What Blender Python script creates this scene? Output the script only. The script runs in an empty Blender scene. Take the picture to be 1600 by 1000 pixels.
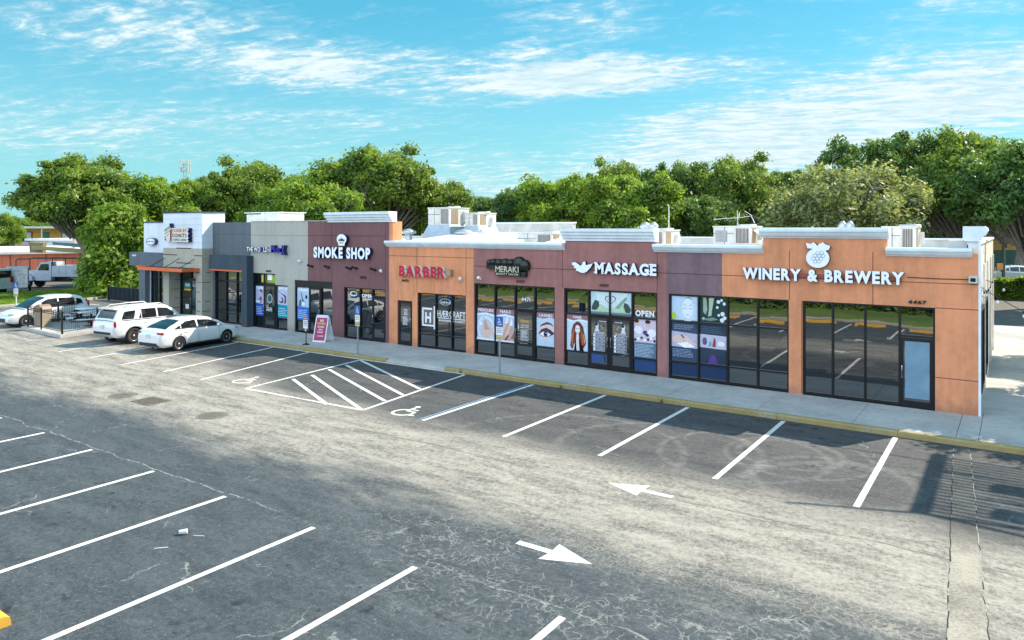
import bpy, bmesh, math, random
import numpy as np
from mathutils import Vector, Matrix
R = math.radians
random.seed(7)
scene = bpy.context.scene
col = scene.collection

# ------------------------------------------------------------------ camera
cam_d = bpy.data.cameras.new("camera")
cam = bpy.data.objects.new("camera", cam_d)
col.objects.link(cam)
cam.location = (13.499, -20.681, 5.291)
cam.rotation_euler = (R(90), 0, R(34.79))
cam_d.sensor_width = 36
cam_d.lens = 1136.8 / 1600 * 36
cam_d.shift_y = -(500 - 357.5) / 1600
cam_d.clip_start = 0.1
cam_d.clip_end = 3000
scene.camera = cam

# ------------------------------------------------------------------ light
SUN = Vector((0.55, 0.94, 1.0)).normalized()          # towards the sun
sun_el = math.asin(SUN.z)
sun_az = math.atan2(SUN.x, SUN.y)
ld = bpy.data.lights.new("sun", 'SUN')
ld.energy = 4.4
ld.angle = R(0.5)
ld.color = (1.0, 0.88, 0.72)
lo = bpy.data.objects.new("sun", ld)
col.objects.link(lo)
lo.rotation_euler = SUN.to_track_quat('Z', 'Y').to_euler()
lo.location = (20, 20, 60)

scene.view_settings.view_transform = 'Standard'
scene.view_settings.look = 'None'
scene.view_settings.gamma = 1
scene.view_settings.exposure = 1.0

class NT:
    """tiny helper for node trees"""
    def __init__(s, tree): s.t = tree; s.n = tree.nodes; s.l = tree.links
    def new(s, typ, **kw):
        n = s.n.new(typ)
        for k, v in kw.items(): setattr(n, k, v)
        return n
    def put(s, sock, v):
        if hasattr(v, 'is_linked') or isinstance(v, bpy.types.NodeSocket): s.l.new(v, sock)
        elif isinstance(v, (tuple, list)) and len(v) == 3 and sock.type == 'RGBA': sock.default_value = (*v, 1)
        else: sock.default_value = v
    def m(s, op, a, b=0.0, c=None, clamp=False):
        n = s.new('ShaderNodeMath', operation=op, use_clamp=clamp)
        s.put(n.inputs[0], a); s.put(n.inputs[1], b)
        if c is not None: s.put(n.inputs[2], c)
        return n.outputs[0]
    def mix(s, f, a, b):
        n = s.new('ShaderNodeMix', data_type='RGBA')
        s.put(n.inputs[0], f); s.put(n.inputs[6], a); s.put(n.inputs[7], b)
        return n.outputs[2]
    def mul(s, a, b):
        n = s.new('ShaderNodeMix', data_type='RGBA', blend_type='MULTIPLY')
        n.inputs[0].default_value = 1; s.put(n.inputs[6], a); s.put(n.inputs[7], b)
        return n.outputs[2]
    def noise(s, vec, scale, detail=4, rough=0.55, dist=0.0):
        n = s.new('ShaderNodeTexNoise')
        if vec is not None: s.l.new(vec, n.inputs['Vector'])
        n.inputs['Scale'].default_value = scale; n.inputs['Detail'].default_value = detail
        n.inputs['Roughness'].default_value = rough; n.inputs['Distortion'].default_value = dist
        return n.outputs['Fac']
    def ss(s, v, lo_, hi_, a=0.0, b=1.0):
        n = s.new('ShaderNodeMapRange', interpolation_type='SMOOTHSTEP')
        s.put(n.inputs[0], v); s.put(n.inputs[1], lo_); s.put(n.inputs[2], hi_)
        n.inputs[3].default_value = a; n.inputs[4].default_value = b
        return n.outputs[0]
    def xyz(s, v):
        n = s.new('ShaderNodeSeparateXYZ'); s.l.new(v, n.inputs[0]); return n.outputs
    def vec(s, x, y, z=0.0):
        n = s.new('ShaderNodeCombineXYZ'); s.put(n.inputs[0], x); s.put(n.inputs[1], y); s.put(n.inputs[2], z)
        return n.outputs[0]
    def pos(s): return s.new('ShaderNodeNewGeometry').outputs['Position']
    def obj(s): return s.new('ShaderNodeTexCoord').outputs['Object']

world = bpy.data.worlds.new("World")
scene.world = world
world.use_nodes = True
W = NT(world.node_tree)
bg = W.n['Background']
sky = W.new('ShaderNodeTexSky', sky_type='NISHITA')
sky.sun_disc = False
sky.sun_elevation = sun_el
sky.sun_rotation = sun_az
sky.air_density = 1.0
sky.dust_density = 0.6
sky.ozone_density = 2.0
tc = W.new('ShaderNodeTexCoord').outputs['Generated']
vx, vy, vz = W.xyz(tc)
zz = W.m('ADD', W.m('MAXIMUM', vz, 0.0), 0.11)
px_ = W.m('DIVIDE', vx, zz); py_ = W.m('DIVIDE', vy, zz)
cp = W.vec(px_, py_)
cp2 = W.vec(W.m('ADD', W.m('MULTIPLY', px_, 0.55), W.m('MULTIPLY', py_, 0.25)), W.m('ADD', W.m('MULTIPLY', py_, 1.25), W.m('MULTIPLY', px_, -0.4)))
az = W.m('ARCTAN2', vx, vy)                     # 0 = +Y, positive to +X (radians)
def cloud_blob(a0, e0, ra, re, tilt=0.0):
    """a bank of cloud round one compass direction and height above the horizon (degrees)"""
    da = W.m('SUBTRACT', az, R(a0)); de = W.m('SUBTRACT', vz, math.sin(R(e0)))
    de = W.m('SUBTRACT', de, W.m('MULTIPLY', da, tilt))
    q = W.m('ADD', W.m('POWER', W.m('DIVIDE', da, R(ra)), 2.0), W.m('POWER', W.m('DIVIDE', de, math.sin(R(re))), 2.0))
    return W.ss(q, 0.0, 1.6, 1.0, 0.0)
blobs = [cloud_blob(-6, 8.5, 24, 3.4, 0.10), cloud_blob(-62, 14.5, 15, 3.6, -0.12), cloud_blob(-40, 11.8, 17, 2.2, 0.0),
         cloud_blob(-30, 16.0, 7, 3.0, 0.1), cloud_blob(-28, 3.5, 26, 3.0, 0.0), cloud_blob(-60, 7.0, 22, 2.4, 0.03), cloud_blob(-2, 14.5, 9, 2.2, 0.25), cloud_blob(-25, 11.8, 13, 1.5, 0.02)]
wts = [0.36, 0.19, 0.22, 0.14, 0.20, 0.15, 0.15, 0.22]
bsum = None
for b_, w_ in zip(blobs, wts):
    t_ = W.m('MULTIPLY', b_, w_)
    bsum = t_ if bsum is None else W.m('ADD', bsum, t_)
big = W.noise(cp2, 0.9, 5, 0.6, 0.3)
rip = W.noise(cp2, 8.5, 5, 0.66, 0.6)
fine = W.noise(cp, 19.0, 4, 0.65, 0.3)
dens = W.m('ADD', W.m('ADD', W.m('MULTIPLY', big, 0.50), W.m('MULTIPLY', rip, 0.62)), W.m('MULTIPLY', fine, 0.32))
dens = W.m('ADD', dens, bsum)
veil = W.ss(dens, 0.72, 1.1, 0.0, 0.5)
puff = W.ss(dens, 0.87, 1.10, 0.0, 0.60)
cl = W.m('ADD', veil, puff, clamp=True)
hz = W.ss(vz, 0.0, 0.26, 0.60, 0.0)
skyc = W.mul(sky.outputs[0], (0.29, 0.68, 0.70))
grad = W.mix(W.ss(vz, 0.0, 0.34), (1.35, 2.75, 2.95), (0.30, 1.85, 2.6))
skyc = W.mix(hz, skyc, (1.35, 2.75, 2.95))
skyc = W.mix(0.62, skyc, grad)
cloudc = W.mix(W.ss(rip, 0.35, 0.7), (2.2, 3.05, 3.35), (3.35, 3.75, 3.85))
# cloud-like fill added to the unseen sky behind the camera, brightens the facades
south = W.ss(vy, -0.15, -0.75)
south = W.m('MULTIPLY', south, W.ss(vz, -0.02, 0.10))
fill_sky = W.m('MULTIPLY', south, W.ss(W.m('ADD', big, W.m('MULTIPLY', rip, .5)), .55, .75, .55, 1.0))
W.l.new(W.mix(fill_sky, W.mix(cl, skyc, cloudc), (7.3, 8.8, 10.8)), bg.inputs[0])
bg.inputs[1].default_value = 0.14

# ------------------------------------------------------------------ materials
MATS = {}
def new_mat(name):
    m = bpy.data.materials.new(name); m.use_nodes = True
    N = NT(m.node_tree); b = m.node_tree.nodes['Principled BSDF']
    return m, N, b
def s2l(v):
    v = v / 255.0
    return v / 12.92 if v <= 0.04045 else ((v + 0.055) / 1.055) ** 2.4
def rgb(r, g, b): return (s2l(r), s2l(g), s2l(b))
def plain(name, c, rough=0.6, metal=0.0, var=0.12, scale=3.0, bump=0.0, bscale=60.0, emit=0.0, coat=0.0):
    if name in MATS: return MATS[name]
    m, N, b = new_mat(name)
    p = N.obj()
    n1 = N.noise(p, scale, 5, 0.6)
    f = N.ss(n1, 0.3, 0.7)
    lo_ = tuple(x * (1 - var) for x in c); hi_ = tuple(min(1, x * (1 + var * 0.6)) for x in c)
    N.put(b.inputs['Base Color'], N.mix(f, lo_, hi_))
    N.put(b.inputs['Roughness'], N.m('ADD', N.m('MULTIPLY', n1, 0.15), rough - 0.075, clamp=True))
    b.inputs['Metallic'].default_value = metal
    if coat: b.inputs['Coat Weight'].default_value = coat; b.inputs['Coat Roughness'].default_value = 0.04
    if bump:
        bn = N.new('ShaderNodeBump'); bn.inputs['Strength'].default_value = bump; bn.inputs['Distance'].default_value = 0.02
        N.l.new(N.noise(p, bscale, 3, 0.6), bn.inputs['Height']); N.l.new(bn.outputs[0], b.inputs['Normal'])
    if emit:
        b.inputs['Emission Color'].default_value = (*c, 1); b.inputs['Emission Strength'].default_value = emit
    MATS[name] = m
    return m
def flat(c, rough=0.35):
    """printed colour on film or paper, c = sRGB 0-255"""
    k = "print_%d_%d_%d" % c
    if k in MATS: return MATS[k]
    m, N, b = new_mat(k)
    base = rgb(*c)
    f = N.noise(N.pos(), 14, 4, 0.6)
    N.put(b.inputs['Base Color'], N.mix(N.ss(f, .3, .7), tuple(x * .9 for x in base), tuple(min(1, x * 1.06) for x in base)))
    b.inputs['Roughness'].default_value = 0.12; b.inputs['IOR'].default_value = 1.55
    MATS[k] = m
    return m
def stucco(name, c, stain=0.11):
    if name in MATS: return MATS[name]
    m, N, b = new_mat(name)
    p = N.pos(); x, y, z = N.xyz(p)
    a = N.noise(p, 0.55, 5, 0.6); bb = N.noise(p, 4.0, 6, 0.65); sp = N.noise(p, 14, 6, 0.78)
    str_ = N.noise(N.vec(N.m('MULTIPLY', x, 2.2), N.m('MULTIPLY', y, 2.2), N.m('MULTIPLY', z, 0.25)), 1.6, 5, 0.65)
    k = N.m('ADD', N.m('MULTIPLY', a, 0.35), N.m('ADD', N.m('MULTIPLY', bb, 0.25), N.m('MULTIPLY', str_, 0.4)))
    lo_ = tuple(v * (1 - stain * 1.9) for v in c); hi_ = tuple(min(1, v * (1 + stain)) for v in c)
    cc = N.mix(N.ss(k, 0.36, 0.62), lo_, hi_)
    # weather specks and drips of their own shape
    cc = N.mix(N.ss(sp, 0.60, 0.70, 0, 0.35), cc, tuple(v * 0.5 for v in c))
    cc = N.mix(N.ss(sp, 0.40, 0.32, 0, 0.22), cc, tuple(min(1, v * 1.5 + .03) for v in c))
    # grime low on the wall
    g = N.m('MULTIPLY', N.ss(N.m('ADD', z, N.m('MULTIPLY', bb, 0.5)), 0.35, 0.85, 0.4, 0), 1.0)
    cc = N.mix(g, cc, (0.09, 0.075, 0.065))
    N.put(b.inputs['Base Color'], cc)
    b.inputs['Roughness'].default_value = 0.92
    bn = N.new('ShaderNodeBump'); bn.inputs['Strength'].default_value = 0.5; bn.inputs['Distance'].default_value = 0.012
    N.l.new(N.noise(p, 45, 4, 0.7), bn.inputs['Height']); N.l.new(bn.outputs[0], b.inputs['Normal'])
    MATS[name] = m
    return m
M = {}
M['orange'] = stucco('orange_stucco', (0.68, 0.27, 0.13))
M['maroon'] = stucco('maroon_stucco', (0.33, 0.145, 0.13))
M['brown'] = stucco('dark_brown_stucco', (0.185, 0.085, 0.088), .1)
M['mauve'] = stucco('mauve_stucco', (0.21, 0.13, 0.145), .12)
M['lgrey'] = stucco('light_grey_stucco', (0.40, 0.385, 0.34), .07)
M['dgrey'] = stucco('slate_grey_stucco', (0.115, 0.135, 0.155), .10)
M['dblue'] = stucco('dark_slate_stucco', (0.045, 0.068, 0.088), .1)
M['wwhite'] = stucco('white_stucco', (0.70, 0.73, 0.78), .05)
M['khaki'] = stucco('khaki_stucco', (0.41, 0.38, 0.30), .06)
M['whitewall'] = stucco('weathered_white_stucco', (0.74, 0.68, 0.60), .12)
M['trim'] = plain('cornice_white', (0.72, 0.77, 0.80), 0.7, var=.1, scale=2.2, bump=.15)
M['roofwhite'] = plain('roof_membrane', (0.80, 0.78, 0.74), 0.8, var=.12, scale=.7, bump=.2, bscale=9)
M['parapet'] = plain('parapet_stucco', (0.50, 0.49, 0.46), 0.9, var=.18, scale=1.3, bump=.3)
M['joint'] = plain('joint_line', (0.10, 0.05, 0.045), 0.95)
M['frame'] = plain('dark_bronze_aluminium', (0.012, 0.012, 0.014), 0.35, 0.3, scale=8)
M['metal'] = plain('galvanised_metal', (0.52, 0.54, 0.56), 0.42, 0.7, scale=6)
M['hvac'] = plain('hvac_painted_steel', (0.62, 0.61, 0.57), 0.55, 0.1, scale=2.5, var=.15)
M['hvaccoil'] = plain('hvac_coil', (0.13, 0.12, 0.11), 0.6, 0.4, scale=30, var=.4)
M['coilsun'] = plain('hvac_coil_sunlit', (0.30, 0.22, 0.15), 0.8, 0.0, scale=30, var=.3)  # coil on the sun side, sunlight put into a lighter, warmer colour
M['black'] = plain('black_painted_metal', (0.012, 0.012, 0.013), 0.4, 0.2)
M['rubber'] = plain('tyre_rubber', (0.018, 0.018, 0.02), 0.85)
M['dark'] = plain('dark_void', (0.006, 0.006, 0.007), 0.9)
M['navy'] = plain('navy_letter_return', (0.012, 0.014, 0.085), 0.35, scale=6)
M['letterwhite'] = plain('white_acrylic_letter', (0.84, 0.87, 0.92), 0.3, scale=5, var=.05)
M['letterred'] = plain('red_acrylic_letter', (0.55, 0.010, 0.03), 0.25, scale=5)
M['orangetrim'] = plain('orange_trim', (0.72, 0.13, 0.035), 0.45, scale=4)
M['post'] = plain('galvanised_post', (0.34, 0.36, 0.38), 0.5, 0.5, scale=9)

def make_glass():
    m, N, b = new_mat('storefront_glass')
    p = N.pos()
    b.inputs['Base Color'].default_value = (0.004, 0.007, 0.009, 1)
    b.inputs['Roughness'].default_value = 0.012
    b.inputs['IOR'].default_value = 2.25
    b.inputs['Specular IOR Level'].default_value = 0.75
    bn = N.new('ShaderNodeBump'); bn.inputs['Strength'].default_value = 0.10; bn.inputs['Distance'].default_value = 0.02
    N.l.new(N.noise(p, 1.1, 2, 0.4), bn.inputs['Height']); N.l.new(bn.outputs[0], b.inputs['Normal'])
    return m
M['glass'] = make_glass()
def make_carglass():
    m, N, b = new_mat('tinted_car_glass')
    b.inputs['Base Color'].default_value = (0.010, 0.014, 0.016, 1)
    b.inputs['Roughness'].default_value = 0.03; b.inputs['IOR'].default_value = 1.7
    return m
M['carglass'] = make_carglass()
def make_concrete(name, c, jx=None):
    m, N, b = new_mat(name)
    p = N.pos(); x, y, z = N.xyz(p)
    a = N.noise(p, .5, 5, .6); bb = N.noise(p, 5, 5, .7); f = N.noise(p, 60, 3, .6)
    k = N.m('ADD', N.m('MULTIPLY', a, .5), N.m('ADD', N.m('MULTIPLY', bb, .3), N.m('MULTIPLY', f, .2)))
    cc = N.mix(N.ss(k, .36, .64), tuple(v * .72 for v in c), tuple(v * 1.14 for v in c))
    cc = N.mix(N.ss(N.noise(p, 2.3, 4, .6), .64, .74, 0, .35), cc, tuple(v * .45 for v in c))
    N.put(b.inputs['Base Color'], cc); b.inputs['Roughness'].default_value = .9
    bn = N.new('ShaderNodeBump'); bn.inputs['Strength'].default_value = .3; bn.inputs['Distance'].default_value = .01
    N.l.new(f, bn.inputs['Height']); N.l.new(bn.outputs[0], b.inputs['Normal'])
    return m
M['concrete'] = make_concrete('walk_concrete', (0.44, 0.43, 0.41))
M['kerbcon'] = make_concrete('kerb_concrete', (0.42, 0.40, 0.36))

def make_worn(name, c, under, lo_=.60, hi_=.72):
    m, N, b = new_mat(name)
    p = N.pos()
    k = N.m('ADD', N.m('MULTIPLY', N.noise(p, 9, 6, .75), .6), N.m('MULTIPLY', N.noise(p, 1.1, 3, .5), .4))
    cc = N.mix(N.ss(N.noise(p, 3, 4, .6), .3, .7), tuple(v * .82 for v in c), c)
    N.put(b.inputs['Base Color'], N.mix(N.ss(k, lo_, hi_), cc, under))
    b.inputs['Roughness'].default_value = .8
    return m
M['paint'] = make_worn('worn_white_paint', (0.70, 0.69, 0.65), (0.15, 0.15, 0.15), .56, .66)
M['paintblue'] = make_worn('worn_blue_paint', (0.16, 0.30, 0.48), (0.09, 0.09, 0.1), .52, .66)
M['kerbyellow'] = make_worn('worn_yellow_kerb_paint', (0.34, 0.26, 0.10), (0.33, 0.30, 0.24), .50, .66)
M['stopyellow'] = make_worn('yellow_wheel_stop_paint', (0.72, 0.40, 0.05), (0.40, 0.38, 0.34), .60, .75)

def make_asphalt():
    m, N, b = new_mat('worn_parking_lot_asphalt')
    p = N.pos(); x, y, z = N.xyz(p)
    big = N.noise(N.vec(N.m('MULTIPLY', x, .45), y), .55, 5, .6, .2)
    streak = N.noise(N.vec(N.m('MULTIPLY', x, .30), y), 2.0, 10, .72, .15)
    mid = N.noise(p, 3.2, 8, .72); fine = N.noise(p, 24, 5, .75); agg = N.noise(p, 95, 3, .7)
    wob = N.m('ADD', N.m('MULTIPLY', N.m('SUBTRACT', big, .5), 3.0), N.m('MULTIPLY', N.m('SUBTRACT', streak, .5), 1.6))
    yw = N.m('ADD', y, wob)
    yw = N.m('ADD', yw, N.m('MULTIPLY', N.m('SUBTRACT', fine, .5), .7))
    up_edge = N.m('SUBTRACT', -5.3, N.m('MULTIPLY', N.ss(x, -13.0, 5.0), .9))
    up_edge = N.m('ADD', up_edge, N.ss(x, -6.0, -13.0, 0, 1.4))
    band = N.m('MULTIPLY', N.ss(yw, -10.9, -8.5), N.m('SUBTRACT', 1.0, N.ss(N.m('SUBTRACT', yw, up_edge), -.6, 1.1)))
    gr2 = N.noise(p, 13, 6, .85); gr3 = N.noise(p, 7.0, 8, .8)
    k = N.m('ADD', N.m('MULTIPLY', streak, .34), N.m('ADD', N.m('MULTIPLY', gr3, .33), N.m('MULTIPLY', gr2, .33)))
    dark = N.mix(N.ss(k, .39, .60), (0.015, 0.025, 0.034), (0.070, 0.086, 0.098))
    stalls = N.mix(N.ss(k, .39, .60), (0.020, 0.024, 0.030), (0.084, 0.084, 0.084))
    dark = N.mix(N.ss(y, -10.0, -8.0), dark, stalls)
    tan = N.mix(N.ss(k, .40, .58), (0.100, 0.097, 0.090), (0.37, 0.34, 0.29))
    cc = N.mix(N.m('MULTIPLY', band, N.ss(k, .30, .50, .55, 1.0)), dark, tan)
    # far lots beyond the shops are evenly bleached
    far = N.m('MAXIMUM', N.ss(x, -31.0, -36.0), N.ss(y, 21.0, 24.0))
    cc = N.mix(N.m('MULTIPLY', far, .8), cc, (0.125, 0.118, 0.105))
    # pale specks of exposed stone
    gr1 = N.noise(p, 24, 4, .8)
    cc = N.mix(N.ss(gr1, .58, .68, 0, .55), cc, (0.34, 0.33, 0.31))
    cc = N.mix(N.ss(gr1, .43, .33, 0, .6), cc, (0.014, 0.016, 0.02))
    cc = N.mix(N.ss(gr2, .60, .68, 0, .55), cc, (0.36, 0.355, 0.33))
    cc = N.mix(N.ss(agg, .60, .72, 0, .4), cc, (0.34, 0.33, 0.31))
    cc = N.mix(N.ss(agg, .38, .30, 0, .5), cc, (0.015, 0.016, 0.02))
    # cracks
    dis = N.new('ShaderNodeVectorMath', operation='ADD'); N.l.new(p, dis.inputs[0])
    nz = N.new('ShaderNodeTexNoise'); N.l.new(p, nz.inputs['Vector']); nz.inputs['Scale'].default_value = 1.7; nz.inputs['Detail'].default_value = 5
    sc = N.new('ShaderNodeVectorMath', operation='SCALE'); N.l.new(nz.outputs['Color'], sc.inputs[0]); sc.inputs['Scale'].default_value = .9
    N.l.new(sc.outputs[0], dis.inputs[1])
    def crack(scale, width, mask, colr, amt):
        nonlocal cc
        v = N.new('ShaderNodeTexVoronoi', feature='DISTANCE_TO_EDGE', voronoi_dimensions='2D')
        N.l.new(dis.outputs[0], v.inputs['Vector']); v.inputs['Scale'].default_value = scale
        ln = N.ss(v.outputs['Distance'], width * .35, width, 1, 0)
        cc = N.mix(N.m('MULTIPLY', N.m('MULTIPLY', ln, mask), amt), cc, colr)
    patchy = N.noise(p, .6, 3, .5)
    m1 = N.m('MULTIPLY', N.ss(patchy, .50, .60), N.ss(fine, .36, .5))
    crack(.36, .010, N.m('MULTIPLY', m1, N.ss(mid, .44, .56)), (0.33, 0.32, 0.30), .6)
    gat = N.m('MULTIPLY', N.ss(yw, -13.4, -12.3), N.ss(yw, -9.9, -11.0))
    gat = N.m('MULTIPLY', gat, N.ss(x, 1.5, 6.0))
    crack(6.5, .10, N.m('MULTIPLY', N.m('MULTIPLY', gat, N.ss(mid, .42, .56)), N.ss(patchy, .36, .5)), (0.30, 0.30, 0.28), .5)
    crack(2.3, .03, N.m('MULTIPLY', gat, N.ss(mid, .46, .58)), (0.32, 0.32, 0.30), .5)
    gat2 = N.m('MULTIPLY', N.ss(yw, -10.8, -9.9), N.ss(yw, -7.7, -9.0))
    crack(7.5, .09, N.m('MULTIPLY', gat2, N.ss(x, 4.0, 8.0)), (0.40, 0.37, 0.31), .4)
    crack(1.3, .014, N.m('MULTIPLY', N.m('MULTIPLY', N.ss(patchy, .54, .60), N.ss(mid, .50, .58)), N.ss(y, -10.5, -11.5)), (0.27, 0.28, 0.27), .45)
    # long lengthwise seams of the paving machine
    for y0, am in ((-7.15, .045), (-12.0, .025), (-5.9, .03)):
        w_ = N.m('ABSOLUTE', N.m('SUBTRACT', N.m('ADD', y, N.m('MULTIPLY', N.m('SUBTRACT', N.noise(p, .8, 5, .6), .5), .5)), y0))
        ln = N.m('MULTIPLY', N.ss(w_, am * .3, am, 1, 0), N.m('MULTIPLY', N.ss(gr3, .42, .54), N.ss(big, .40, .56, .15, 1)))
        cc = N.mix(N.m('MULTIPLY', ln, .75), cc, (0.05, 0.045, 0.04) if y0 > -8 else (0.36, 0.35, 0.32))
    # oil drips in the stalls
    oil = N.noise(p, 2.4, 3, .6); om = N.noise(p, .45, 2, .5)
    of = N.m('MULTIPLY', N.ss(oil, .60, .68), N.ss(om, .44, .51))
    of = N.m('MULTIPLY', of, N.m('MAXIMUM', N.ss(y, -12.4, -13.0), N.ss(y, -4.5, -3.6)))
    cc = N.mix(N.m('MULTIPLY', of, .85), cc, (0.010, 0.012, 0.016))
    # tyre scrub rings in the stalls at the right
    for (cx_, cy_, r_, wd) in ((9.1, -2.9, 1.15, .10), (8.2, -3.6, 1.9, .09), (10.3, -4.3, 1.6, .12), (6.4, -4.4, 2.4, .12), (9.3, -3.0, 1.6, .07), (4.3, -5.5, 3.0, .1), (11.2, -5.4, 2.6, .16)):
        dx = N.m('SUBTRACT', x, cx_); dy = N.m('SUBTRACT', y, cy_)
        d_ = N.m('SQRT', N.m('ADD', N.m('MULTIPLY', dx, dx), N.m('MULTIPLY', dy, dy)))
        rg = N.ss(N.m('ABSOLUTE', N.m('SUBTRACT', d_, r_)), wd * .2, wd * 1.6, 1, 0)
        rg = N.m('MULTIPLY', rg, N.m('MULTIPLY', N.ss(mid, .36, .56), N.ss(y, -6.0, -5.2)))
        cc = N.mix(N.m('MULTIPLY', rg, .24), cc, (0.24, 0.235, 0.225))
    N.put(b.inputs['Base Color'], cc)
    N.put(b.inputs['Roughness'], N.ss(fine, .3, .7, .78, .95))
    bn = N.new('ShaderNodeBump'); bn.inputs['Strength'].default_value = .55; bn.inputs['Distance'].default_value = .012
    N.l.new(N.m('ADD', agg, N.m('MULTIPLY', fine, .8)), bn.inputs['Height']); N.l.new(bn.outputs[0], b.inputs['Normal'])
    return m
M['asphalt'] = make_asphalt()
def make_ground(name, a_, b_, c_, sc=1.0):
    m, N, b = new_mat(name)
    p = N.pos()
    k = N.m('ADD', N.m('MULTIPLY', N.noise(p, .35 * sc, 5, .6), .5), N.m('MULTIPLY', N.noise(p, 6 * sc, 5, .7), .5))
    cc = N.mix(N.ss(k, .38, .55), a_, b_); cc = N.mix(N.ss(N.noise(p, .9 * sc, 4, .6), .55, .68), cc, c_)
    N.put(b.inputs['Base Color'], cc); b.inputs['Roughness'].default_value = .95
    bn = N.new('ShaderNodeBump'); bn.inputs['Strength'].default_value = .9; bn.inputs['Distance'].default_value = .05
    N.l.new(N.noise(p, 30 * sc, 4, .8), bn.inputs['Height']); N.l.new(bn.outputs[0], b.inputs['Normal'])
    return m
M['grass'] = make_ground('mown_grass', (0.085, 0.150, 0.025), (0.16, 0.25, 0.04), (0.22, 0.21, 0.07))
M['mulch'] = make_ground('bare_mulch', (0.16, 0.115, 0.08), (0.26, 0.19, 0.13), (0.10, 0.09, 0.04))

# ------------------------------------------------------------------ mesh helpers
class MB:
    def __init__(s): s.v = []; s.f = []; s.mi = []; s.mats = []; s.sm = []
    def mat(s, m):
        if m not in s.mats: s.mats.append(m)
        return s.mats.index(m)
    def add(s, vs, fs, m, smooth=False):
        k = len(s.v); i = s.mat(m)
        s.v.extend([tuple(v) for v in vs]); 
        for f in fs: s.f.append(tuple(k + j for j in f)); s.mi.append(i); s.sm.append(smooth)
        return s
    def box(s, x0, x1, y0, y1, z0, z1, m):
        if x0 > x1: x0, x1 = x1, x0
        if y0 > y1: y0, y1 = y1, y0
        if z0 > z1: z0, z1 = z1, z0
        vs = [(x, y, z) for z in (z0, z1) for y in (y0, y1) for x in (x0, x1)]
        return s.add(vs, [(0, 2, 3, 1), (4, 5, 7, 6), (0, 1, 5, 4), (2, 6, 7, 3), (0, 4, 6, 2), (1, 3, 7, 5)], m)
    def prism(s, poly, axis, a0, a1, m, smooth=False):
        """poly of 2-D points; axis X: (y,z), Y: (x,z), Z: (x,y)"""
        n = len(poly)
        def P(p, a): return {'X': (a, p[0], p[1]), 'Y': (p[0], a, p[1]), 'Z': (p[0], p[1], a)}[axis]
        vs = [P(p, a0) for p in poly] + [P(p, a1) for p in poly]
        fs = [tuple(range(n))[::-1], tuple(range(n, 2 * n))]
        k = len(s.f)
        s.add(vs, fs, m)
        s.add(vs, [(i, (i + 1) % n, n + (i + 1) % n, n + i) for i in range(n)], m, smooth)
        return s
    def tube(s, pts, r, m, n=8, caps=True):
        pts = [Vector(p) for p in pts]; rr = r if isinstance(r, (list, tuple)) else [r] * len(pts)
        vs = []; 
        for i, p in enumerate(pts):
            t = (pts[min(i + 1, len(pts) - 1)] - pts[max(i - 1, 0)]).normalized()
            a = t.cross(Vector((0, 0, 1)))
            if a.length < .05: a = t.cross(Vector((1, 0, 0)))
            a.normalize(); b = t.cross(a)
            for k in range(n):
                q = 2 * math.pi * k / n
                vs.append(p + (a * math.cos(q) + b * math.sin(q)) * rr[i])
        fs = [(i * n + k, i * n + (k + 1) % n, (i + 1) * n + (k + 1) % n, (i + 1) * n + k) for i in range(len(pts) - 1) for k in range(n)]
        s.add(vs, fs, m, True)
        if caps:
            s.add(vs[:n], [tuple(range(n))], m); s.add(vs[-n:], [tuple(range(n))[::-1]], m)
        return s
    def lathe(s, prof, c, axis, m, n=24):
        """prof: (r, a) pairs along axis from centre c"""
        vs = []
        for r_, a in prof:
            for k in range(n):
                q = 2 * math.pi * k / n; u, w = r_ * math.cos(q), r_ * math.sin(q)
                vs.append({'X': (c[0] + a, c[1] + u, c[2] + w), 'Y': (c[0] + u, c[1] + a, c[2] + w), 'Z': (c[0] + u, c[1] + w, c[2] + a)}[axis])
        L = len(prof)
        fs = [(i * n + k, i * n + (k + 1) % n, (i + 1) * n + (k + 1) % n, (i + 1) * n + k) for i in range(L - 1) for k in range(n)]
        s.add(vs, fs, m, True)
        s.add(vs[:n], [tuple(range(n))], m); s.add(vs[-n:], [tuple(range(n))[::-1]], m)
        return s
    def build(s, name, parent=None, origin=None, fix=True):
        me = bpy.data.meshes.new(name)
        me.from_pydata(s.v, [], s.f)
        for m in s.mats: me.materials.append(m)
        me.polygons.foreach_set('material_index', s.mi)
        me.polygons.foreach_set('use_smooth', s.sm)
        if fix:
            bm = bmesh.new(); bm.from_mesh(me)
            bmesh.ops.recalc_face_normals(bm, faces=bm.faces)
            bm.to_mesh(me); bm.free()
        me.update()
        o = bpy.data.objects.new(name, me)
        col.objects.link(o)
        if parent is not None: attach(o, parent)
        return o
LOC = {}
def attach(o, parent):
    """parts are modelled in the thing's own frame unless the thing is 'fixed' (modelled in place)"""
    o.parent = parent
    if parent.get('_fixed') or parent.name in FIXED:
        FIXED.add(o.name)
        T = WORLD.get(parent.name, Vector((0, 0, 0)))
        o.matrix_parent_inverse = Matrix.Translation(-T)
        WORLD[o.name] = Vector((0, 0, 0))
FIXED = set(); WORLD = {}
def empty(name, loc, rz=0.0, fixed=False):
    o = bpy.data.objects.new(name, None); col.objects.link(o)
    o.empty_display_size = .3
    o.location = loc; o.rotation_euler = (0, 0, rz)
    if fixed: FIXED.add(o.name); WORLD[o.name] = Vector(loc)
    return o
def tag(o, label=None, cat=None, group=None, kind=None):
    if label: o['label'] = label
    if cat: o['category'] = cat
    if group: o['group'] = group
    if kind: o['kind'] = kind
    return o
def struct(o): o['kind'] = 'structure'; return o
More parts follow.
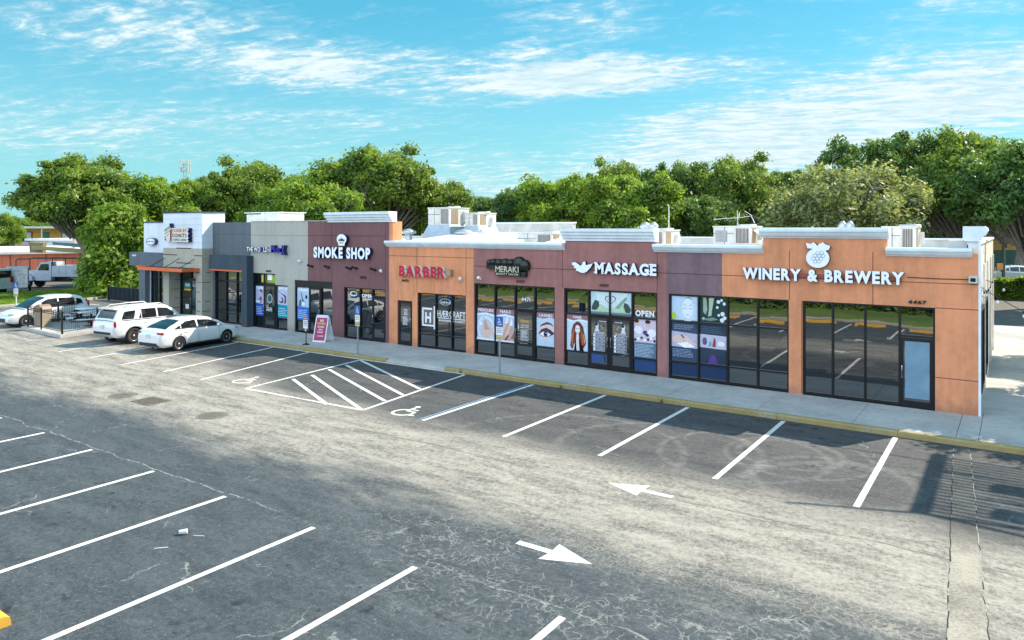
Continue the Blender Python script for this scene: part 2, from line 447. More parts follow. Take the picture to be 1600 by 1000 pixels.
def copy_tree(o, parent=None):
    c = o.copy(); col.objects.link(c)
    if parent is not None: c.parent = parent
    for ch in list(o.children): copy_tree(ch, c)
    return c
C0 = Vector((13.499, -20.681, 5.291)); cr = Vector((.8213, .5706, 0)); cf = Vector((-.5706, .8213, 0))
def at(px, depth):
    """ground point seen at column px of the 1600-wide photograph, depth metres ahead"""
    p = C0 + cf * depth + cr * ((px - 800) / 1136.8 * depth)
    return (p.x, p.y)

# ------------------------------------------------------------------ lettering
_glyph = {}
def glyph(ch, off, extr):
    k = (ch, off, extr)
    if k in _glyph: return _glyph[k]
    cu = bpy.data.curves.new('g', 'FONT'); cu.body = ch; cu.size = 1.0; cu.offset = off; cu.extrude = extr; cu.resolution_u = 4
    ob = bpy.data.objects.new('g', cu); col.objects.link(ob)
    dg = bpy.context.evaluated_depsgraph_get(); dg.update()
    me = bpy.data.meshes.new_from_object(ob.evaluated_get(dg))
    vs = [tuple(v.co) for v in me.vertices]; fs = [tuple(p.vertices) for p in me.polygons]
    bpy.data.objects.remove(ob); bpy.data.curves.remove(cu); bpy.data.meshes.remove(me)
    _glyph[k] = (vs, fs); return _glyph[k]
def layout(text, off=0.0, extr=0.0, gap=.10, space=.32):
    """list of (char, verts, faces, x offset), cap height 1"""
    out = []; x = 0; prev = ' '
    for ch in text:
        if ch == ' ': x += space; prev = ' '; continue
        if prev != ' ':
            if ch in 'AYVW': x -= .05
            if prev in 'AYVWLRF' and ch in 'AYVW': x -= .07
            elif prev in 'AYVW': x -= .04
        prev = ch
        vs, fs = glyph(ch, off, extr)
        if not vs: continue
        x0 = min(v[0] for v in vs); x1 = max(v[0] for v in vs)
        out.append((ch, vs, fs, x - x0)); x += (x1 - x0) + gap
    return out, x - gap
CAP = 0.729
def flat_text(mb, text, x0, x1, z0, h, y, m, off=0.015, shear=0.0, gap=.09):
    """thin printed line of text on a plane facing -Y, squeezed to the width"""
    lay, wd = layout(text, off, 0, gap)
    kx = (x1 - x0) / wd; kz = h / CAP
    for ch, vs, fs, ox in lay:
        mb.add([(x0 + (v[0] + ox) * kx + v[1] * shear * kz, y, z0 + v[1] * kz) for v in vs], [f[::-1] for f in fs], m)
# ================================================================== GROUND
def sheet(name, poly, z, m, thick=0.0):
    mb = MB()
    if thick: mb.prism(poly, 'Z', z - thick, z, m)
    else: mb.add([(x, y, z) for x, y in poly], [tuple(range(len(poly)))], m)
    o = mb.build(name); 
    return struct(o)
sheet('parking_lot', [(-420, -300), (420, -300), (420, 500), (-420, 500)], 0.0, M['asphalt'])
WK = 0.15
# sidewalk slabs in front (cast in bays with open joints) and round the right side
def walk():
    mb = MB()
    xs_ = [-31.0, -27.5, -24.0, -21.0, -18.2, -15.3, -12.3, -9.3, -6.4, -3.6, -0.9, 1.9, 4.6, 7.4, 9.9, 12.25, 12.72, 15.4, 18.4, 23, 30]
    for a, b in zip(xs_, xs_[1:]):
        mb.box(a + .006, b - .006, 0.285, 3.5, 0.01, WK, M['concrete'])
    ys_ = [3.512, 5.6, 8.2, 10.9, 13.6, 16.3, 19.2, 22.3, 26.0]
    for a, b in zip(ys_, ys_[1:]):
        mb.box(12.3, 14.9, a + .006, b - .006, 0.01, WK, M['concrete'])
        mb.box(14.912, 20, a + .006, b - .006, 0.01, WK, M['concrete'])
    return struct(mb.build('sidewalk'))
walk()
def kerb():
    mb = MB(); 
    prof = lambda y0, y1: [(y0, 0.0), (y0, .11), (y0 + .03, .147), (y1, .147), (y1, 0.0)]
    x = -31.0; rnd = random.Random(3)
    while x < 30:
        L = 3.0
        if -6.6 < x + L / 2 < -3.4:   # flush access ramp, unpainted
            mb.prism([(0.1, 0.0), (0.1, .05), (.13, .10), (.28, .147), (.28, 0.0)], 'X', x + .004, x + L - .004, M['kerbcon'])
        else:
            mb.prism(prof(.1 + rnd.uniform(-.006, .006), .28), 'X', x + .004, x + L - .004, M['kerbyellow'])
        x += L
    return struct(mb.build('kerb'))
kerb()
# ---------------------------------------------------------------- painted markings (real thin sheets of paint)
def line(mb, a, b, w, z=0.004):
    a = Vector(a); b = Vector(b); d = (b - a).normalized(); n = Vector((-d.y, d.x)) * w / 2
    n_ = max(2, int((b - a).length / .25)); L = (b - a)
    rnd = random.Random(int(a.x * 100 + b.y * 10))
    lft = []; rgt = []
    for i in range(n_ + 1):
        c = a + L * (i / n_)
        j = rnd.uniform(-.006, .006)
        lft.append(c + n * (1 + j * 4)); rgt.append(c - n * (1 - j * 3))
    vs = [(p.x, p.y, z) for p in lft + rgt]; k = n_ + 1
    mb.add(vs, [(i, i + 1, k + i + 1, k + i)[::-1] for i in range(n_)], M['paint'])
def stripe(a, b, w=.10, z=0.004, nm='parking_stripe'):
    mb = MB(); line(mb, a, b, w, z); return struct(mb.build(nm))
S = 2.74
for i in range(5):
    stripe((i * S, 0.0), (i * S + .02, -5.6), .12)
for a, b in (((-11.44, .0), (-9.98, -6.0)), ((-13.81, -.1), (-12.45, -5.95)), ((-16.29, -.15), (-15.14, -6.1)), ((-18.9, -.2), (-17.75, -6.1)), ((-21.5, -.3), (-20.4, -6.1))):
    stripe(a, b, .11)
# second, older blue line beside the right accessible stall
mbb = MB(); line(mbb, (-.16, -.02), (-.14, -5.55), .07); 
for f_ in range(len(mbb.mi)): mbb.mi[f_] = 0
mbb.mats = [M['paintblue']]; struct(mbb.build('parking_stripe'))
mb = MB()
A_, B_, C_, D_ = (-7.5, -5.93), (-2.18, -5.74), (-2.95, .0), (-8.27, -.12)
for a, b in ((D_, (-7.5, -5.93)), (A_, B_), (B_, C_)): line(mb, a, b, .11)
aisle = [((-8.43, -2.95), (-4.46, -5.8)), ]
def G(px, py):
    d = Vector(((px - 800) * .8213 - 1136.8 * .5706, (px - 800) * .5706 + 1136.8 * .8213, 357.5 - py)); t = -5.291 / d.z
    return (13.499 + d.x * t, -20.681 + d.y * t)
for (x0, y0, x1, y1) in ((345, 360, 515, 487), (440, 340, 690, 515), (525, 312, 805, 470), (610, 290, 895, 440), (680, 265, 980, 410)):
    line(mb, G(350 + x0 / 3.2, 480 + y0 / 3.2), G(350 + x1 / 3.2, 480 + y1 / 3.2), .13, .0082)
struct(mb.build('access_aisle_marking'))
stripe((-17.6, -.06), (-3.0, .02), .12, .0125, 'kerb_line_marking')
for i in range(-7, 4):
    x0 = -4.71 + i * 2.624
    stripe((x0 + (.1 if i else 0), -12.1), (x0 + .08, -17.1), .115)
stripe((-4.71 + 4 * 2.624 - .02, -12.2), (-4.71 + 4 * 2.624, -17.1), .115)
stripe((-4.71 + 5 * 2.624, -12.15), (-4.71 + 5 * 2.624, -17.1), .115)
for i in range(6, 8): stripe((-4.71 + i * 2.624, -12.15), (-4.71 + i * 2.624, -17.1), .115)
def arrow(px0, dirx, y):
    mb = MB(); z = .0045
    # px0 = tip
    pts = [(0, 0), (-.80 * dirx, .33), (-.77 * dirx, .07), (-1.42 * dirx, .07), (-1.42 * dirx, -.07), (-.77 * dirx, -.07), (-.80 * dirx, -.33)]
    vs = [(px0 + a, y + b, z) for a, b in pts]
    mb.add(vs, [(0, 1, 2), (2, 3, 4, 5), (5, 6, 0), (0, 2, 5)], M['paint'])
    return struct(mb.build('arrow_marking'))
arrow(6.50, -1, -7.10)
arrow(7.99, 1, -10.54)
def wheelchair_mark(cx, cy, ang=0.0, s=1.0):
    mb = MB(); z = .0046
    def T(p): 
        c, s_ = math.cos(ang), math.sin(ang); return (cx + s * (p[0] * c - p[1] * s_), cy + s * (p[0] * s_ + p[1] * c), z)
    n = 26; vs = []; 
    for k in range(n + 1):
        q = R(100 + 290 * k / n - 10)
        vs += [T((.02 + .36 * math.cos(q), -.13 + .36 * math.sin(q))), T((.02 + .27 * math.cos(q), -.13 + .27 * math.sin(q)))]
    mb.add(vs, [(2 * k, 2 * k + 1, 2 * k + 3, 2 * k + 2) for k in range(n)], M['paint'])
    def bar(a, b, w, zz=.0):
        a = Vector(a); b = Vector(b); d = (b - a).normalized(); nn = Vector((-d.y, d.x)) * w / 2
        v = [T(tuple(a + nn)), T(tuple(b + nn)), T(tuple(b - nn)), T(tuple(a - nn))]
        mb.add([(p[0], p[1], p[2] + zz) for p in v], [(0, 1, 2, 3)], M['paint'])
    bar((-.03, .44), (0, .02), .10, .002); bar((-.02, .24), (.27, .24), .07, .004); bar((0, .04), (.32, .04), .09, .006)
    bar((.30, .06), (.44, -.34), .09, .008); bar((.42, -.32), (.56, -.28), .08, .010)
    mb.lathe([(.09, 0), (.09, .001)], (*T((-.05, .57))[:2], z), 'Z', M['paint'], 16)
    return struct(mb.build('wheelchair_marking', fix=True))
wheelchair_mark(-1.05, -5.12, R(0), 1.0)
wheelchair_mark(-8.62, -5.15, R(8), 1.0)
# ---------------------------------------------------------------- asphalt details
trench_m, N_, b_ = new_mat('trench_patch_asphalt')
p_ = N_.pos(); xx, yy, zz_ = N_.xyz(p_)
k_ = N_.m('ADD', N_.m('MULTIPLY', N_.noise(p_, 1.2, 5, .6), .5), N_.m('MULTIPLY', N_.noise(p_, 20, 4, .7), .5))
c1 = N_.mix(N_.ss(k_, .38, .6), (0.042, 0.043, 0.044), (0.10, 0.097, 0.09))
c2 = N_.mix(N_.ss(k_, .38, .6), (0.15, 0.14, 0.12), (0.33, 0.30, 0.25))
N_.put(b_.inputs['Base Color'], N_.mix(N_.m('MULTIPLY', N_.ss(yy, -5.5, -7.0), N_.ss(yy, -12.2, -9.6)), c1, c2)); b_.inputs['Roughness'].default_value = .9
rnd = random.Random(5); L_, R_ = [], []
for i in range(60):
    y = .02 - i * .25; t = -y / 10
    xl = 12.22 + .055 * (-y) + rnd.uniform(-.011, .011); L_.append((xl, y)); R_.append((xl + .34 + .012 * (-y) + rnd.uniform(-.011, .011), y))
mb = MB(); n = len(L_)
mb.add([(x, y, .004) for x, y in L_ + R_], [(i, n + i, n + i + 1, i + 1)[::-1] for i in range(n - 1)], trench_m)
crk = plain('crack_filler', (0.30, 0.29, 0.26), .9, var=.5, scale=12)
crkd = plain('open_crack', (0.02, 0.019, 0.018), .95)
for side in (L_, R_):
    for i in range(n - 1):
        (xa, ya), (xb, yb) = side[i], side[i + 1]; w = rnd.uniform(.003, .009)
        mm = crk if rnd.random() < .55 else crkd
        mb.add([(xa - w, ya, .008), (xa + w, ya, .008), (xb + w, yb, .008), (xb - w, yb, .008)], [(0, 1, 2, 3)], mm)
struct(mb.build('trench_patch'))
iron = plain('manhole_iron', (0.17, 0.155, 0.13), .7, .3, scale=8, var=.3)
def manhole(x, y, lab):
    mb = MB(); mb.lathe([(.36, 0), (.36, .006), (.34, .008)], (x, y, .0), 'Z', iron, 28)
    for k in range(-3, 4):
        for j in range(-3, 4):
            if k * k + j * j < 10: mb.box(x + k * .08 - .025, x + k * .08 + .025, y + j * .08 - .025, y + j * .08 + .025, .008, .012, iron)
    mb.lathe([(.44, 0), (.44, .003)], (x, y, 0), 'Z', plain('manhole_collar', (0.16, 0.145, 0.12), .9, var=.3), 28)
    o = mb.build('manhole_cover'); tag(o, lab, 'manhole cover', 'manhole covers in the drive lane')
manhole(-9.82, -8.76, 'dark round manhole cover in the tan lane, on the far side of the storm grate')
manhole(-5.26, -8.59, 'dark round manhole cover in the tan lane, on the near side of the storm grate')
mb = MB(); mb.box(-8.78, -7.9, -9.0, -8.36, 0, .008, M['dark'])
for k in range(12): mb.box(-8.78 + k * .075, -8.78 + k * .075 + .04, -9.0, -8.36, .009, .014, iron)
mb.box(-8.84, -8.785, -9.05, -8.31, 0, .015, iron); mb.box(-7.895, -7.84, -9.05, -8.31, 0, .015, iron)
mb.box(-8.784, -7.896, -9.05, -9.003, 0, .0155, iron); mb.box(-8.784, -7.896, -8.357, -8.31, 0, .0155, iron)
tag(mb.build('storm_grate'), 'rectangular barred storm drain grate between the two manhole covers', 'drain grate')
# litter cup
cup = empty('paper_cup', (1.63, -13.59, .045), R(50)); tag(cup, 'crushed white paper cup lying on the dark foreground asphalt', 'cup')
mb = MB(); mb.lathe([(.034, -.06), (.036, -.055), (.046, .06)], (0, 0, 0), 'X', plain('white_paper', (.75, .74, .72), .6), 18); mb.build('cup_body', cup)
mb = MB(); mb.lathe([(.049, .058), (.049, .07), (.040, .078)], (0, 0, 0), 'X', plain('cup_lid_plastic', (.70, .62, .56), .4), 18); mb.build('lid', cup)
straw = MB(); straw.tube([(1.84, -13.52, .006), (2.0, -13.42, .006)], .005, plain('white_paper', (.75, .74, .72), .6), 6)
tag(straw.build('drinking_straw'), 'short white drinking straw on the asphalt beside the crushed cup', 'straw')
straw = MB(); straw.tube([(1.78, -14.18, .006), (1.92, -14.02, .006)], .007, plain('white_paper', (.75, .74, .72), .6), 6)
tag(straw.build('paper_scrap'), 'thin white paper strip on the foreground asphalt nearer the camera than the cup', 'litter')
# landscaped strip behind the camera: wheel stops, kerb, grass, hedge (seen mirrored in the shop windows)
for k in range(-16, 8):
    x0 = -4.71 + k * 2.624 + .27
    o = MB()
    o.prism([(-16.72, 0.0), (-16.70, .11), (-16.64, .14), (-16.59, .14), (-16.53, .11), (-16.51, 0.0)], 'X', x0, x0 + 1.65, M['stopyellow'])
    tag(o.build('wheel_stop'), 'yellow painted concrete wheel stop at the head of a foreground stall', 'wheel stop', 'yellow wheel stops along the foreground stalls')
mb = MB(); mb.prism([(-18.2, 0), (-18.2, .11), (-18.17, .147), (-18.02, .147), (-18.0, .10), (-18.0, 0)], 'X', -60, 45, M['kerbcon']); struct(mb.build('kerb'))
sheet('grass_strip', [(-60, -40), (45, -40), (45, -18.2), (-60, -18.2)], .13, M['grass'])
# left: kerb, verge, drive, lawn
sheet('verge', [(-43.3, -8), (-43.0, 4.2), (-47.0, 12.6), (-52, 20), (-64, 34), (-69, 36), (-60, 22), (-54.8, 9.5), (-51.0, 4), (-50, -8)], .10, M['grass'], .1)
sheet('mulch_bed', [(-44.6, 7.0), (-46.9, 12.4), (-54, 22), (-56.5, 20), (-51, 10.6), (-47.0, 7.2)], .112, M['mulch'])
mb = MB(); kp = [(-43.1, -8), (-42.8, 4.2), (-46.85, 12.6), (-51.9, 20.1), (-64, 34.2)]
for a, b in zip(kp, kp[1:]):
    d = (Vector(b) - Vector(a)).normalized(); nn = Vector((d.y, -d.x)) * .45
    mb.prism([a, b, (b[0] + nn.x, b[1] + nn.y), (a[0] + nn.x, a[1] + nn.y)], 'Z', 0, .135, M['kerbcon'])
struct(mb.build('kerb'))
for a, b in (((-43.0, .9), (-38.6, 2.2)), ((-44.3, 4.2), (-38.7, 4.4)), ((-46.6, 7.6), (-41.0, 8.0)), ((-47.5, 10.8), (-42.4, 11.6)), ((-42.6, -2.6), (-38.2, -1.6))): stripe(a, b, .12)
sheet('far_lawn', [(-69.5, 5), (-69.5, 40), (-75, 60), (-260, 160), (-260, -60), (-69.5, -60)], .02, M['grass'])
sheet('rear_ground', [(-66, 46), (10, 46), (22, 62), (60, 80), (330, 400), (-330, 400), (-330, 200)], .016, M['grass'])
# ================================================================== THE ROW OF SHOPS
row = empty('shop_row', (-3.5, 3.0, WK), fixed=True)
tag(row, 'single-storey row of stucco shopfronts in orange, maroon, brown and grey with a white cornice', 'shop building')
donut = empty('corner_shop', (-26.8, 3.0, WK), fixed=True)
tag(donut, 'slate and white corner shop with raised tower and orange-edged canopy', 'shop building')
Y0, YB, TH = 3.0, 17.5, 0.25
def wall(name, x0, x1, top, m, holes, parent=row, y0=Y0, y1=None, z0=0.0, joints=()):
    """front wall with openings; holes = (xa, xb, za, zb)"""
    y1 = y1 if y1 is not None else y0 + TH
    mb = MB(); hs = sorted(holes)
    cx = x0
    for (a, b, za, zb) in hs:
        if a > cx + 1e-4: mb.box(cx, a, y0, y1, z0, top, m)
        if zb < top: mb.box(a, b, y0, y1, zb, top, m)
        if za > z0 + .01: mb.box(a, b, y0, y1, z0, za, m)
        cx = b
    if x1 > cx + 1e-4: mb.box(cx, x1, y0, y1, z0, top, m)
    for (ja, jb, jc, jd) in joints: mb.box(ja, jb, y0 - .003, y0 + .01, jc, jd, JM(m))
    return mb.build(name, parent)
_jm = {}
def JM(m):
    if m.name not in _jm:
        c = {'orange_stucco': (.19, .07, .04), 'maroon_stucco': (.085, .034, .034), 'dark_brown_stucco': (.05, .022, .022), 'mauve_stucco': (.065, .035, .04), 'light_grey_stucco': (.22, .21, .19)}.get(m.name, (.06, .07, .08))
        _jm[m.name] = plain('joint_' + m.name, c, .95)
    return _jm[m.name]
def hj(x0, x1, z): return (x0, x1, z - .011, z + .011)
def vj(x, z0, z1): return (x - .011, x + .011, z0, z1)
HZ = 3.06
wall('grey_wall', -19.74, -15.19, 5.65, M['lgrey'], [(-19.6, -17.72, WK, 2.98), (-17.72, -16.75, WK, 2.42), (-16.2, -15.19, WK, 2.74)], joints=[hj(-19.74, -15.19, 4.95)])
wall('brown_wall', -15.19, -9.67, 5.62, M['brown'], [(-15.19, -13.43, WK, 2.74), (-12.62, -9.9, WK, 2.55)], joints=[vj(-13.45, 2.75, 5.6), hj(-15.19, -9.9, 4.96), vj(-9.9, .2, 5.6)])
wall('orange_wall', -9.67, -4.88, 4.60, M['orange'], [(-9.16, -8.28, WK, 2.12), (-7.98, -5.28, WK, 2.52)], joints=[hj(-9.67, -4.88, 4.09), vj(-5.27, 2.53, 4.5), vj(-8.0, 2.53, 4.5)])
wall('maroon_wall', -4.88, 3.54, 4.60, M['maroon'], [(-4.84, -.97, WK, HZ), (-.57, 3.19, WK, HZ)], joints=[hj(-4.88, 3.54, 3.76), vj(-.62, HZ, 4.6), vj(3.2, .2, 4.6)])
mb = MB(); mb.box(-.51, 3.1, Y0, Y0 + TH, 4.6, 5.0, M['maroon']); mb.build('maroon_parapet', row)
wall('mauve_wall', 3.54, 5.49, 4.60, M['mauve'], [(3.62, 5.49, WK, HZ)], joints=[hj(3.54, 5.49, 3.76)])
wall('orange_wall', 5.49, 12.62, 4.60, M['orange'], [(5.49, 7.61, WK, HZ), (8.02, 11.59, WK, HZ)], joints=[hj(5.49, 12.62, 3.76), vj(7.63, HZ, 4.6), hj(11.6, 12.62, HZ), hj(11.6, 12.62, 1.1), vj(10.0, HZ, 4.6), vj(8.0, .2, HZ)])
mb = MB(); mb.box(6.82, 10.36, Y0, Y0 + TH, 4.6, 5.08, M['orange']); mb.build('orange_parapet', row)
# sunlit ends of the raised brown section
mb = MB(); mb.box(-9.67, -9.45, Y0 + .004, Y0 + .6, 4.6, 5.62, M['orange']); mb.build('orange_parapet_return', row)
# side and back walls, parapets, roof
mb = MB()
mb.box(12.37, 12.62, Y0 + TH, YB, 0, 4.85, M['whitewall']); mb.build('side_wall', row)
mb = MB(); mb.box(12.62, 12.68, 3.0, 3.1, 0, 4.95, M['trim']); mb.box(12.33, 12.66, 3.35, YB, 4.85, 4.93, M['trim']); mb.build('side_wall_trim', row)
mb = MB()
for i, y in enumerate((6.4, 9.7, 13.1, 16.3)): mb = MB(); mb.box(12.62, 12.67, y, y + .4, 0, 4.2, M['whitewall']); mb.build('pilaster', row)
for (ya, yb_) in ((3.9, 5.9), (7.1, 9.2)):
    f = MB(); f.box(12.618, 12.68, ya, ya + .07, .6, 3.0, M['frame']); f.box(12.618, 12.68, yb_ - .07, yb_, .6, 3.0, M['frame']); f.box(12.618, 12.68, ya + .07, yb_ - .07, 2.93, 3.0, M['frame']); f.box(12.618, 12.68, ya + .07, yb_ - .07, .6, .67, M['frame'])
    fo = f.build('side_window', row); p = MB(); p.box(12.622, 12.64, ya + .07, yb_ - .07, .67, 2.93, M['glass']); p.build('pane', fo)
mb = MB(); mb.box(-30.4, 12.36, YB - .25, YB, 0, 4.8, M['parapet']); mb.box(-17, -8.35, YB - .30, YB - .001, 4.8, 5.62, M['parapet']); mb.box(-17, -8.30, YB - .34, YB + .03, 5.62, 5.70, M['trim']); mb.box(-8.2, 12.36, YB - .29, YB + .03, 4.8, 4.86, M['trim']); mb.build('rear_wall', row)
mb = MB(); mb.box(-19.7, 12.36, Y0 + TH + .002, YB - .26, 4.05, 4.30, M['roofwhite'])
# long pale membrane slope behind the low cornice over the barber and salon
mb.prism([(3.26, 4.31), (3.26, 4.70), (8.6, 5.12), (9.2, 5.12), (9.2, 4.31)], 'X', -9.43, -3.6, M['roofwhite'])
mb.prism([(3.26, 4.31), (3.26, 4.66), (5.6, 4.98), (5.6, 4.31)], 'X', -2.0, -.75, M['roofwhite'])
mb.box(-19.7, -15.2, 5, 5.3, 4.3, 5.4, M['roofwhite'])
mb.build('roof', row)
mb = MB()   # raised curb boxes at the corner
mb.box(11.86, 12.34, 3.4, 4.3, 4.3, 4.95, M['parapet'])
mb.build('corner_curb', row)
# cornices ------------------------------------------------------------
def cyma(y, z0, z1, out):
    h = z1 - z0
    return [(y, z0), (y - .03, z0), (y - .035, z0 + h * .12), (y - out * .45, z0 + h * .16), (y - out * .62, z0 + h * .30), (y - out * .80, z0 + h * .50), (y - out * .97, z0 + h * .62),
            (y - out, z0 + h * .74), (y - out, z0 + h * .86), (y - out * .86, z0 + h), (y + .24, z0 + h), (y + .24, z0)]
def fascia(y, z0, z1, out):
    h = z1 - z0
    return [(y, z0), (y - .05, z0), (y - .06, z0 + h * .20), (y - out * .45, z0 + h * .24), (y - out * .5, z0 + h * .44), (y - out * .72, z0 + h * .48), (y - out * .78, z0 + h * .70), (y - out, z0 + h * .75), (y - out, z0 + h), (y + .24, z0 + h), (y + .24, z0)]
def cornice(x0, x1, z0, z1, out, prof=cyma, ends=(1, 1), parent=row, m=None):
    mb = MB(); m = m or M['trim']
    P = prof(Y0 - .003, z0, z1, out)
    x = x0
    first = True
    while x < x1 - .01:      # made up of butted lengths
        L = min(2.44, x1 - x)
        if x1 - (x + L) < .5: L = x1 - x
        mb.prism(P, 'X', x, x + L - (.006 if x + L < x1 - .01 else 0), m)
        x += L
    return mb.build('cornice', parent)
cornice(-9.78, -.52, 4.49, 4.76, .22)
cornice(3.10, 6.84, 4.49, 4.76, .22)
cornice(10.35, 12.48, 4.50, 4.75, .20)
cornice(6.74, 10.44, 5.0, 5.33, .24)
cornice(-.60, 3.16, 4.84, 5.30, .26, fascia)
cornice(-13.70, -9.42, 5.60, 6.07, .30, fascia)
mb = MB(); mb.box(-19.74, -13.7, Y0 - .02, Y0 + .3, 5.652, 5.70, M['lgrey']); mb.build('parapet_cap', row)
mb = MB(); mb.prism([(x, z) for x, z in [(12.30, 4.94), (12.24, 5.02), (12.24, 5.36), (12.76, 5.36), (12.82, 5.31), (12.84, 5.24), (12.78, 5.12), (12.68, 5.04), (12.63, 4.94)]], 'Y', 3.25, 3.9, M['trim']); 
mb.build('corner_cornice', row)

# storefront glazing ---------------------------------------------------
def storefront(x0, x1, z1, cols, tr, doors=(), parent=row, y=Y0 + .12, z0=WK, bars=.055, low=None):
    """cols: inner mullion xs; tr: list per bay of transom heights; doors: (bay index, top, hinge side)"""
    f = MB(); fm = M['frame']; ya, yb = y - .07, y + .05
    xs_ = [x0] + list(cols) + [x1]
    f.box(x0 + .001, x0 + bars, ya, yb, z0, z1 - .001, fm); f.box(x1 - bars, x1 - .001, ya, yb, z0, z1 - .001, fm)
    f.box(x0 + bars, x1 - bars, ya, yb, z1 - bars, z1 - .001, fm)
    for c in cols: f.box(c - bars / 2, c + bars / 2, ya - .004, yb + .004, z0, z1 - bars, fm)
    dbay = {d[0]: d for d in doors}
    for i in range(len(xs_) - 1):
        a = xs_[i] + (bars if i == 0 else bars / 2); b = xs_[i + 1] - (bars if i == len(xs_) - 2 else bars / 2)
        if i not in dbay: f.box(a, b, ya + .002, yb - .002, z0 + .001, z0 + .10, fm)
        for t in tr[i]: f.box(a, b, ya + .002, yb - .002, t - bars / 2, t + bars / 2, fm)
    fo = f.build('storefront_window', parent)
    rg = random.Random(int(x0 * 37 + y * 11))
    for i in range(len(xs_) - 1):      # one sheet of glass per light, each seated very slightly out of true
        a, b = xs_[i] + .01, xs_[i + 1] - .01; zs = [z0 + .01] + sorted(tr[i]) + [z1 - .02]
        if i in dbay and len(tr[i]) == 0 and len(xs_) == 2: continue
        for c, d in zip(zs, zs[1:]):
            t = [y + rg.uniform(-.003, .003) for _ in range(4)]
            g = MB(); g.add([(a, t[0], c), (b, t[1], c), (b, t[2], d), (a, t[3], d), (a, y + .02, c), (b, y + .02, c), (b, y + .02, d), (a, y + .02, d)],
                            [(0, 1, 2, 3), (5, 4, 7, 6), (0, 4, 5, 1), (3, 2, 6, 7), (0, 3, 7, 4), (1, 5, 6, 2)], M['glass']); g.build('pane', fo)
    for (i, top, side) in doors:
        a = xs_[i] + (bars if i == 0 else bars / 2) + .004; b = xs_[i + 1] - (bars if i == len(xs_) - 2 else bars / 2) - .004
        d = MB(); w = .075; y2, y3 = ya - .015, ya + .035
        d.box(a, a + w, y2, y3, z0 + .01, top, fm); d.box(b - w, b, y2, y3, z0 + .01, top, fm)
        d.box(a + w, b - w, y2, y3, top - w, top, fm); d.box(a + w, b - w, y2, y3, z0 + .01, z0 + .2, fm)
        do = d.build('door', parent)
        g = MB(); g.box(a + w, b - w, y3 - .03, y3 - .018, z0 + .2, top - w, M['glass']); g.build('pane', do)
        h = MB(); hx = (a + w * .5) if side == 'L' else (b - w * .5)
        h.tube([(hx, y2, 1.0), (hx, y2 - .05, 1.0), (hx, y2 - .05, 1.34), (hx, y2, 1.34)], .012, M['metal'], 6); h.build('handle', do)
    return fo
T, B = 2.12, .74
w_grey = storefront(-19.6, -17.72, 2.98, [-18.72], [[2.42], [2.42]], [(1, 2.38, 'L')])
w_grey2 = storefront(-17.718, -16.75, 2.42, [], [[.72]])
w_voc = storefront(-16.2, -13.43, 2.74, [-15.15, -14.3], [[2.42, .72], [2.42], [2.42]], [(1, 2.38, 'R')])
f = MB(); f.box(-16.15, -13.48, 3.04, 3.10, 2.46, 2.69, M['frame']); f.build('signboard_panel', w_voc)
w_smoke = storefront(-12.62, -9.9, 2.55, [-11.6, -10.78], [[.74], [.74], [2.2]], [(2, 2.16, 'L')])
w_bdoor = storefront(-9.16, -8.28, 2.12, [], [[]], [(0, 2.07, 'R')])
w_barb = storefront(-7.98, -5.28, 2.52, [-6.98, -6.08], [[B], [B], [B]])
w_mer = storefront(-4.84, -.97, HZ, [-3.83, -2.85, -1.92], [[T, .72], [T, .72], [T], [T, .72]], [(2, 2.08, 'L')])
w_mas = storefront(-.57, 3.19, HZ, [.46, 1.33, 2.22], [[T, .70], [T], [T], [T, .70]], [(1, 2.08, 'R'), (2, 2.08, 'L')])
w_one = storefront(3.62, 7.61, HZ, [4.66, 5.65, 6.63], [[T, B], [T, B], [T, B], [T, B]])
w_two = storefront(8.02, 11.59, HZ, [8.88, 9.78, 10.69], [[], [], [], [2.2]], [(3, 2.14, 'L')])
wmat = flat((70, 110, 150))
f = MB(); f.box(10.83, 11.45, 3.046, 3.050, .42, 2.05, plain('translucent_door_film', (0.16, 0.27, 0.36), .08, var=.1)); f.build('door_film', w_two)

# ------------------------------------------------------------------ corner shop
wall('slate_wall', -23.17, -19.75, 5.64, M['dgrey'], [(-23.0, -19.95, WK, 3.04)], donut, joints=[hj(-23.17, -19.75, 5.0)])
wall('white_wall', -30.35, -27.05, 5.66, M['wwhite'], [(-29.62, -27.06, WK, 2.80)], donut, joints=[])
# dark projecting frames
mb = MB(); mb.box(-22.88, -19.52, 2.6, 2.997, 3.10, 3.87, M['dblue']); mb.box(-19.98, -19.52, 2.6, 2.997, WK, 3.10, M['dblue']); mb.build('slate_frame', donut)
mb = MB(); mb.box(-31.3, -27.06, 2.6, 2.997, 3.05, 3.87, M['dgrey']); mb.box(-30.35, -29.66, 2.7, 2.997, WK, 3.05, M['dgrey']); mb.box(-31.3, -30.36, 2.997, 9.0, 3.05, 3.87, M['dgrey']); mb.build('slate_band', donut)
mb = MB(); mb.box(-22.86, -19.99, 2.61, 2.9, 3.02, 3.097, M['orangetrim']); mb.build('orange_trim', donut)
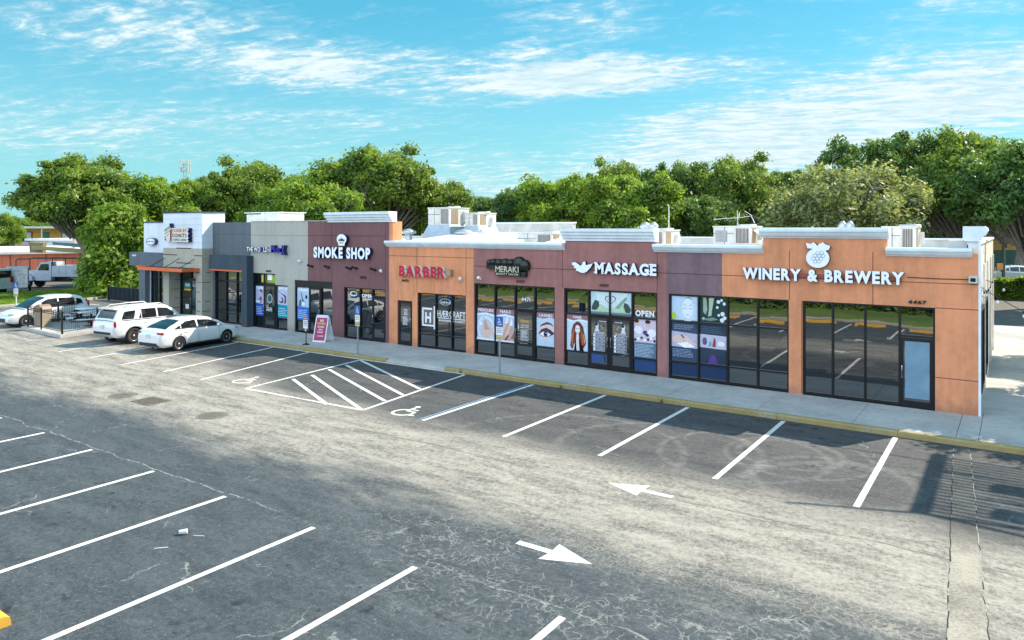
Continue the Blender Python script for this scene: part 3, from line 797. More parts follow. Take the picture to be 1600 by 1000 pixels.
# tower: white above, khaki panels below
mb = MB(); mb.box(-27.04, -23.17, 2.35, 3.75, 4.2, 6.18, M['wwhite'])
for z in (4.52, 4.85, 5.18, 5.51, 5.84): mb.box(-27.043, -23.167, 2.347, 3.753, z, z + .012, plain('panel_joint', (.40, .44, .5), .9))
mb.build('tower', donut)
mb = MB(); mb.box(-27.10, -23.12, 2.30, 3.80, 6.18, 6.24, M['dblue']); mb.build('tower_cap', donut)
mb = MB(); mb.box(-30.38, -27.11, 2.95, 3.3, 5.66, 5.73, M['dblue']); mb.build('wall_cap', donut)
mb = MB()
mb.box(-27.04, -23.17, 2.35, 3.3, 3.12, 4.198, M['khaki'])
mb.box(-27.04, -26.45, 2.35, 3.3, WK, 3.118, M['khaki']); mb.box(-23.75, -23.17, 2.35, 3.3, WK, 3.118, M['khaki'])
pj = plain('khaki_joint', (.50, .49, .44), .9); dj = plain('maroon_reveal', (.09, .035, .04), .8)
for i, z in enumerate((.72, 1.25, 1.78, 2.31, 2.84)):
    for (a, b) in ((-27.04, -26.45), (-23.75, -23.17)):
        mb.box(a - .003, b + .003, 2.347, 3.303, z, z + .014, pj)
    mb.box(-23.172, -23.164, 2.36 + .2 * (i % 3), 2.85, z + .014, z + .05, dj)
    mb.box(-26.452, -26.444, 2.5 + .2 * (i % 2), 2.99, z + .014, z + .05, dj)
    mb.box(-23.7 + .1 * (i % 2), -23.35 + .1 * (i % 2), 2.341, 2.352, z + .014, z + .05, dj)
for (a, b, z) in ((-27.03, -25.6, 3.78), (-23.9, -23.18, 3.78), (-25.7, -24.2, 3.34), (-25.7, -24.2, 4.17)): mb.box(a, b, 2.341, 2.352, z, z + .055, dj)
for z in (3.32, 3.75): mb.box(-27.043, -23.167, 2.346, 2.9, z, z + .014, pj)
mb.build('khaki_panels', donut)
# canopy with tie rods
can = MB(); can.box(-27.9, -23.45, 1.37, 2.345, 2.98, 3.10, plain('canopy_deck', (.05, .06, .07), .6)); co = can.build('canopy', donut)
e = MB(); e.box(-27.95, -23.40, 1.32, 1.368, 2.95, 3.13, M['orangetrim']); e.box(-23.448, -23.40, 1.37, 2.345, 2.95, 3.13, M['orangetrim']); e.box(-27.95, -27.902, 1.37, 2.345, 2.95, 3.13, M['orangetrim'])
e.box(-30.3, -27.96, 2.5, 2.597, 2.98, 3.08, M['orangetrim']); e.build('canopy_edge', co)
for x in (-26.9, -25.4, -23.9):
    r_ = MB(); r_.tube([(x, 1.45, 3.12), (x + .02, 2.34, 3.62)], .018, M['black'], 6); r_.build('tie_rod', co)
storefront(-23.0, -19.98, 3.02, [-22.0, -21.05], [[2.45, .72], [2.45, .72], [2.45, .72]], parent=donut)
storefront(-29.62, -27.06, 2.80, [-28.70], [[2.4], [2.4]], parent=donut)
# recessed entrance
storefront(-26.45, -23.75, 3.11, [-25.35], [[2.45], [2.45]], [(1, 2.4, 'L')], parent=donut, y=3.10)
mb = MB(); mb.box(-30.35, -30.1, 3.26, 17.2, 0, 5.5, M['wwhite']); mb.box(-30.1, -19.76, 3.3, 17.2, 4.4, 4.6, M['roofwhite']); mb.box(-23.0, -22.8, 3.26, 10, 4.6, 5.6, M['wwhite']); mb.build('roof', donut)
# ---------------------------------------------------------------- printed window films
class Poster:
    """flat printed film stuck on the glass; u, v run 0..1 over its rectangle"""
    def __init__(s, parent, x0, x1, z0, z1, bgc, y=3.112, name='window_poster'):
        s.p, s.x0, s.x1, s.z0, s.z1, s.y, s.mb, s.k, s.name = parent, x0, x1, z0, z1, y, MB(), 0, name
        if bgc: s.mb.box(x0, x1, y - .001, y + .002, z0, z1, flat(bgc))
        s.k = 1
    def Y(s): s.k += 1; return s.y - .0012 * s.k
    def X(s, u): return s.x0 + u * (s.x1 - s.x0)
    def Z(s, v): return s.z0 + v * (s.z1 - s.z0)
    def poly(s, c, pts):
        y = s.Y(); s.mb.add([(s.X(u), y, s.Z(v)) for u, v in pts], [tuple(range(len(pts)))], flat(c)); return s
    def ell(s, c, cx, cy, rx, ry, a0=0, a1=360, rot=0):
        n = 22; pts = []
        for k in range(n + 1 if a1 - a0 < 360 else n):
            q = R(a0 + (a1 - a0) * k / n); a, b = rx * math.cos(q), ry * math.sin(q); c_, s_ = math.cos(R(rot)), math.sin(R(rot))
            pts.append((cx + a * c_ - b * s_, cy + a * s_ + b * c_))
        return s.poly(c, pts)
    def text(s, c, t, u0, u1, v, h, off=.02):
        flat_text(s.mb, t, s.X(u0), s.X(u1), s.Z(v), h * (s.z1 - s.z0), s.Y(), flat(c), off); return s
    def lines(s, c, u0, u1, v0, v1, n, fill=.5, seed=1):
        rd = random.Random(seed); y = s.Y(); dv = (v1 - v0) / n
        for i in range(n):
            z0 = s.Z(v0 + dv * i); u = u0; end = u1 - rd.uniform(0, .25) * (u1 - u0)
            while u < end:
                w = min(rd.uniform(.04, .14), end - u); 
                s.mb.add([(s.X(u), y, z0), (s.X(u + w), y, z0), (s.X(u + w), y, z0 + dv * fill * (s.z1 - s.z0)), (s.X(u), y, z0 + dv * fill * (s.z1 - s.z0))], [(0, 1, 2, 3)], flat(c))
                u += w + .02
        return s
    def done(s): return s.mb.build(s.name, s.p, fix=False)
def orient(o):
    me = o.data
    return o
SK = (214, 186, 176); PK = (150, 108, 116); PB = (196, 214, 232)
# pedicure + nails film (two panes)
p = Poster(w_mer, -4.77, -2.90, .76, 2.07, (178, 200, 222))
p.poly(PK, [(0, 1), (1, 1), (1, .80), (.75, .86), (.5, .80), (.25, .86), (0, .82)])
p.text((236, 238, 242), 'PEDICURE', .03, .44, .885, .085).text((236, 238, 242), 'NAILS', .62, .90, .885, .085)
p.poly((228, 236, 244), [(0, .80), (.25, .84), (.5, .78), (.75, .84), (1, .78), (1, .75), (.75, .80), (.5, .74), (.25, .80), (0, .76)])
p.ell((205, 222, 236), .24, .36, .24, .38).ell((172, 196, 220), .24, .34, .19, .31)
p.poly(SK, [(.10, .08), (.30, .02), (.46, .20), (.42, .38), (.34, .52), (.18, .72), (.14, .66), (.22, .44), (.12, .30)])
p.poly((190, 150, 144), [(.20, .30), (.34, .34), (.22, .62), (.18, .60)]).ell((222, 200, 194), .10, .46, .05, .10).ell((240, 236, 238), .10, .50, .03, .05)
p.poly((196, 160, 150), [(.50, .04), (.98, .04), (.98, .30), (.92, .62), (.72, .50), (.58, .30)])
for (a, b, c_, d) in ((.52, .30, .66, .74), (.62, .22, .80, .72), (.74, .16, .92, .66), (.46, .42, .56, .66)):
    p.poly(SK, [(a, b), (a + .07, b - .02), (c_ + .035, d), (c_ - .01, d + .04)]); p.poly((238, 232, 240), [(c_ - .045, d - .16), (c_ + .03, d - .14), (c_ + .035, d + .02), (c_ + .005, d + .08)])
p.poly((110, 76, 66), [(.58, .10), (.66, .24), (.60, .26), (.54, .12)]).poly((110, 76, 66), [(.78, .04), (.86, .2), (.82, .22), (.74, .06)]).poly((140, 100, 90), [(.90, .10), (.98, .3), (.98, .12)]).poly((226, 232, 240), [(0, .06), (1, .04), (1, 0), (0, 0)])
p.done()
# eyelash film
p = Poster(w_mer, -1.86, -1.04, .76, 2.05, (186, 206, 226))
p.poly(PK, [(0, 1), (1, 1), (1, .84), (.7, .87), (.4, .82), (0, .85)]).text((236, 238, 242), 'LASHES', .14, .88, .885, .08)
p.poly((214, 196, 196), [(.1, .34), (.5, .16), (.98, .40), (.98, .66), (.5, .74), (.12, .58)])
p.poly((96, 60, 66), [(.14, .56), (.30, .66), (.58, .73), (.80, .70), (.96, .60), (.74, .66), (.50, .645), (.30, .60)])
p.poly((70, 52, 72), [(.10, .36), (.26, .50), (.54, .56), (.78, .50), (.99, .40), (.80, .33), (.55, .28), (.3, .29)])
p.poly((232, 232, 238), [(.16, .35), (.34, .43), (.56, .44), (.80, .36), (.60, .30), (.34, .30)]).ell((40, 48, 84), .50, .365, .11, .075).ell((8, 8, 16), .50, .365, .05, .035).ell((240, 240, 250), .53, .39, .02, .014)
p.poly((16, 14, 24), [(.14, .36), (.34, .45), (.56, .465), (.80, .385), (.99, .44), (.82, .36), (.56, .44), (.34, .43)]).done()
# salon door lettering
p = Poster(w_mer, -2.73, -2.05, .50, 2.0, None, y=3.055, name='door_lettering')
p.text((214, 170, 90), 'MERAKI', .18, .82, .74, .075).text((224, 226, 230), 'HAIR SALON', .25, .78, .655, .035, .03).text((224, 226, 230), 'NAILS & SPA', .25, .78, .60, .035, .03)
for a in ((.24, .76, .54, .55), (.24, .76, .27, .28), (.24, .26, .27, .55), (.74, .76, .27, .55)): p.poly((224, 226, 230), [(a[0], a[2]), (a[1], a[2]), (a[1], a[3]), (a[0], a[3])])
p.lines((222, 224, 230), .30, .74, .30, .53, 8, .5, 4).lines((200, 170, 110), .2, .86, .19, .23, 1, .3, 6).poly((230, 230, 234), [(.06, .55), (.10, .55), (.10, .68), (.06, .68)]).done()
p = Poster(w_mer, -2.85, -1.9, 2.15, 3.0, None, y=3.118, name='window_lettering'); p.text((220, 226, 232), '4471', .28, .72, .35, .17, .03).done()
# hair film
p = Poster(w_mas, -.50, .42, .73, 2.06, (196, 214, 230))
p.poly(PK, [(0, 1), (1, 1), (1, .86), (.6, .89), (.3, .84), (0, .88)]).text((236, 238, 242), 'HAIR', .30, .70, .905, .075).poly((232, 240, 248), [(0, .87), (.3, .83), (.6, .88), (1, .85), (1, .82), (.6, .85), (.3, .80), (0, .84)])
p.poly((104, 52, 36), [(.30, .72), (.46, .82), (.62, .80), (.76, .68), (.84, .44), (.90, .22), (.80, .10), (.72, .02), (.62, .18), (.50, .30), (.34, .18), (.26, .02), (.16, .12), (.20, .34), (.22, .56)])
p.poly((168, 92, 60), [(.22, .10), (.30, .14), (.32, .40), (.36, .62), (.28, .58), (.22, .34)]).poly((168, 92, 60), [(.70, .16), (.80, .18), (.76, .44), (.70, .62), (.66, .44)]).poly((206, 150, 110), [(.16, .20), (.20, .22), (.24, .46), (.20, .4)]).poly((206, 150, 110), [(.82, .2), (.87, .24), (.80, .5), (.77, .44)])
p.ell((232, 222, 222), .51, .60, .115, .12).poly((226, 214, 214), [(.46, .48), (.56, .48), (.58, .30), (.62, .02), (.44, .02), (.44, .3)]).poly((18, 20, 30), [(.56, .34), (.66, .26), (.80, .0), (.60, .0)]).poly((18, 20, 30), [(.34, .0), (.40, .24), (.44, .34), (.46, .0)])
p.poly((40, 24, 24), [(.42, .61), (.48, .62), (.48, .635), (.42, .63)]).poly((40, 24, 24), [(.54, .62), (.60, .61), (.60, .63), (.54, .635)]).poly((150, 40, 50), [(.47, .525), (.55, .525), (.53, .51), (.49, .51)]).done()
# heart film above the doors
p = Poster(w_mas, .53, 2.17, 2.18, 2.98, (186, 210, 218))
p.poly((206, 222, 224), [(.2, .3), (.8, .3), (.9, 1), (.1, 1)])
p.poly((58, 78, 74), [(.02, .30), (.10, .62), (.20, .56), (.22, .30), (.12, .14), (.02, .16)]).poly((58, 78, 74), [(.80, .30), (.82, .56), (.92, .50), (.99, .26), (.96, .10), (.84, .12)])
p.poly((176, 204, 172), [(.14, .10), (.24, .46), (.36, .30), (.46, .24), (.46, .14), (.30, .10)]).poly((176, 204, 172), [(.54, .14), (.54, .26), (.66, .28), (.80, .44), (.86, .10), (.70, .08)]).poly((128, 160, 140), [(.60, .30), (.78, .66), (.86, .80), (.90, .76), (.70, .26)])
n = 30; out = []
for k in range(n + 1):
    t = 2 * math.pi * k / n; out.append((.49 + .0085 * 16 * math.sin(t) ** 3, .66 + .0145 * (13 * math.cos(t) - 5 * math.cos(2 * t) - 2 * math.cos(3 * t) - math.cos(4 * t))))
y = p.Y(); inn = [(.49 + (a - .49) * .86, .65 + (b - .65) * .86) for a, b in out]
p.mb.add([(p.X(a), y, p.Z(b)) for a, b in out + inn], [(k, k + 1, n + 2 + k, n + 1 + k) for k in range(n)], flat((96, 60, 82)))
p.poly((110, 130, 136), [(0, 0), (1, 0), (1, .09), (0, .09)]).done()
# massage doors
for (a, b, s_) in ((.56, 1.26, 0), (1.40, 2.12, 1)):
    p = Poster(w_mas, a, b, .42, 2.0, None, y=3.055, name='door_lettering')
    cx = .36 if not s_ else .66
    p.ell((214, 222, 230), cx, .84, .10, .07).poly((206, 214, 224), [(cx - .14, .70), (cx + .14, .70), (cx + .05, .80), (cx - .05, .80)]).ell((40, 48, 62), cx - .03, .87, .09, .045).ell((196, 204, 214), cx + .25 * (1 - 2 * s_), .83, .02, .02).ell((196, 204, 214), cx + .33 * (1 - 2 * s_), .79, .02, .02)
    p.text((226, 230, 236), 'MASSAGE', .5 - .3 * s_, .9 - .3 * s_, .93, .024, .03).text((226, 230, 236), 'BODY MASSAGE', .2, .8, .665, .026, .03)
    rows = (('SWEDISH', 'DEEP TISSUE', 'HOT STONE', 'REFLEXOLOGY', 'COUPLES'), ('AROMA', 'SPORT', 'PRENATAL', 'FOOT CARE', 'SAUNA'))[s_]
    for i, t_ in enumerate(rows):
        v = .58 - i * .082
        p.poly((212, 218, 228), [(.16, v), (.84, v), (.84, v + .07), (.16, v + .07)]).poly((24, 30, 52), [(.28, v + .008), (.82, v + .008), (.82, v + .062), (.28, v + .062)]).text((220, 226, 236), t_, .33, .76, v + .02, .030, .03)
    if s_ == 0: p.poly((52, 78, 132), [(.06, .0), (.84, .0), (.80, .17), (.08, .17)])
    p.done()
p = Poster(w_mas, 2.27, 3.12, 2.15, 2.98, None, y=3.118, name='window_lettering'); p.text((226, 232, 240), 'OPEN', .06, .90, .06, .24, .05).done()
p = Poster(w_mas, 2.27, 3.12, .73, 2.08, (88, 118, 142))
p.poly((206, 196, 212), [(0, .40), (1, .40), (1, 1), (0, 1)]).ell((216, 176, 170), .14, .92, .13, .08).ell((52, 36, 40), .11, .955, .11, .05).ell((216, 176, 170), .64, .90, .14, .09).ell((52, 36, 40), .62, .945, .12, .05).ell((232, 226, 238), .20, .72, .2, .1).ell((240, 236, 244), .80, .66, .2, .1).ell((88, 62, 120), .50, .66, .10, .06).ell((60, 42, 84), .60, .60, .08, .04)
for k in range(7): p.ell((250, 246, 250) if k % 2 else (60, 50, 66), .06 + k * .145, .46 + .03 * (k % 3), .055, .035)
p.lines((188, 204, 220), .04, .92, .03, .37, 9, .4, 11).done()
f = MB(); f.box(2.29, 3.10, 3.112, 3.118, .26, .69, flat((36, 66, 112))); f.build('window_poster', w_mas, fix=False)
# facial + legs films
p = Poster(w_one, 3.69, 4.62, 2.17, 2.98, (186, 208, 228)); p.ell((204, 214, 226), .62, .42, .26, .50).ell((222, 230, 238), .62, .50, .20, .42).poly((60, 78, 88), [(.48, .93), (.66, .97), (.82, .90), (.66, .935)])
for cx in (.50, .74): p.poly((66, 104, 100), [(cx - .08, .52), (cx, .47), (cx + .08, .52), (cx, .495)]); p.poly((84, 110, 112), [(cx - .09, .62), (cx, .66), (cx + .09, .62), (cx, .64)])
p.poly((150, 140, 156), [(.57, .24), (.62, .26), (.67, .24), (.62, .21)]).ell((176, 204, 44), .09, .17, .09, .15).done()
p = Poster(w_one, 4.70, 5.60, 2.17, 2.98, (24, 58, 62)); p.poly((150, 166, 150), [(.12, 1), (.24, 1), (.28, .5), (.22, .28), (.12, .4)]).poly((172, 184, 160), [(.34, 1), (.54, 1), (.46, .5), (.44, .26), (.30, .22), (.34, .5)])
for (a, b, r_) in ((.7, .85, .07), (.82, .92, .05), (.66, .62, .05), (.92, .78, .06), (.86, .36, .08), (.94, .2, .07), (.84, .1, .08), (.72, .3, .05), (.14, .12, .05)): p.ell((214, 226, 228), a, b, r_, r_ * 1.1)
p.poly((110, 134, 130), [(0, .10), (.5, .20), (.7, .12), (.4, .04)]).done()
p = Poster(w_one, 3.69, 4.62, .78, 2.09, (54, 70, 96)); p.poly((178, 178, 198), [(0, .36), (1, .34), (1, .72), (0, .76)]).poly((216, 188, 182), [(.0, .60), (.34, .70), (.60, .64), (.98, .44), (.7, .36), (.3, .42), (0, .5)]).poly((240, 238, 244), [(.2, .44), (.6, .5), (.9, .38), (.5, .34)]).poly((120, 88, 88), [(.34, .66), (.46, .58), (.50, .60), (.40, .69)]).lines((150, 170, 196), .04, .95, .10, .32, 6, .35, 5).lines((120, 136, 160), .1, .9, .82, .96, 3, .5, 6).done()
p = Poster(w_one, 4.70, 5.60, .78, 2.09, (40, 58, 76)); p.poly((188, 186, 206), [(0, .40), (1, .38), (1, .72), (0, .74)]).ell((92, 80, 120), .18, .56, .09, .1).poly((150, 60, 66), [(.46, .44), (.54, .68), (.60, .62), (.60, .42)]).ell((230, 228, 236), .80, .52, .14, .06).poly((84, 160, 160), [(.34, .44), (.44, .44), (.42, .56), (.36, .56)]).lines((66, 92, 116), .05, .95, .78, .96, 4, .5, 9).poly((84, 62, 130), [(.3, .0), (.7, .0), (.6, .22), (.42, .22)]).done()
for (a, b) in ((3.69, 4.62), (4.70, 5.60)):
    f = MB(); f.box(a, b, 3.112, 3.118, .27, .70, flat((28, 50, 84))); f.build('window_poster', w_one, fix=False)
# barber lettering
p = Poster(w_barb, -7.86, -7.06, .95, 2.0, None, y=3.118, name='window_lettering')
for (a, b, c_, d) in ((.08, .18, .12, .88), (.08, .80, .80, .88), (.08, .98, .12, .19), (.90, 1.0, .02, .96)): p.poly((226, 232, 240), [(a, c_), (b, c_), (b, d), (a, d)])
p.text((230, 234, 240), 'H', .30, .72, .28, .42, .035).done()
p = Poster(w_barb, -6.93, -5.36, 1.0, 2.4, None, y=3.118, name='window_lettering')
p.text((226, 230, 238), 'HÆRCRAFT', .0, .98, .38, .20, .01).poly((226, 230, 238), [(0, .335), (.98, .335), (.98, .355), (0, .355)]).text((226, 230, 238), 'BARBER STUDIO', .06, .96, .25, .05, .03).text((210, 218, 228), 'open', .14, .44, .80, .08, .02)
n = 24; y = p.Y(); ring = lambda s: [(.28 + .20 * s * math.cos(2 * math.pi * k / n), .84 + .10 * s * math.sin(2 * math.pi * k / n)) for k in range(n)]
p.mb.add([(p.X(a), y, p.Z(b)) for a, b in ring(1) + ring(.9)], [(k, (k + 1) % n, n + (k + 1) % n, n + k) for k in range(n)], flat((200, 214, 226)))
p.done()
p = Poster(w_bdoor, -9.05, -8.39, .5, 2.0, None, y=3.055, name='door_lettering')
for a in ((.36, .66, .80, .82), (.36, .66, .66, .68), (.36, .39, .66, .82), (.63, .66, .66, .82)): p.poly((220, 226, 234), [(a[0], a[2]), (a[1], a[2]), (a[1], a[3]), (a[0], a[3])])
p.text((224, 228, 236), 'H', .44, .58, .70, .08, .02).lines((206, 214, 226), .26, .76, .36, .62, 9, .62, 21).done()
# smoke shop lettering
p = Poster(w_smoke, -12.5, -9.96, .3, 2.46, None, y=3.118, name='window_lettering')
p.text((236, 238, 242), 'OPEN', .38, .66, .84, .07, .05).ell((206, 220, 226), .16, .90, .10, .055).ell((40, 60, 70), .17, .905, .07, .032).poly((190, 30, 50), [(.03, .88), (.03, .95), (.085, .915)]).done()
# music school films
for (par, a, b, t_, c1, c2, lab, z0, z1) in ((w_grey, -19.46, -18.80, 'PIANO', (182, 190, 220), (52, 88, 176), 1, .74, 2.30), (w_grey2, -17.66, -16.82, 'GUITAR', (178, 190, 216), (24, 142, 166), 2, .76, 2.36), (w_voc, -16.12, -15.22, 'VOCALS', (176, 196, 220), (60, 116, 196), 3, .76, 2.36)):
    p = Poster(par, a, b, z0, z1, c2); p.poly(c1, [(0, .42), (1, .40), (1, 1), (0, 1)]).text((240, 244, 248), t_, .08, .94, .90, .075, .05)
    if lab == 1: p.ell((206, 176, 178), .66, .74, .17, .12).poly((60, 56, 80), [(.46, .80), (.60, .90), (.84, .84), (.86, .70), (.78, .80), (.56, .82)]).poly((120, 106, 140), [(.30, .44), (.70, .44), (.80, .62), (.60, .66), (.36, .56)]).poly((240, 240, 246), [(.04, .45), (.5, .45), (.6, .52), (.04, .5)])
    if lab == 2: p.poly((46, 34, 56), [(.06, .86), (.30, .78), (.60, .72), (.66, .68), (.40, .74), (.10, .82)]).poly((132, 40, 92), [(.54, .76), (.78, .70), (.82, .52), (.70, .42), (.60, .46), (.66, .6)]).poly((82, 66, 96), [(.14, .52), (.40, .66), (.56, .56), (.5, .46), (.2, .46)]).ell((206, 190, 206), .3, .56, .1, .05)
    if lab == 3: p.poly((40, 48, 62), [(.30, .86), (.36, .84), (.46, .66), (.58, .56), (.66, .60), (.60, .46), (.50, .48), (.40, .62)]).poly((90, 104, 122), [(.10, .42), (.34, .42), (.36, .60), (.20, .64)]).ell((34, 40, 54), .76, .72, .09, .06).ell((222, 226, 236), .52, .50, .14, .07)
    p.lines((196, 216, 238), .08, .9, .06, .34, 5, .38, 30 + lab).done()
p = Poster(w_grey, -18.62, -17.86, .5, 2.3, None, y=3.055, name='door_lettering'); p.ell((150, 176, 184), .5, .66, .30, .14).ell((62, 88, 98), .5, .66, .22, .10).lines((206, 218, 226), .16, .84, .30, .42, 3, .5, 41).done()
p = Poster(w_grey, -19.0, -17.8, 2.5, 2.92, None, y=3.118, name='window_poster'); p.poly((206, 204, 90), [(.0, 0), (.28, 0), (.28, 1), (.0, .9)]).poly((238, 240, 230), [(.42, .3), (.74, .3), (.74, 1), (.42, 1)]).poly((132, 176, 34), [(.76, 0), (1, 0), (1, 1), (.76, 1)]).poly((132, 176, 34), [(.5, .0), (.76, .0), (.76, .24), (.5, .2)]).done()
# entrance films of the corner shop
p = Poster(donut, -26.2, -24.0, .6, 2.38, None, y=3.085, name='window_poster'); p.poly((222, 190, 40), [(.04, .64), (.34, .64), (.34, .70), (.04, .70)]).poly((40, 150, 150), [(.06, .72), (.32, .72), (.32, .90), (.06, .90)]).text((240, 245, 240), 'OPEN', .08, .30, .78, .08, .04).poly((206, 96, 40), [(.62, .80), (.94, .80), (.94, .93), (.62, .93)]).text((240, 238, 232), 'HOT', .68, .88, .84, .05, .04).poly((216, 220, 224), [(.1, .05), (.26, .05), (.26, .2), (.1, .2)]).done()
# ================================================================== SIGNS ON THE WALL
def channel_sign(name, text, x0, x1, z0, z1, face, side, label, depth=.16, off=.022, gap=.13, y=3.0, group=None, serif=False, space=.36, slope=0.0):
    """free-standing channel letters, one mesh per letter, fixed to the wall"""
    root = empty(name, ((x0 + x1) / 2, y - .02, z0), fixed=True); tag(root, label, 'sign', group)
    lay, wd = layout(text, off, 0, gap, space)
    kx = (x1 - x0) / wd; kz = (z1 - z0) / CAP
    for ch, vs, fs, ox in lay:
        mb = MB()
        yf = y - .03 - depth
        P = [(x0 + (v[0] + ox) * kx, z0 + v[1] * kz) for v in vs]
        n = len(P)
        # front cap
        mb.add([(a, yf, b) for a, b in P], [f[::-1] for f in fs], face)
        # boundary edges -> returns
        cnt = {}
        for f in fs:
            for i in range(len(f)):
                e = (f[i], f[(i + 1) % len(f)]); k = (min(e), max(e)); cnt.setdefault(k, []).append(e)
        be = [v_[0] for v_ in cnt.values() if len(v_) == 1]
        vv = [(a, yf, b) for a, b in P] + [(a, y - .03, b) for a, b in P]
        mb.add(vv, [(e[0], e[1], n + e[1], n + e[0]) for e in be], side)
        if serif and ch in 'MASGE':
            xs_ = [p[0] for p in P]; a_, b_ = min(xs_), max(xs_); h = z1 - z0
            spots = {'M': ((a_, 0), (b_, 0), (a_, 1), (b_, 1)), 'A': ((a_, 0), (b_, 0)), 'E': ((a_, 0), (a_, 1)), 'S': (), 'G': ((b_ - .02, .42),)}[ch]
            for (sx, t) in spots:
                zc = z0 if t == 0 else z0 + h * t - .045; mb.box(sx - .045, sx + .045, yf - .002, y - .03, zc, zc + .045, face)
        # mounting stand-off to the wall
        mb.build('letter', root, fix=False)
    return root
s = channel_sign('shop_sign', 'WINERY & BREWERY', 6.22, 10.84, 3.70, 4.05, M['letterwhite'], M['navy'], 'white block letters with navy sides spelling WINERY & BREWERY on the orange wall', depth=.14, off=.048, gap=.09)
mb = MB(); mb.box(6.4, 10.75, 2.93, 2.998, 3.80, 3.90, plain('red_raceway', (.30, .07, .06), .5)); mb.build('raceway', s)
s2_ = channel_sign('shop_sign', 'MASSAGE', .84, 3.24, 3.68, 4.07, M['letterwhite'], M['navy'], 'white serif letters with navy sides spelling MASSAGE, beside a dove emblem on the maroon wall', off=.045, gap=.1, serif=True, depth=.13)
s = channel_sign('shop_sign', 'SMOKE SHOP', -14.52, -10.66, 3.93, 4.42, M['letterwhite'], M['navy'], 'tall white letters with navy sides spelling SMOKE SHOP on the dark brown wall', depth=.18, off=.05, gap=.10)
channel_sign('shop_sign', 'BARBER', -8.88, -6.25, 3.24, 3.68, M['letterred'], plain('white_return', (.72, .72, .75), .4), 'dark red letters with white sides spelling BARBER on the orange wall', depth=.16, off=.05, gap=.1)
mb = MB(); mb.box(-6.2, -5.95, 2.8, 2.999, 3.33, 3.58, plain('tan_sign_box', (.40, .25, .15), .6)); tag(mb.build('junction_box'), 'small tan electrical box at the right end of the red barber letters', 'electrical box')
wl = M['letterwhite']; bl = plain('blue_acrylic', (0.018, 0.018, 0.42), .3); nb = plain('navy_return_dark', (.008, .01, .06), .4)
s = channel_sign('shop_sign', 'THE WO', -19.86, -18.72, 4.12, 4.34, wl, M['black'], 'white and blue letters spelling THE WORLD OF MUSICX across the grey wall', depth=.14, off=.02, gap=.1, space=.12)
def more(root, text, x0, x1, z0, z1, face, side, off=.02, depth=.14):
    t = channel_sign('tmp', text, x0, x1, z0, z1, face, side, 'x', depth=depth, off=off, gap=.06, space=.16)
    for c in list(t.children): c.parent = root; c.matrix_parent_inverse = Matrix.Translation(-WORLD[root.name])
    bpy.data.objects.remove(t)
more(s, 'R', -18.68, -18.50, 4.12, 4.34, bl, nb); more(s, 'LD', -18.46, -18.12, 4.11, 4.34, wl, M['black']); more(s, 'OF', -18.08, -17.82, 4.12, 4.28, wl, M['black'])
more(s, 'M', -17.78, -17.50, 4.10, 4.46, bl, nb, .03, .2); more(s, 'USIC', -17.46, -16.98, 4.10, 4.32, bl, nb, .03, .2); more(s, 'X', -16.95, -16.70, 4.0, 4.46, bl, nb, .04, .2)
# emblems
def emblem(root, name, pieces, y=2.83, depth=.13, face=None, side=None):
    """pieces = list of outlines (x, z); extruded plate with dark sides"""
    mb = MB(); face = face or M['letterwhite']; side = side or M['navy']
    for k, pts in enumerate(pieces):
        n = len(pts); yf = y - .002 * k
        mb.add([(a, yf, b) for a, b in pts], [tuple(range(n))], face)
        vv = [(a, yf, b) for a, b in pts] + [(a, 2.995, b) for a, b in pts]
        mb.add(vv, [(i, (i + 1) % n, n + (i + 1) % n, n + i) for i in range(n)], side)
    return mb.build(name, root, fix=False)
def circ(cx, cz, rx, rz, n=28, a0=0, a1=360):
    return [(cx + rx * math.cos(R(a0 + (a1 - a0) * k / n)), cz + rz * math.sin(R(a0 + (a1 - a0) * k / n))) for k in range(n)]
g = empty('emblem_sign', (8.5, 2.98, 4.12), fixed=True); tag(g, 'round pale grape-cluster emblem with two leaves above the winery letters', 'sign')
emblem(g, 'plate', [circ(8.5, 4.40, .335, .30), [(8.20, 4.70), (8.16, 4.86), (8.30, 4.83), (8.40, 4.88), (8.50, 4.76), (8.46, 4.66)], [(8.46, 4.70), (8.54, 4.83), (8.66, 4.88), (8.72, 4.82), (8.86, 4.77), (8.82, 4.66), (8.70, 4.62), (8.56, 4.62)]])
gm = plain('emblem_grey_line', (.34, .45, .50), .4); mb = MB()
for k, (a, b) in enumerate(((8.62, 4.56), (8.50, 4.55), (8.42, 4.48), (8.55, 4.47), (8.66, 4.47), (8.38, 4.38), (8.49, 4.39), (8.60, 4.38), (8.43, 4.29), (8.53, 4.30))):
    o_ = circ(a, b, .062, .055, 16); i_ = circ(a, b, .046, .040, 16)
    mb.add([(x, 2.822, z) for x, z in o_ + i_], [(j, (j + 1) % 16, 16 + (j + 1) % 16, 16 + j) for j in range(16)], gm)
mb.build('grape_outline', g, fix=False)
emblem(s2_, 'dove_emblem', [[(-.14, 4.03), (.02, 4.05), (.14, 3.98), (.22, 3.92), (.30, 3.98), (.34, 4.07), (.42, 4.09), (.45, 4.03), (.44, 3.95), (.60, 3.98), (.75, 4.03), (.66, 3.88), (.52, 3.74), (.38, 3.66), (.22, 3.68), (.10, 3.74), (.02, 3.72), (.06, 3.80), (-.06, 3.86), (-.02, 3.92), (-.12, 3.94)]], y=2.85)
g = empty('emblem_sign', (-12.56, 2.98, 4.5), fixed=True); tag(g, 'small white skull emblem wearing a dark crown above the smoke shop letters', 'sign')
emblem(g, 'plate', [circ(-12.56, 4.80, .33, .24), [(-12.80, 4.68), (-12.32, 4.68), (-12.36, 4.50), (-12.76, 4.50)]], y=2.8)
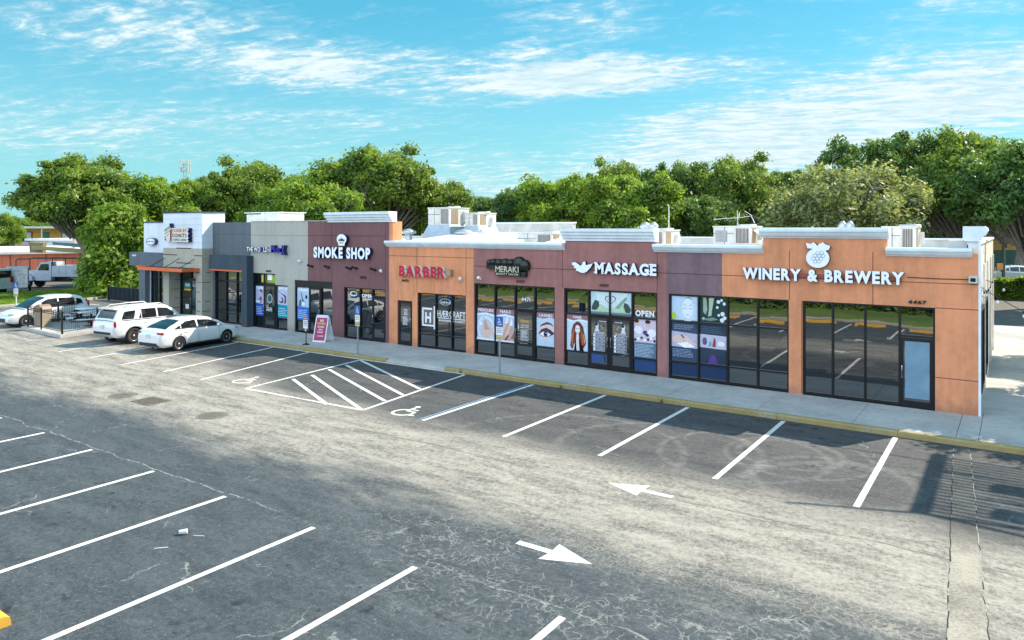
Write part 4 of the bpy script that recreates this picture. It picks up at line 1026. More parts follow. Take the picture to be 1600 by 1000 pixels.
mb = MB(); mb.add([(x, 2.79, z) for x, z in [(-12.76, 4.72), (-12.36, 4.72), (-12.34, 4.80), (-12.42, 4.77), (-12.48, 4.86), (-12.52, 4.78), (-12.56, 4.90), (-12.60, 4.78), (-12.66, 4.86), (-12.70, 4.77), (-12.78, 4.80)]], [(0, 1, 2, 3), (0, 3, 5, 7, 9, 10), (3, 4, 5), (5, 6, 7), (7, 8, 9)], M['black']); mb.add([(x, 2.789, z) for x, z in [(-12.72, 4.60), (-12.40, 4.60), (-12.40, 4.68), (-12.72, 4.68)]], [(0, 1, 2, 3)], plain('emblem_tan', (.55, .50, .38), .5)); mb.build('crown', g, fix=False)
# covered-over dark sign with the salon name
g = empty('shop_sign', (-3.0, 2.98, 3.45), fixed=True); tag(g, 'lumpy black covered sign with gold lettering MERAKI BEAUTY SALON on the maroon wall', 'sign')
blk = plain('black_vinyl_cover', (.008, .011, .009), .32, var=.4)
mb = MB()
for (cx, cz, rx, rz) in ((-3.98, 3.93, .13, .25), (-3.78, 3.95, .14, .24), (-3.52, 3.93, .16, .25), (-3.22, 3.94, .17, .24), (-2.95, 3.94, .16, .22), (-2.55, 3.92, .28, .26), (-2.30, 3.85, .24, .28)):
    mb.lathe([(rx, 0), (rx, -.13), (rx * .7, -.20), (.01, -.215)], (cx, 2.99, cz), 'Y', blk, 20)
for f_ in range(1): pass
mb.box(-4.10, -2.10, 2.84, 2.985, 3.68, 3.98, blk); mb.build('cover', g)
mb = MB(); mb.box(-3.62, -2.42, 2.80, 2.99, 3.43, 3.78, blk); mb.box(-2.5, -2.2, 2.83, 2.99, 3.42, 3.6, blk); mb.build('lower_cover', g)
gold = plain('gold_letter', (.62, .56, .40), .35)
mb = MB(); flat_text(mb, 'MERAKI', -3.60, -2.48, 3.58, .24, 2.765, gold, .008); flat_text(mb, 'BEAUTY SALON', -3.56, -2.50, 3.47, .075, 2.765, gold, .02); mb.build('lettering', g, fix=False)
mb = MB(); mb.box(-3.62, -2.46, 2.768, 2.799, 3.56, 3.84, blk); mb.build('letter_backing', g)
# corner shop signs
g = empty('shop_sign', (-25.2, 2.33, 4.55), fixed=True); tag(g, 'cup-shaped and stepped donut shop sign with orange, magenta and green words on the white tower', 'sign')
cream = plain('sign_cream', (.72, .68, .60), .35)
emblem(g, 'panel', [[(-25.75, 4.55), (-24.12, 4.55), (-24.06, 4.62), (-24.16, 4.70), (-24.06, 4.78), (-24.16, 4.90), (-24.06, 5.02), (-24.16, 5.14), (-24.06, 5.26), (-24.14, 5.34), (-25.72, 5.34)]], y=2.10, face=cream)
grn = plain('cup_green', (.26, .32, .22), .4); cred = plain('cup_red', (.36, .07, .06), .4)
mb = MB()
def plate(mb, pts, y, m, back=2.34, side=None):
    n = len(pts); mb.add([(a, y, b) for a, b in pts], [tuple(range(n))], m); mb.add([(a, y, b) for a, b in pts] + [(a, back, b) for a, b in pts], [(i, (i + 1) % n, n + (i + 1) % n, n + i) for i in range(n)], side or M['navy'])
plate(mb, [(-26.40, 4.62), (-25.86, 4.62), (-25.74, 5.30), (-25.92, 5.42), (-25.94, 5.60), (-26.12, 5.60), (-26.14, 5.44), (-26.46, 5.28)], 2.08, cream)
for pts, mm in (([(-26.44, 5.26), (-25.98, 5.44), (-25.80, 5.34), (-26.42, 5.10)], grn), ([(-26.42, 5.02), (-25.80, 5.26), (-25.80, 5.20), (-26.42, 4.96)], grn), ([(-26.42, 4.90), (-26.22, 4.62), (-26.40, 4.62)], cred), ([(-25.88, 5.22), (-25.76, 5.26), (-25.80, 4.66), (-25.86, 4.62)], cred), ([(-26.34, 4.86), (-25.98, 5.02), (-25.98, 4.98), (-26.34, 4.80)], grn)):
    mb.add([(a, 2.074, b) for a, b in pts], [tuple(range(len(pts)))], mm)
mb.build('cup', g, fix=False)
mb = MB(); flat_text(mb, "DUNKIN'", -25.66, -24.24, 5.10, .20, 2.092, plain('sign_orange', (.60, .14, .03), .35), .035); flat_text(mb, 'DONUTS', -25.66, -24.26, 4.82, .21, 2.092, plain('sign_magenta', (.17, .02, .045), .35), .035); flat_text(mb, 'COFFEE & MORE', -25.66, -24.26, 4.62, .12, 2.092, plain('sign_green', (.05, .11, .07), .35), .03); mb.build('lettering', g, fix=False)
g = empty('oval_sign', (-29.3, 2.98, 4.5), fixed=True); tag(g, 'small white oval sign with a dark rim left of the tower', 'sign')
emblem(g, 'plate', [circ(-29.25, 4.53, .52, .23, 30)], y=2.80)
mb = MB(); o_ = circ(-29.25, 4.53, .50, .215, 30); i_ = circ(-29.25, 4.53, .45, .18, 30); mb.add([(x, 2.795, z) for x, z in o_ + i_], [(j, (j + 1) % 30, 30 + (j + 1) % 30, 30 + j) for j in range(30)], plain('sign_maroon', (.12, .03, .05), .4)); flat_text(mb, 'DRIVE THRU', -29.62, -28.88, 4.49, .08, 2.79, M['black'], .03); mb.build('lettering', g, fix=False)
# street numbers
def number(t, x0, x1, z, h, y, m, lab):
    mb = MB(); flat_text(mb, t, x0, x1, z, h, y, m, .035, shear=.0); 
    vs = list(mb.v); o = mb.build('street_number', fix=False)
    md = o.modifiers.new('s', 'SOLIDIFY'); md.thickness = .02; md.offset = -1
    tag(o, lab, 'number sign')
number('4467', 10.92, 11.38, 3.15, .10, 2.985, M['black'], 'black street number 4467 on the orange wall above the winery door')
number('4469', .95, 1.32, 3.19, .10, 2.985, plain('bronze_number', (.06, .03, .03), .5), 'dark street number 4469 above the double doors under the massage sign')
number('4471', -2.75, -2.35, 3.18, .10, 2.985, plain('bronze_number', (.06, .03, .03), .5), 'dark street number 4471 on the maroon wall under the black salon sign')
number('4473', -8.88, -8.48, 2.96, .10, 2.985, M['black'], 'black street number 4473 under the red barber letters')
number('4475', -11.52, -11.12, 3.0, .10, 2.985, M['black'], 'black street number 4475 on the dark brown smoke shop wall')
number('4477', -18.45, -18.02, 3.06, .10, 2.985, M['black'], 'black street number 4477 on the light grey wall over the music school door')
number('4479', -30.9, -30.45, 3.62, .11, 2.585, M['letterwhite'], 'white street number 4479 on the slate band at the far left corner')
# wall lights
def floodlight(x, z, lab, m, dirx=.6, grp=None, L=.22):
    r_ = empty('wall_light', (x, 2.99, z)); tag(r_, lab, 'wall light', grp)
    mb = MB(); mb.box(-.05, .05, -.03, .008, -.05, .05, m); mb.tube([(0, -.03, 0), (.01, -.10, .02)], .014, m, 6); mb.build('mount', r_)
    mb = MB(); d = Vector((dirx, -.5, .25)).normalized(); a = Vector((0, -.10, .02))
    mb.tube([a - d * L * .4, a - d * L * .3, a + d * L * .3, a + d * L * .6], [.025, .042, .05, .062], m, 12); mb.build('lamp_head', r_)
wm = plain('white_fixture', (.72, .72, .70), .4)
floodlight(-15.75, 3.66, 'small white floodlight on the light grey wall left of the smoke shop', wm)
floodlight(-10.12, 3.36, 'white cylinder floodlight at the right edge of the dark brown wall', wm)
floodlight(-5.55, 3.18, 'white floodlight on the orange wall to the right of the barber letters', wm)
floodlight(-4.52, 3.26, 'stubby white floodlight on the maroon wall left of the black salon sign', wm, .1, L=.12)
for x, z, lab in ((-14.85, 3.45, 'leftmost'), (-13.65, 3.44, 'second from left'), (-12.15, 3.42, 'middle'), (-11.75, 3.45, 'second from right'), (-10.55, 3.42, 'rightmost')):
    floodlight(x, z, lab + ' of the five dark gooseneck lights under the smoke shop letters', M['black'], -.5, 'dark lights under the smoke shop letters', .3)
mb = MB(); mb.box(12.40, 12.60, 2.86, 2.998, 3.80, 3.99, plain('pale_box', (.50, .56, .50), .5)); mb.box(12.44, 12.56, 2.85, 2.859, 3.84, 3.94, M['dark']); tag(mb.build('junction_box'), 'pale green electrical box at the upper right corner of the orange wall', 'electrical box')
mb = MB(); mb.tube([(10.9, 2.985, 3.90), (11.6, 2.985, 3.885), (12.4, 2.985, 3.89)], .012, M['black'], 6); tag(mb.build('conduit'), 'thin dark conduit running from the winery letters to the corner box', 'conduit')
# ================================================================== ROOF PLANT
def hvac(x0, x1, y0, y1, z0, z1, lab, curb=None, slats=True, coil='R'):
    r_ = empty('rooftop_unit', ((x0 + x1) / 2, (y0 + y1) / 2, 4.3), fixed=True); tag(r_, lab, 'air conditioner', 'air conditioning units on the roof')
    m = M['hvac']; L = x1 - x0
    mb = MB(); mb.box(x0, x1, y0, y1, z0, z1 - .05, m); mb.box(x0 - .03, x1 + .03, y0 - .03, y1 + .03, z1 - .05, z1, m)
    for x in (x0 + L * .30,): mb.box(x - .008, x + .008, y0 - .006, y0, z0, z1 - .05, M['frame'])
    mb.box(x0, x0 + L * .55, y0 - .005, y0, z0 + (z1 - z0) * .58, z0 + (z1 - z0) * .6, M['frame'])
    mb.build('cabinet', r_)
    mb = MB(); a = x0 + L * .60; mb.box(a, x1 - .10, y0 - .012, y0 - .001, z0 + .05, z1 - .10, M['hvaccoil'])
    k = 0; x = a
    while x < x1 - .12: mb.box(x, x + .012, y0 - .03, y0 - .013, z0 + .05, z1 - .10, m); x += .05
    mb.box(x1 + .001, x1 + .012, y0 + .12, y0 + (y1 - y0) * .42, z0 + .05, z1 - .10, M['coilsun']); mb.build('coil', r_)
    mb = MB(); mb.box(x1 + .001, x1 + .14, y0 + (y1 - y0) * .68, y0 + (y1 - y0) * .82, z0 + .15, z1 - .2, m); mb.build('hood', r_)
    mb = MB(); cx, cy = x0 + L * .75, (y0 + y1) / 2; mb.lathe([(.34, 0), (.34, .05), (.30, .06)], (cx, cy, z1), 'Z', M['hvac'], 20)
    for j in range(6): rr = .05 * (j + 1); mb.lathe([(rr, .062), (rr, .068), (rr - .012, .068)], (cx, cy, z1), 'Z', M['frame'], 16)
    mb.build('fan_grille', r_)
    if curb:
        c = curb; mb = MB()
        vs = [(x0 - c, y0 - c, 4.302), (x1 + c, y0 - c, 4.302), (x1 + c, y1 + c, 4.302), (x0 - c, y1 + c, 4.302), (x0, y0, z0), (x1, y0, z0), (x1, y1, z0), (x0, y1, z0)]
        mb.add(vs, [(0, 1, 5, 4), (1, 2, 6, 5), (2, 3, 7, 6), (3, 0, 4, 7)], plain('curb_metal', (.36, .43, .48), .45, .5)); mb.build('curb', r_)
    else:
        mb = MB(); mb.box(x0 + .05, x1 - .05, y0 + .05, y1 - .05, 4.3, z0 - .001, M['metal']); mb.build('curb', r_)
    return r_
hvac(-11.75, -10.3, 8.0, 9.6, 5.50, 6.40, 'largest boxy beige rooftop air conditioner on a flared blue-grey curb, left of its neighbour', .45)
hvac(-9.85, -8.98, 8.7, 10.2, 5.45, 6.12, 'smaller beige rooftop air conditioner on a flared curb, right behind the largest one', .40)
hvac(-4.2, -2.45, 5.2, 6.6, 4.5, 5.14, 'low beige rooftop air conditioner behind the cornice at the left of the raised massage parapet')
hvac(1.3, 2.5, 5.3, 6.8, 4.6, 5.26, 'beige rooftop air conditioner half hidden behind the right end of the massage parapet')
u = hvac(4.15, 5.55, 6.0, 7.3, 4.72, 5.40, 'pale grey rooftop air conditioner with side louvre below the television antenna')
mb = MB(); mb.box(4.24, 4.66, 5.975, 5.987, 4.82, 5.22, plain('louvre_blue', (.20, .24, .27), .5))
for k in range(9): mb.box(4.26 + k * .045, 4.275 + k * .045, 5.962, 5.974, 4.83, 5.21, M['hvac'])
mb.build('louvre', u)
mb = MB(); mb.add([(5.58, 6.2, 5.25), (5.58, 6.8, 5.25), (6.3, 6.8, 4.75), (6.3, 6.2, 4.75), (5.58, 6.2, 5.20), (5.58, 6.8, 5.20), (6.3, 6.8, 4.70), (6.3, 6.2, 4.70)], [(0, 1, 2, 3), (7, 6, 5, 4), (0, 3, 7, 4), (1, 5, 6, 2), (2, 6, 7, 3)], M['hvac']); mb.build('duct_hood', u)
hvac(9.75, 10.75, 6.6, 8.0, 4.6, 5.38, 'grey rooftop air conditioner with open corner behind the low cornice near the right corner')
g = empty('antenna', (4.86, 6.6, 5.4)); tag(g, 'thin white television antenna with a long boom on the rooftop unit', 'antenna')
mb = MB(); mb.tube([(0, 0, 0), (0, 0, .46)], .014, wm, 6); mb.build('mast', g)
mb = MB(); mb.tube([(-.95, .1, .24), (-.5, .05, .29), (0, 0, .30), (.58, -.1, .37)], .012, wm, 6); mb.build('boom', g)
mb = MB()
for (a, b) in (((-.95, .1, .24), (-.82, -.1, .30)), ((.58, -.1, .37), (.20, .25, .56)), ((.54, -.1, .36), (.74, -.35, .10)), ((0, 0, .30), (-.06, .2, .58)), ((.05, 0, .32), (-.02, .3, .5))): mb.tube([a, b], .011, wm, 5)
mb.build('element', g)
g = empty('vent_pipe', (1.55, 8, 4.3)); tag(g, 'tall thin white vent pole on the roof right of the massage parapet', 'vent')
mb = MB(); mb.tube([(0, 0, 0), (0, 0, 1.95)], .02, wm, 8); mb.tube([(0, 0, 0), (0, 0, .1)], .08, wm, 8); mb.build('pipe', g)
def turbine(x, y, z, lab, s=1.0):
    r_ = empty('roof_vent', (x, y, 4.3)); tag(r_, lab, 'roof vent', 'round metal vents on the roof'); h = z - 4.3
    mb = MB(); mb.lathe([(.16 * s, 0), (.16 * s, h), (.15 * s, h + .02)], (0, 0, 0), 'Z', M['metal'], 16); mb.build('pipe', r_)
    mb = MB(); mb.lathe([(.17 * s, h), (.34 * s, h + .05), (.36 * s, h + .14), (.22 * s, h + .24), (.05, h + .30)], (0, 0, 0), 'Z', M['metal'], 20); mb.build('cap', r_)
turbine(-12.1, 6.9, 5.0, 'mushroom-capped galvanised roof vent left of the largest rooftop unit', 1.1)
turbine(-8.9, 7.4, 4.98, 'low domed galvanised roof vent in front of the second rooftop unit', 1.3)
turbine(-8.1, 7.8, 4.95, 'small galvanised roof vent just right of the domed one', .5)
turbine(-.7, 10.6, 5.3, 'left silver roof vent peeping over the massage parapet', .7)
turbine(-.35, 10.7, 5.3, 'right silver roof vent peeping over the massage parapet', .7)
turbine(8.15, 8.6, 5.28, 'left of two small white vents peeping over the winery parapet', .45)
turbine(8.4, 8.6, 5.28, 'right of two small white vents peeping over the winery parapet', .45)
g = MB(); g.box(-27.9, -26.3, 8.5, 10.4, 4.6, 6.22, M['hvac']); g.box(-26.29, -24.4, 8.4, 10.3, 4.6, 6.30, M['hvac']); g.box(-27.95, -24.35, 8.35, 10.45, 6.30, 6.35, M['trim'])
tag(g.build('rooftop_screen'), 'pale boxy rooftop equipment enclosure behind the slate wall of the corner shop', 'roof enclosure')

def stub(x, y, h, r, lab):
    mb = MB(); mb.tube([(x, y, 4.3), (x, y, h)], r, M['metal'], 8); mb.lathe([(r * 2.4, 0), (r * 1.2, .08)], (x, y, 4.3), 'Z', M['metal'], 10); tag(mb.build('vent_pipe'), lab, 'vent')
stub(-10.9, 6.6, 5.05, .05, 'short grey vent stub standing before the largest rooftop unit')
stub(-7.2, 8.9, 5.35, .06, 'short grey vent stub on the white roof right of the domed vent')
stub(-6.9, 11.0, 5.3, .04, 'thin vent stub before the rear parapet of the white roof')
stub(7.4, 7.2, 5.38, .04, 'thin vent stub just topping the winery parapet')
for (a, b, z) in (((-9.0, 9.6), (-3.8, 9.9), 4.62), ((2.6, 6.6), (4.1, 6.7), 4.5)):
    mb = MB(); mb.tube([(*a, z), (*b, z)], .03, M['metal'], 6); tag(mb.build('gas_pipe'), ('long' if z > 4.6 else 'short') + ' grey gas pipe lying across the white roof', 'pipe')
# ================================================================== STREET FURNITURE
signblue = plain('sign_blue', (0.02, 0.09, 0.36), .4, var=.05); signwhite = plain('sign_white', (.74, .75, .76), .4, var=.05); signtan = plain('sign_tan', (.58, .46, .24), .4, var=.05)
signred = plain('sign_red', (.45, .02, .03), .4)
def access_sign(x, y, lab, post_m=None, zt=2.1, rz=0.0, base=.0):
    r_ = empty('accessible_parking_sign', (x, y, base), rz); tag(r_, lab, 'parking sign', 'blue accessible parking signs on posts')
    mb = MB(); mb.box(-.025, .025, 0, .02, 0, zt, post_m or M['post']); mb.box(-.03, -.024, -.008, .02, 0, zt, post_m or M['post']); mb.box(.024, .03, -.008, .02, 0, zt, post_m or M['post']); mb.build('post', r_)
    mb = MB(); mb.box(-.15, .15, -.02, -.012, zt - .36, zt, signblue)
    mb.lathe([(.025, 0), (.025, -.002)], (-.01, -.021, zt - .09), 'Y', signwhite, 10)
    for (a, b, c_, d) in ((-.02, .0, -.20, -.11), (-.02, .06, -.175, -.155), (-.02, .075, -.225, -.205), (.055, .075, -.29, -.205), (.07, .105, -.30, -.28)): mb.box(a, b, -.0235, -.0202, zt + c_, zt + d, signwhite)
    n = 18; pts = [(.005 + .075 * math.cos(R(100 + 280 * k / n)), zt - .235 + .07 * math.sin(R(100 + 280 * k / n))) for k in range(n + 1)]
    q = [(.005 + .055 * math.cos(R(100 + 280 * k / n)), zt - .235 + .052 * math.sin(R(100 + 280 * k / n))) for k in range(n + 1)]
    mb.add([(a, -.0225, b) for a, b in pts + q], [(i, i + 1, n + 2 + i, n + 1 + i) for i in range(n)], signwhite)
    mb.build('symbol_plate', r_)
    mb = MB(); mb.box(-.14, .14, -.02, -.012, zt - .66, zt - .38, signwhite)
    for t_, zz_ in (('PARKING BY', -.45), ('DISABLED', -.51), ('PERMIT ONLY', -.57)): flat_text(mb, t_, -.11, .11, zt + zz_, .032, -.0215, M['black'], .02)
    mb.build('permit_plate', r_)
    mb = MB(); mb.box(-.13, .13, -.02, -.012, zt - .84, zt - .68, signtan); flat_text(mb, '$250 FINE', -.09, .09, zt - .78, .05, -.0215, M['black'], .02); mb.build('fine_plate', r_)
    return r_
access_sign(-8.68, .17, 'blue accessible parking sign on a grey kerb post before the smoke shop', base=.147, zt=2.0)
access_sign(-1.52, .17, 'blue accessible parking sign on a grey kerb post before the beauty salon', base=.147, zt=2.05)
access_sign(-34.3, -2.4, 'blue accessible parking sign on a white post behind the parked white hatchback', plain('white_post', (.74, .74, .74), .5), rz=R(30), zt=2.2)
g = empty('tow_away_sign', (-12.43, .62, WK)); tag(g, 'short red and white tow-away sign on a black post and round base on the sidewalk', 'sign')
mb = MB(); mb.lathe([(.16, 0), (.16, .03), (.05, .06), (.03, .08)], (0, 0, 0), 'Z', M['black'], 20); mb.build('base', g)
mb = MB(); mb.tube([(0, 0, .05), (0, 0, .95)], .02, M['black'], 8); mb.build('post', g)
mb = MB(); mb.box(-.15, .15, -.035, -.025, .72, 1.24, signwhite); mb.box(-.15, .15, -.038, -.0352, 1.10, 1.24, signred); flat_text(mb, 'TOW-AWAY', -.12, .12, 1.14, .06, -.0395, signwhite, .03); flat_text(mb, 'CUSTOMER', -.11, .11, 1.0, .045, -.037, M['black'], .03); flat_text(mb, 'PARKING', -.11, .11, .92, .045, -.037, M['black'], .03); flat_text(mb, 'ONLY', -.06, .06, .84, .045, -.037, M['black'], .03)
mb.box(-.05, .05, -.03, -.02, .60, .72, signtan); mb.build('sign_plate', g)
# sandwich board
g = empty('sandwich_board', (-12.62, 1.75, WK), R(14)); tag(g, 'white A-frame sandwich board with a magenta poster leaning open on the sidewalk', 'sandwich board')
wb = plain('white_board', (.74, .77, .80), .5); mag = plain('magenta_poster', (.36, .012, .10), .45)
def panel(mb, y0b, y1t, h, w, m, th=.02, x0=None):
    a = -w / 2; b = w / 2; mb.add([(a, y0b, 0), (b, y0b, 0), (b, y1t, h), (a, y1t, h), (a, y0b + th, 0), (b, y0b + th, 0), (b, y1t + th, h), (a, y1t + th, h)], [(0, 1, 2, 3), (5, 4, 7, 6), (0, 4, 5, 1), (3, 2, 6, 7), (0, 3, 7, 4), (1, 5, 6, 2)], m)
mb = MB(); panel(mb, -.34, -.04, 1.12, .68, wb); b1 = mb.build('front_panel', g)
mb = MB(); panel(mb, .36, .02, 1.12, .68, wb); mb.build('rear_panel', g)
mb = MB(); mb.box(-.30, .30, -.06, .05, 1.10, 1.19, wb); mb.build('header', g)
mb = MB(); 
def onp(t, u): return (u, -.34 + .30 * t - .006, 1.12 * t)
def quad(u0, u1, t0, t1, m, lift=0.0): mb.add([(u0, onp(t0, 0)[1] - lift, 1.12 * t0), (u1, onp(t0, 0)[1] - lift, 1.12 * t0), (u1, onp(t1, 0)[1] - lift, 1.12 * t1), (u0, onp(t1, 0)[1] - lift, 1.12 * t1)], [(0, 1, 2, 3)], m)
quad(-.29, .29, .06, .96, mag)
def ptext(t, u0, u1, t0, h, m):
    tb = MB(); flat_text(tb, t, u0, u1, 0, h, 0, m, .03); mb.add([(v[0], -.34 + .30 * (t0 + v[2] / 1.12) - .010, (t0 * 1.12) + v[2]) for v in tb.v], tb.f, m)
yel = plain('poster_yellow', (.75, .45, .05), .5)
ptext('WE', -.10, .10, .80, .10, signwhite); ptext('OPEN', -.22, .22, .68, .11, yel); ptext('ARE HIRING', -.18, .18, .57, .07, signwhite); ptext('NOW', -.10, .12, .46, .07, signwhite); ptext('TODAY', -.16, .18, .36, .07, signwhite); ptext('ASK INSIDE', -.12, .20, .22, .05, signwhite)
mb.build('poster', g, fix=False)
# string of bulbs at the right side of the shops
def bulbs(A, B, sag, n, lab):
    A = Vector(A); B = Vector(B); pts = []
    for k in range(25):
        t = k / 24; p = A.lerp(B, t); p.z -= sag * 4 * t * (1 - t); pts.append(p)
    r_ = empty('string_lights', A, fixed=True); tag(r_, lab, 'string lights', 'festoon lights beside the shops')
    mb = MB(); mb.tube(pts, .010, M['black'], 5); mb.build('cable', r_)
    for k in range(n):
        t = (k + .7) / n; p = A.lerp(B, t); p.z -= sag * 4 * t * (1 - t)
        mb = MB(); mb.lathe([(.018, 0), (.02, -.07), (.012, -.075)], p, 'Z', M['black'], 8); bo = mb.build('socket', r_)
        mb = MB(); mb.lathe([(.014, -.075), (.035, -.105), (.042, -.14), (.03, -.17), (.005, -.185)], p, 'Z', plain('bulb_glass', (.70, .72, .70), .1), 12); mb.build('bulb', bo)
bulbs((12.64, 3.05, 3.72), (16.2, 6.0, 2.2), .35, 6, 'string of clear bulbs dropping from the front corner of the side wall')
bulbs((12.64, 8.0, 3.6), (16.8, 12.0, 3.6), .5, 6, 'second string of bulbs further back along the side wall')
bulbs((12.70, 3.2, 3.6), (12.75, 15.5, 3.7), .35, 7, 'cable of bulbs running back along the white side wall')
for (x, y, z, lab) in ((16.2, 6.0, 2.3, 'nearer'), (16.8, 12.0, 3.7, 'farther')):
    mb = MB(); mb.tube([(x, y, .01), (x, y, z)], .04, M['black'], 8); mb.tube([(x, y, WK), (x, y, WK + .06)], .14, M['black'], 10); tag(mb.build('light_pole'), lab + ' black pole holding a bulb string outside the right edge', 'pole')
mb = MB(); mb.box(12.78, 12.99, 16.6, 16.85, 3.55, 3.80, plain('orange_lamp', (.55, .22, .05), .5)); tag(mb.build('wall_lamp'), 'small orange lamp box at the far end of the white side wall', 'wall light')
# ---------------------------------------------------------------- patio island
isl = [(-24.5, -4.25), (-25.65, .09), (-31.0, .09), (-29.5, -4.0)]
mb = MB(); mb.prism(isl, 'Z', 0, WK, M['concrete']); struct(mb.build('patio_slab'))
def fence_run(pts, lab, h=1.02, z0=WK):
    r_ = empty('railing', (*pts[0], z0), fixed=True); tag(r_, lab, 'railing', 'black patio railings')
    rails = MB(); bars = MB()
    for (a, b) in zip(pts, pts[1:]):
        a = Vector((*a, z0)); b = Vector((*b, z0)); L = (b - a).length; n = max(1, round(L / 1.9))
        for zz_ in (.12, h - .12, h): rails.tube([a + Vector((0, 0, zz_)), b + Vector((0, 0, zz_))], .018, M['black'], 4)
        k = int(L / .115)
        for i in range(1, k): p = a.lerp(b, i / k); bars.tube([p + Vector((0, 0, .12)), p + Vector((0, 0, h))], .0085, M['black'], 4, False)
        for i in range(n + (1 if b[:2] == Vector(pts[-1])[:2] else 0)):
            p = a.lerp(b, i / n); pb = MB(); pb.box(p.x - .028, p.x + .028, p.y - .028, p.y + .028, z0, z0 + h + .06, M['black']); pb.lathe([(.045, 0), (.045, .03), (.01, .07)], (p.x, p.y, z0 + h + .06), 'Z', M['black'], 8); pb.build('post', r_)
    rails.build('rail', r_); bars.build('bars', r_)
fence_run([(-24.75, -4.05), (-25.75, -.3)], 'black metal railing along the side of the patio nearest the parked sports utility vehicle')
fence_run([(-29.2, -3.8), (-27.4, -3.9), (-24.82, -4.05)], 'low black metal railing along the lane end of the patio')
fence_run([(-30.7, -.2), (-29.35, -3.75)], 'black metal railing along the hatchback side of the patio')
fence_run([(-35.5, 5.6), (-31.5, 6.3)], 'black railing behind the patio running towards the corner shop', z0=0)
mb = MB(); mb.box(-42.0, -31.2, 6.6, 6.68, .05, 1.02, plain('blue_black_mesh', (.02, .045, .07), .7))
for k in range(60): mb.box(-42 + k * .18, -41.97 + k * .18, 6.56, 6.6, .05, 1.02, M['black'])
for x in (-42, -38.5, -35, -31.4): mb.box(x, x + .07, 6.55, 6.72, 0, 1.1, M['black'])
tag(mb.build('mesh_fence'), 'dark blue screened fence left of the corner shop beyond the patio', 'fence')
g = empty('small_sign', (-31.6, 4.2, 0)); tag(g, 'small framed white notice on black legs beside the left end of the corner shop', 'sign')
mb = MB(); mb.box(-.42, -.37, -.02, .02, 0, 1.25, M['black']); mb.box(.37, .42, -.02, .02, 0, 1.25, M['black']); mb.box(-.37, .37, -.02, .02, 1.19, 1.25, M['black']); mb.box(-.37, .37, -.02, .02, .62, .68, M['black']); mb.build('frame', g)
mb = MB(); mb.box(-.36, .36, -.012, .0, .69, 1.18, signwhite); flat_text(mb, 'DRIVE THRU', -.28, .28, .92, .12, -.014, M['black'], .02); mb.build('board', g)
g = empty('trash_bin', (*at(67, 38.3), WK), R(12)); tag(g, 'tan square trash bin with an arched hood on the corner of the patio', 'trash bin')
tb_ = plain('tan_bin', (.50, .40, .30), .7, var=.1); mb = MB(); mb.prism([(-.27, -.27), (.27, -.27), (.27, .27), (-.27, .27)], 'Z', .02, .80, tb_); mb.box(-.29, .29, -.29, .29, .0, .05, tb_); mb.build('body', g)
mb = MB(); mb.prism([(-.29, .80), (.29, .80), (.29, .92), (.22, 1.08), (.10, 1.16), (-.10, 1.16), (-.22, 1.08), (-.29, .92)], 'Y', -.29, .29, plain('bin_hood', (.22, .15, .12), .5)); mb.box(-.18, .18, -.296, -.289, .84, 1.02, plain('bin_flap', (.45, .22, .05), .5)); mb.build('hood', g)
def picnic(x, y, rz, lab):
    r_ = empty('picnic_table', (x, y, WK), rz); tag(r_, lab, 'picnic table', 'round picnic tables on the patio')
    wm_ = plain('expanded_white_metal', (.66, .68, .72), .5, var=.1)
    mb = MB(); mb.lathe([(.60, .70), (.62, .72), (.60, .75), (.02, .75)], (0, 0, 0), 'Z', wm_, 28); mb.build('table_top', r_)
    mb = MB(); mb.tube([(0, 0, .02), (0, 0, .70)], .045, M['black'], 10)
    for k in range(4):
        q = R(45 + 90 * k); d = Vector((math.cos(q), math.sin(q), 0)); mb.tube([d * .04 + Vector((0, 0, .3)), d * .45 + Vector((0, 0, .22)), d * .95 + Vector((0, 0, .25)), d * .98 + Vector((0, 0, .42))], .026, M['black'], 6)
    mb.lathe([(.32, .0), (.32, .02), (.05, .05)], (0, 0, 0), 'Z', M['black'], 16)
    mb.build('frame', r_)
    for k in range(4):
        q = R(45 + 90 * k); mb = MB(); c_, s_ = math.cos(q), math.sin(q)
        P = []
        for j in range(13): t = R(-34 + 68 * j / 12); P.append((1.16 * math.cos(q + t * .8), 1.16 * math.sin(q + t * .8)))
        for j in range(12, -1, -1): t = R(-34 + 68 * j / 12); P.append((.84 * math.cos(q + t * .8), .84 * math.sin(q + t * .8)))
        mb.prism(P, 'Z', .43, .46, wm_); mb.build('bench_seat', r_)
picnic(-26.9, -1.7, .2, 'round white-topped picnic table with curved benches nearer the railing corner of the patio')
picnic(-29.0, -.9, .7, 'round white-topped picnic table with curved benches farther back on the patio')
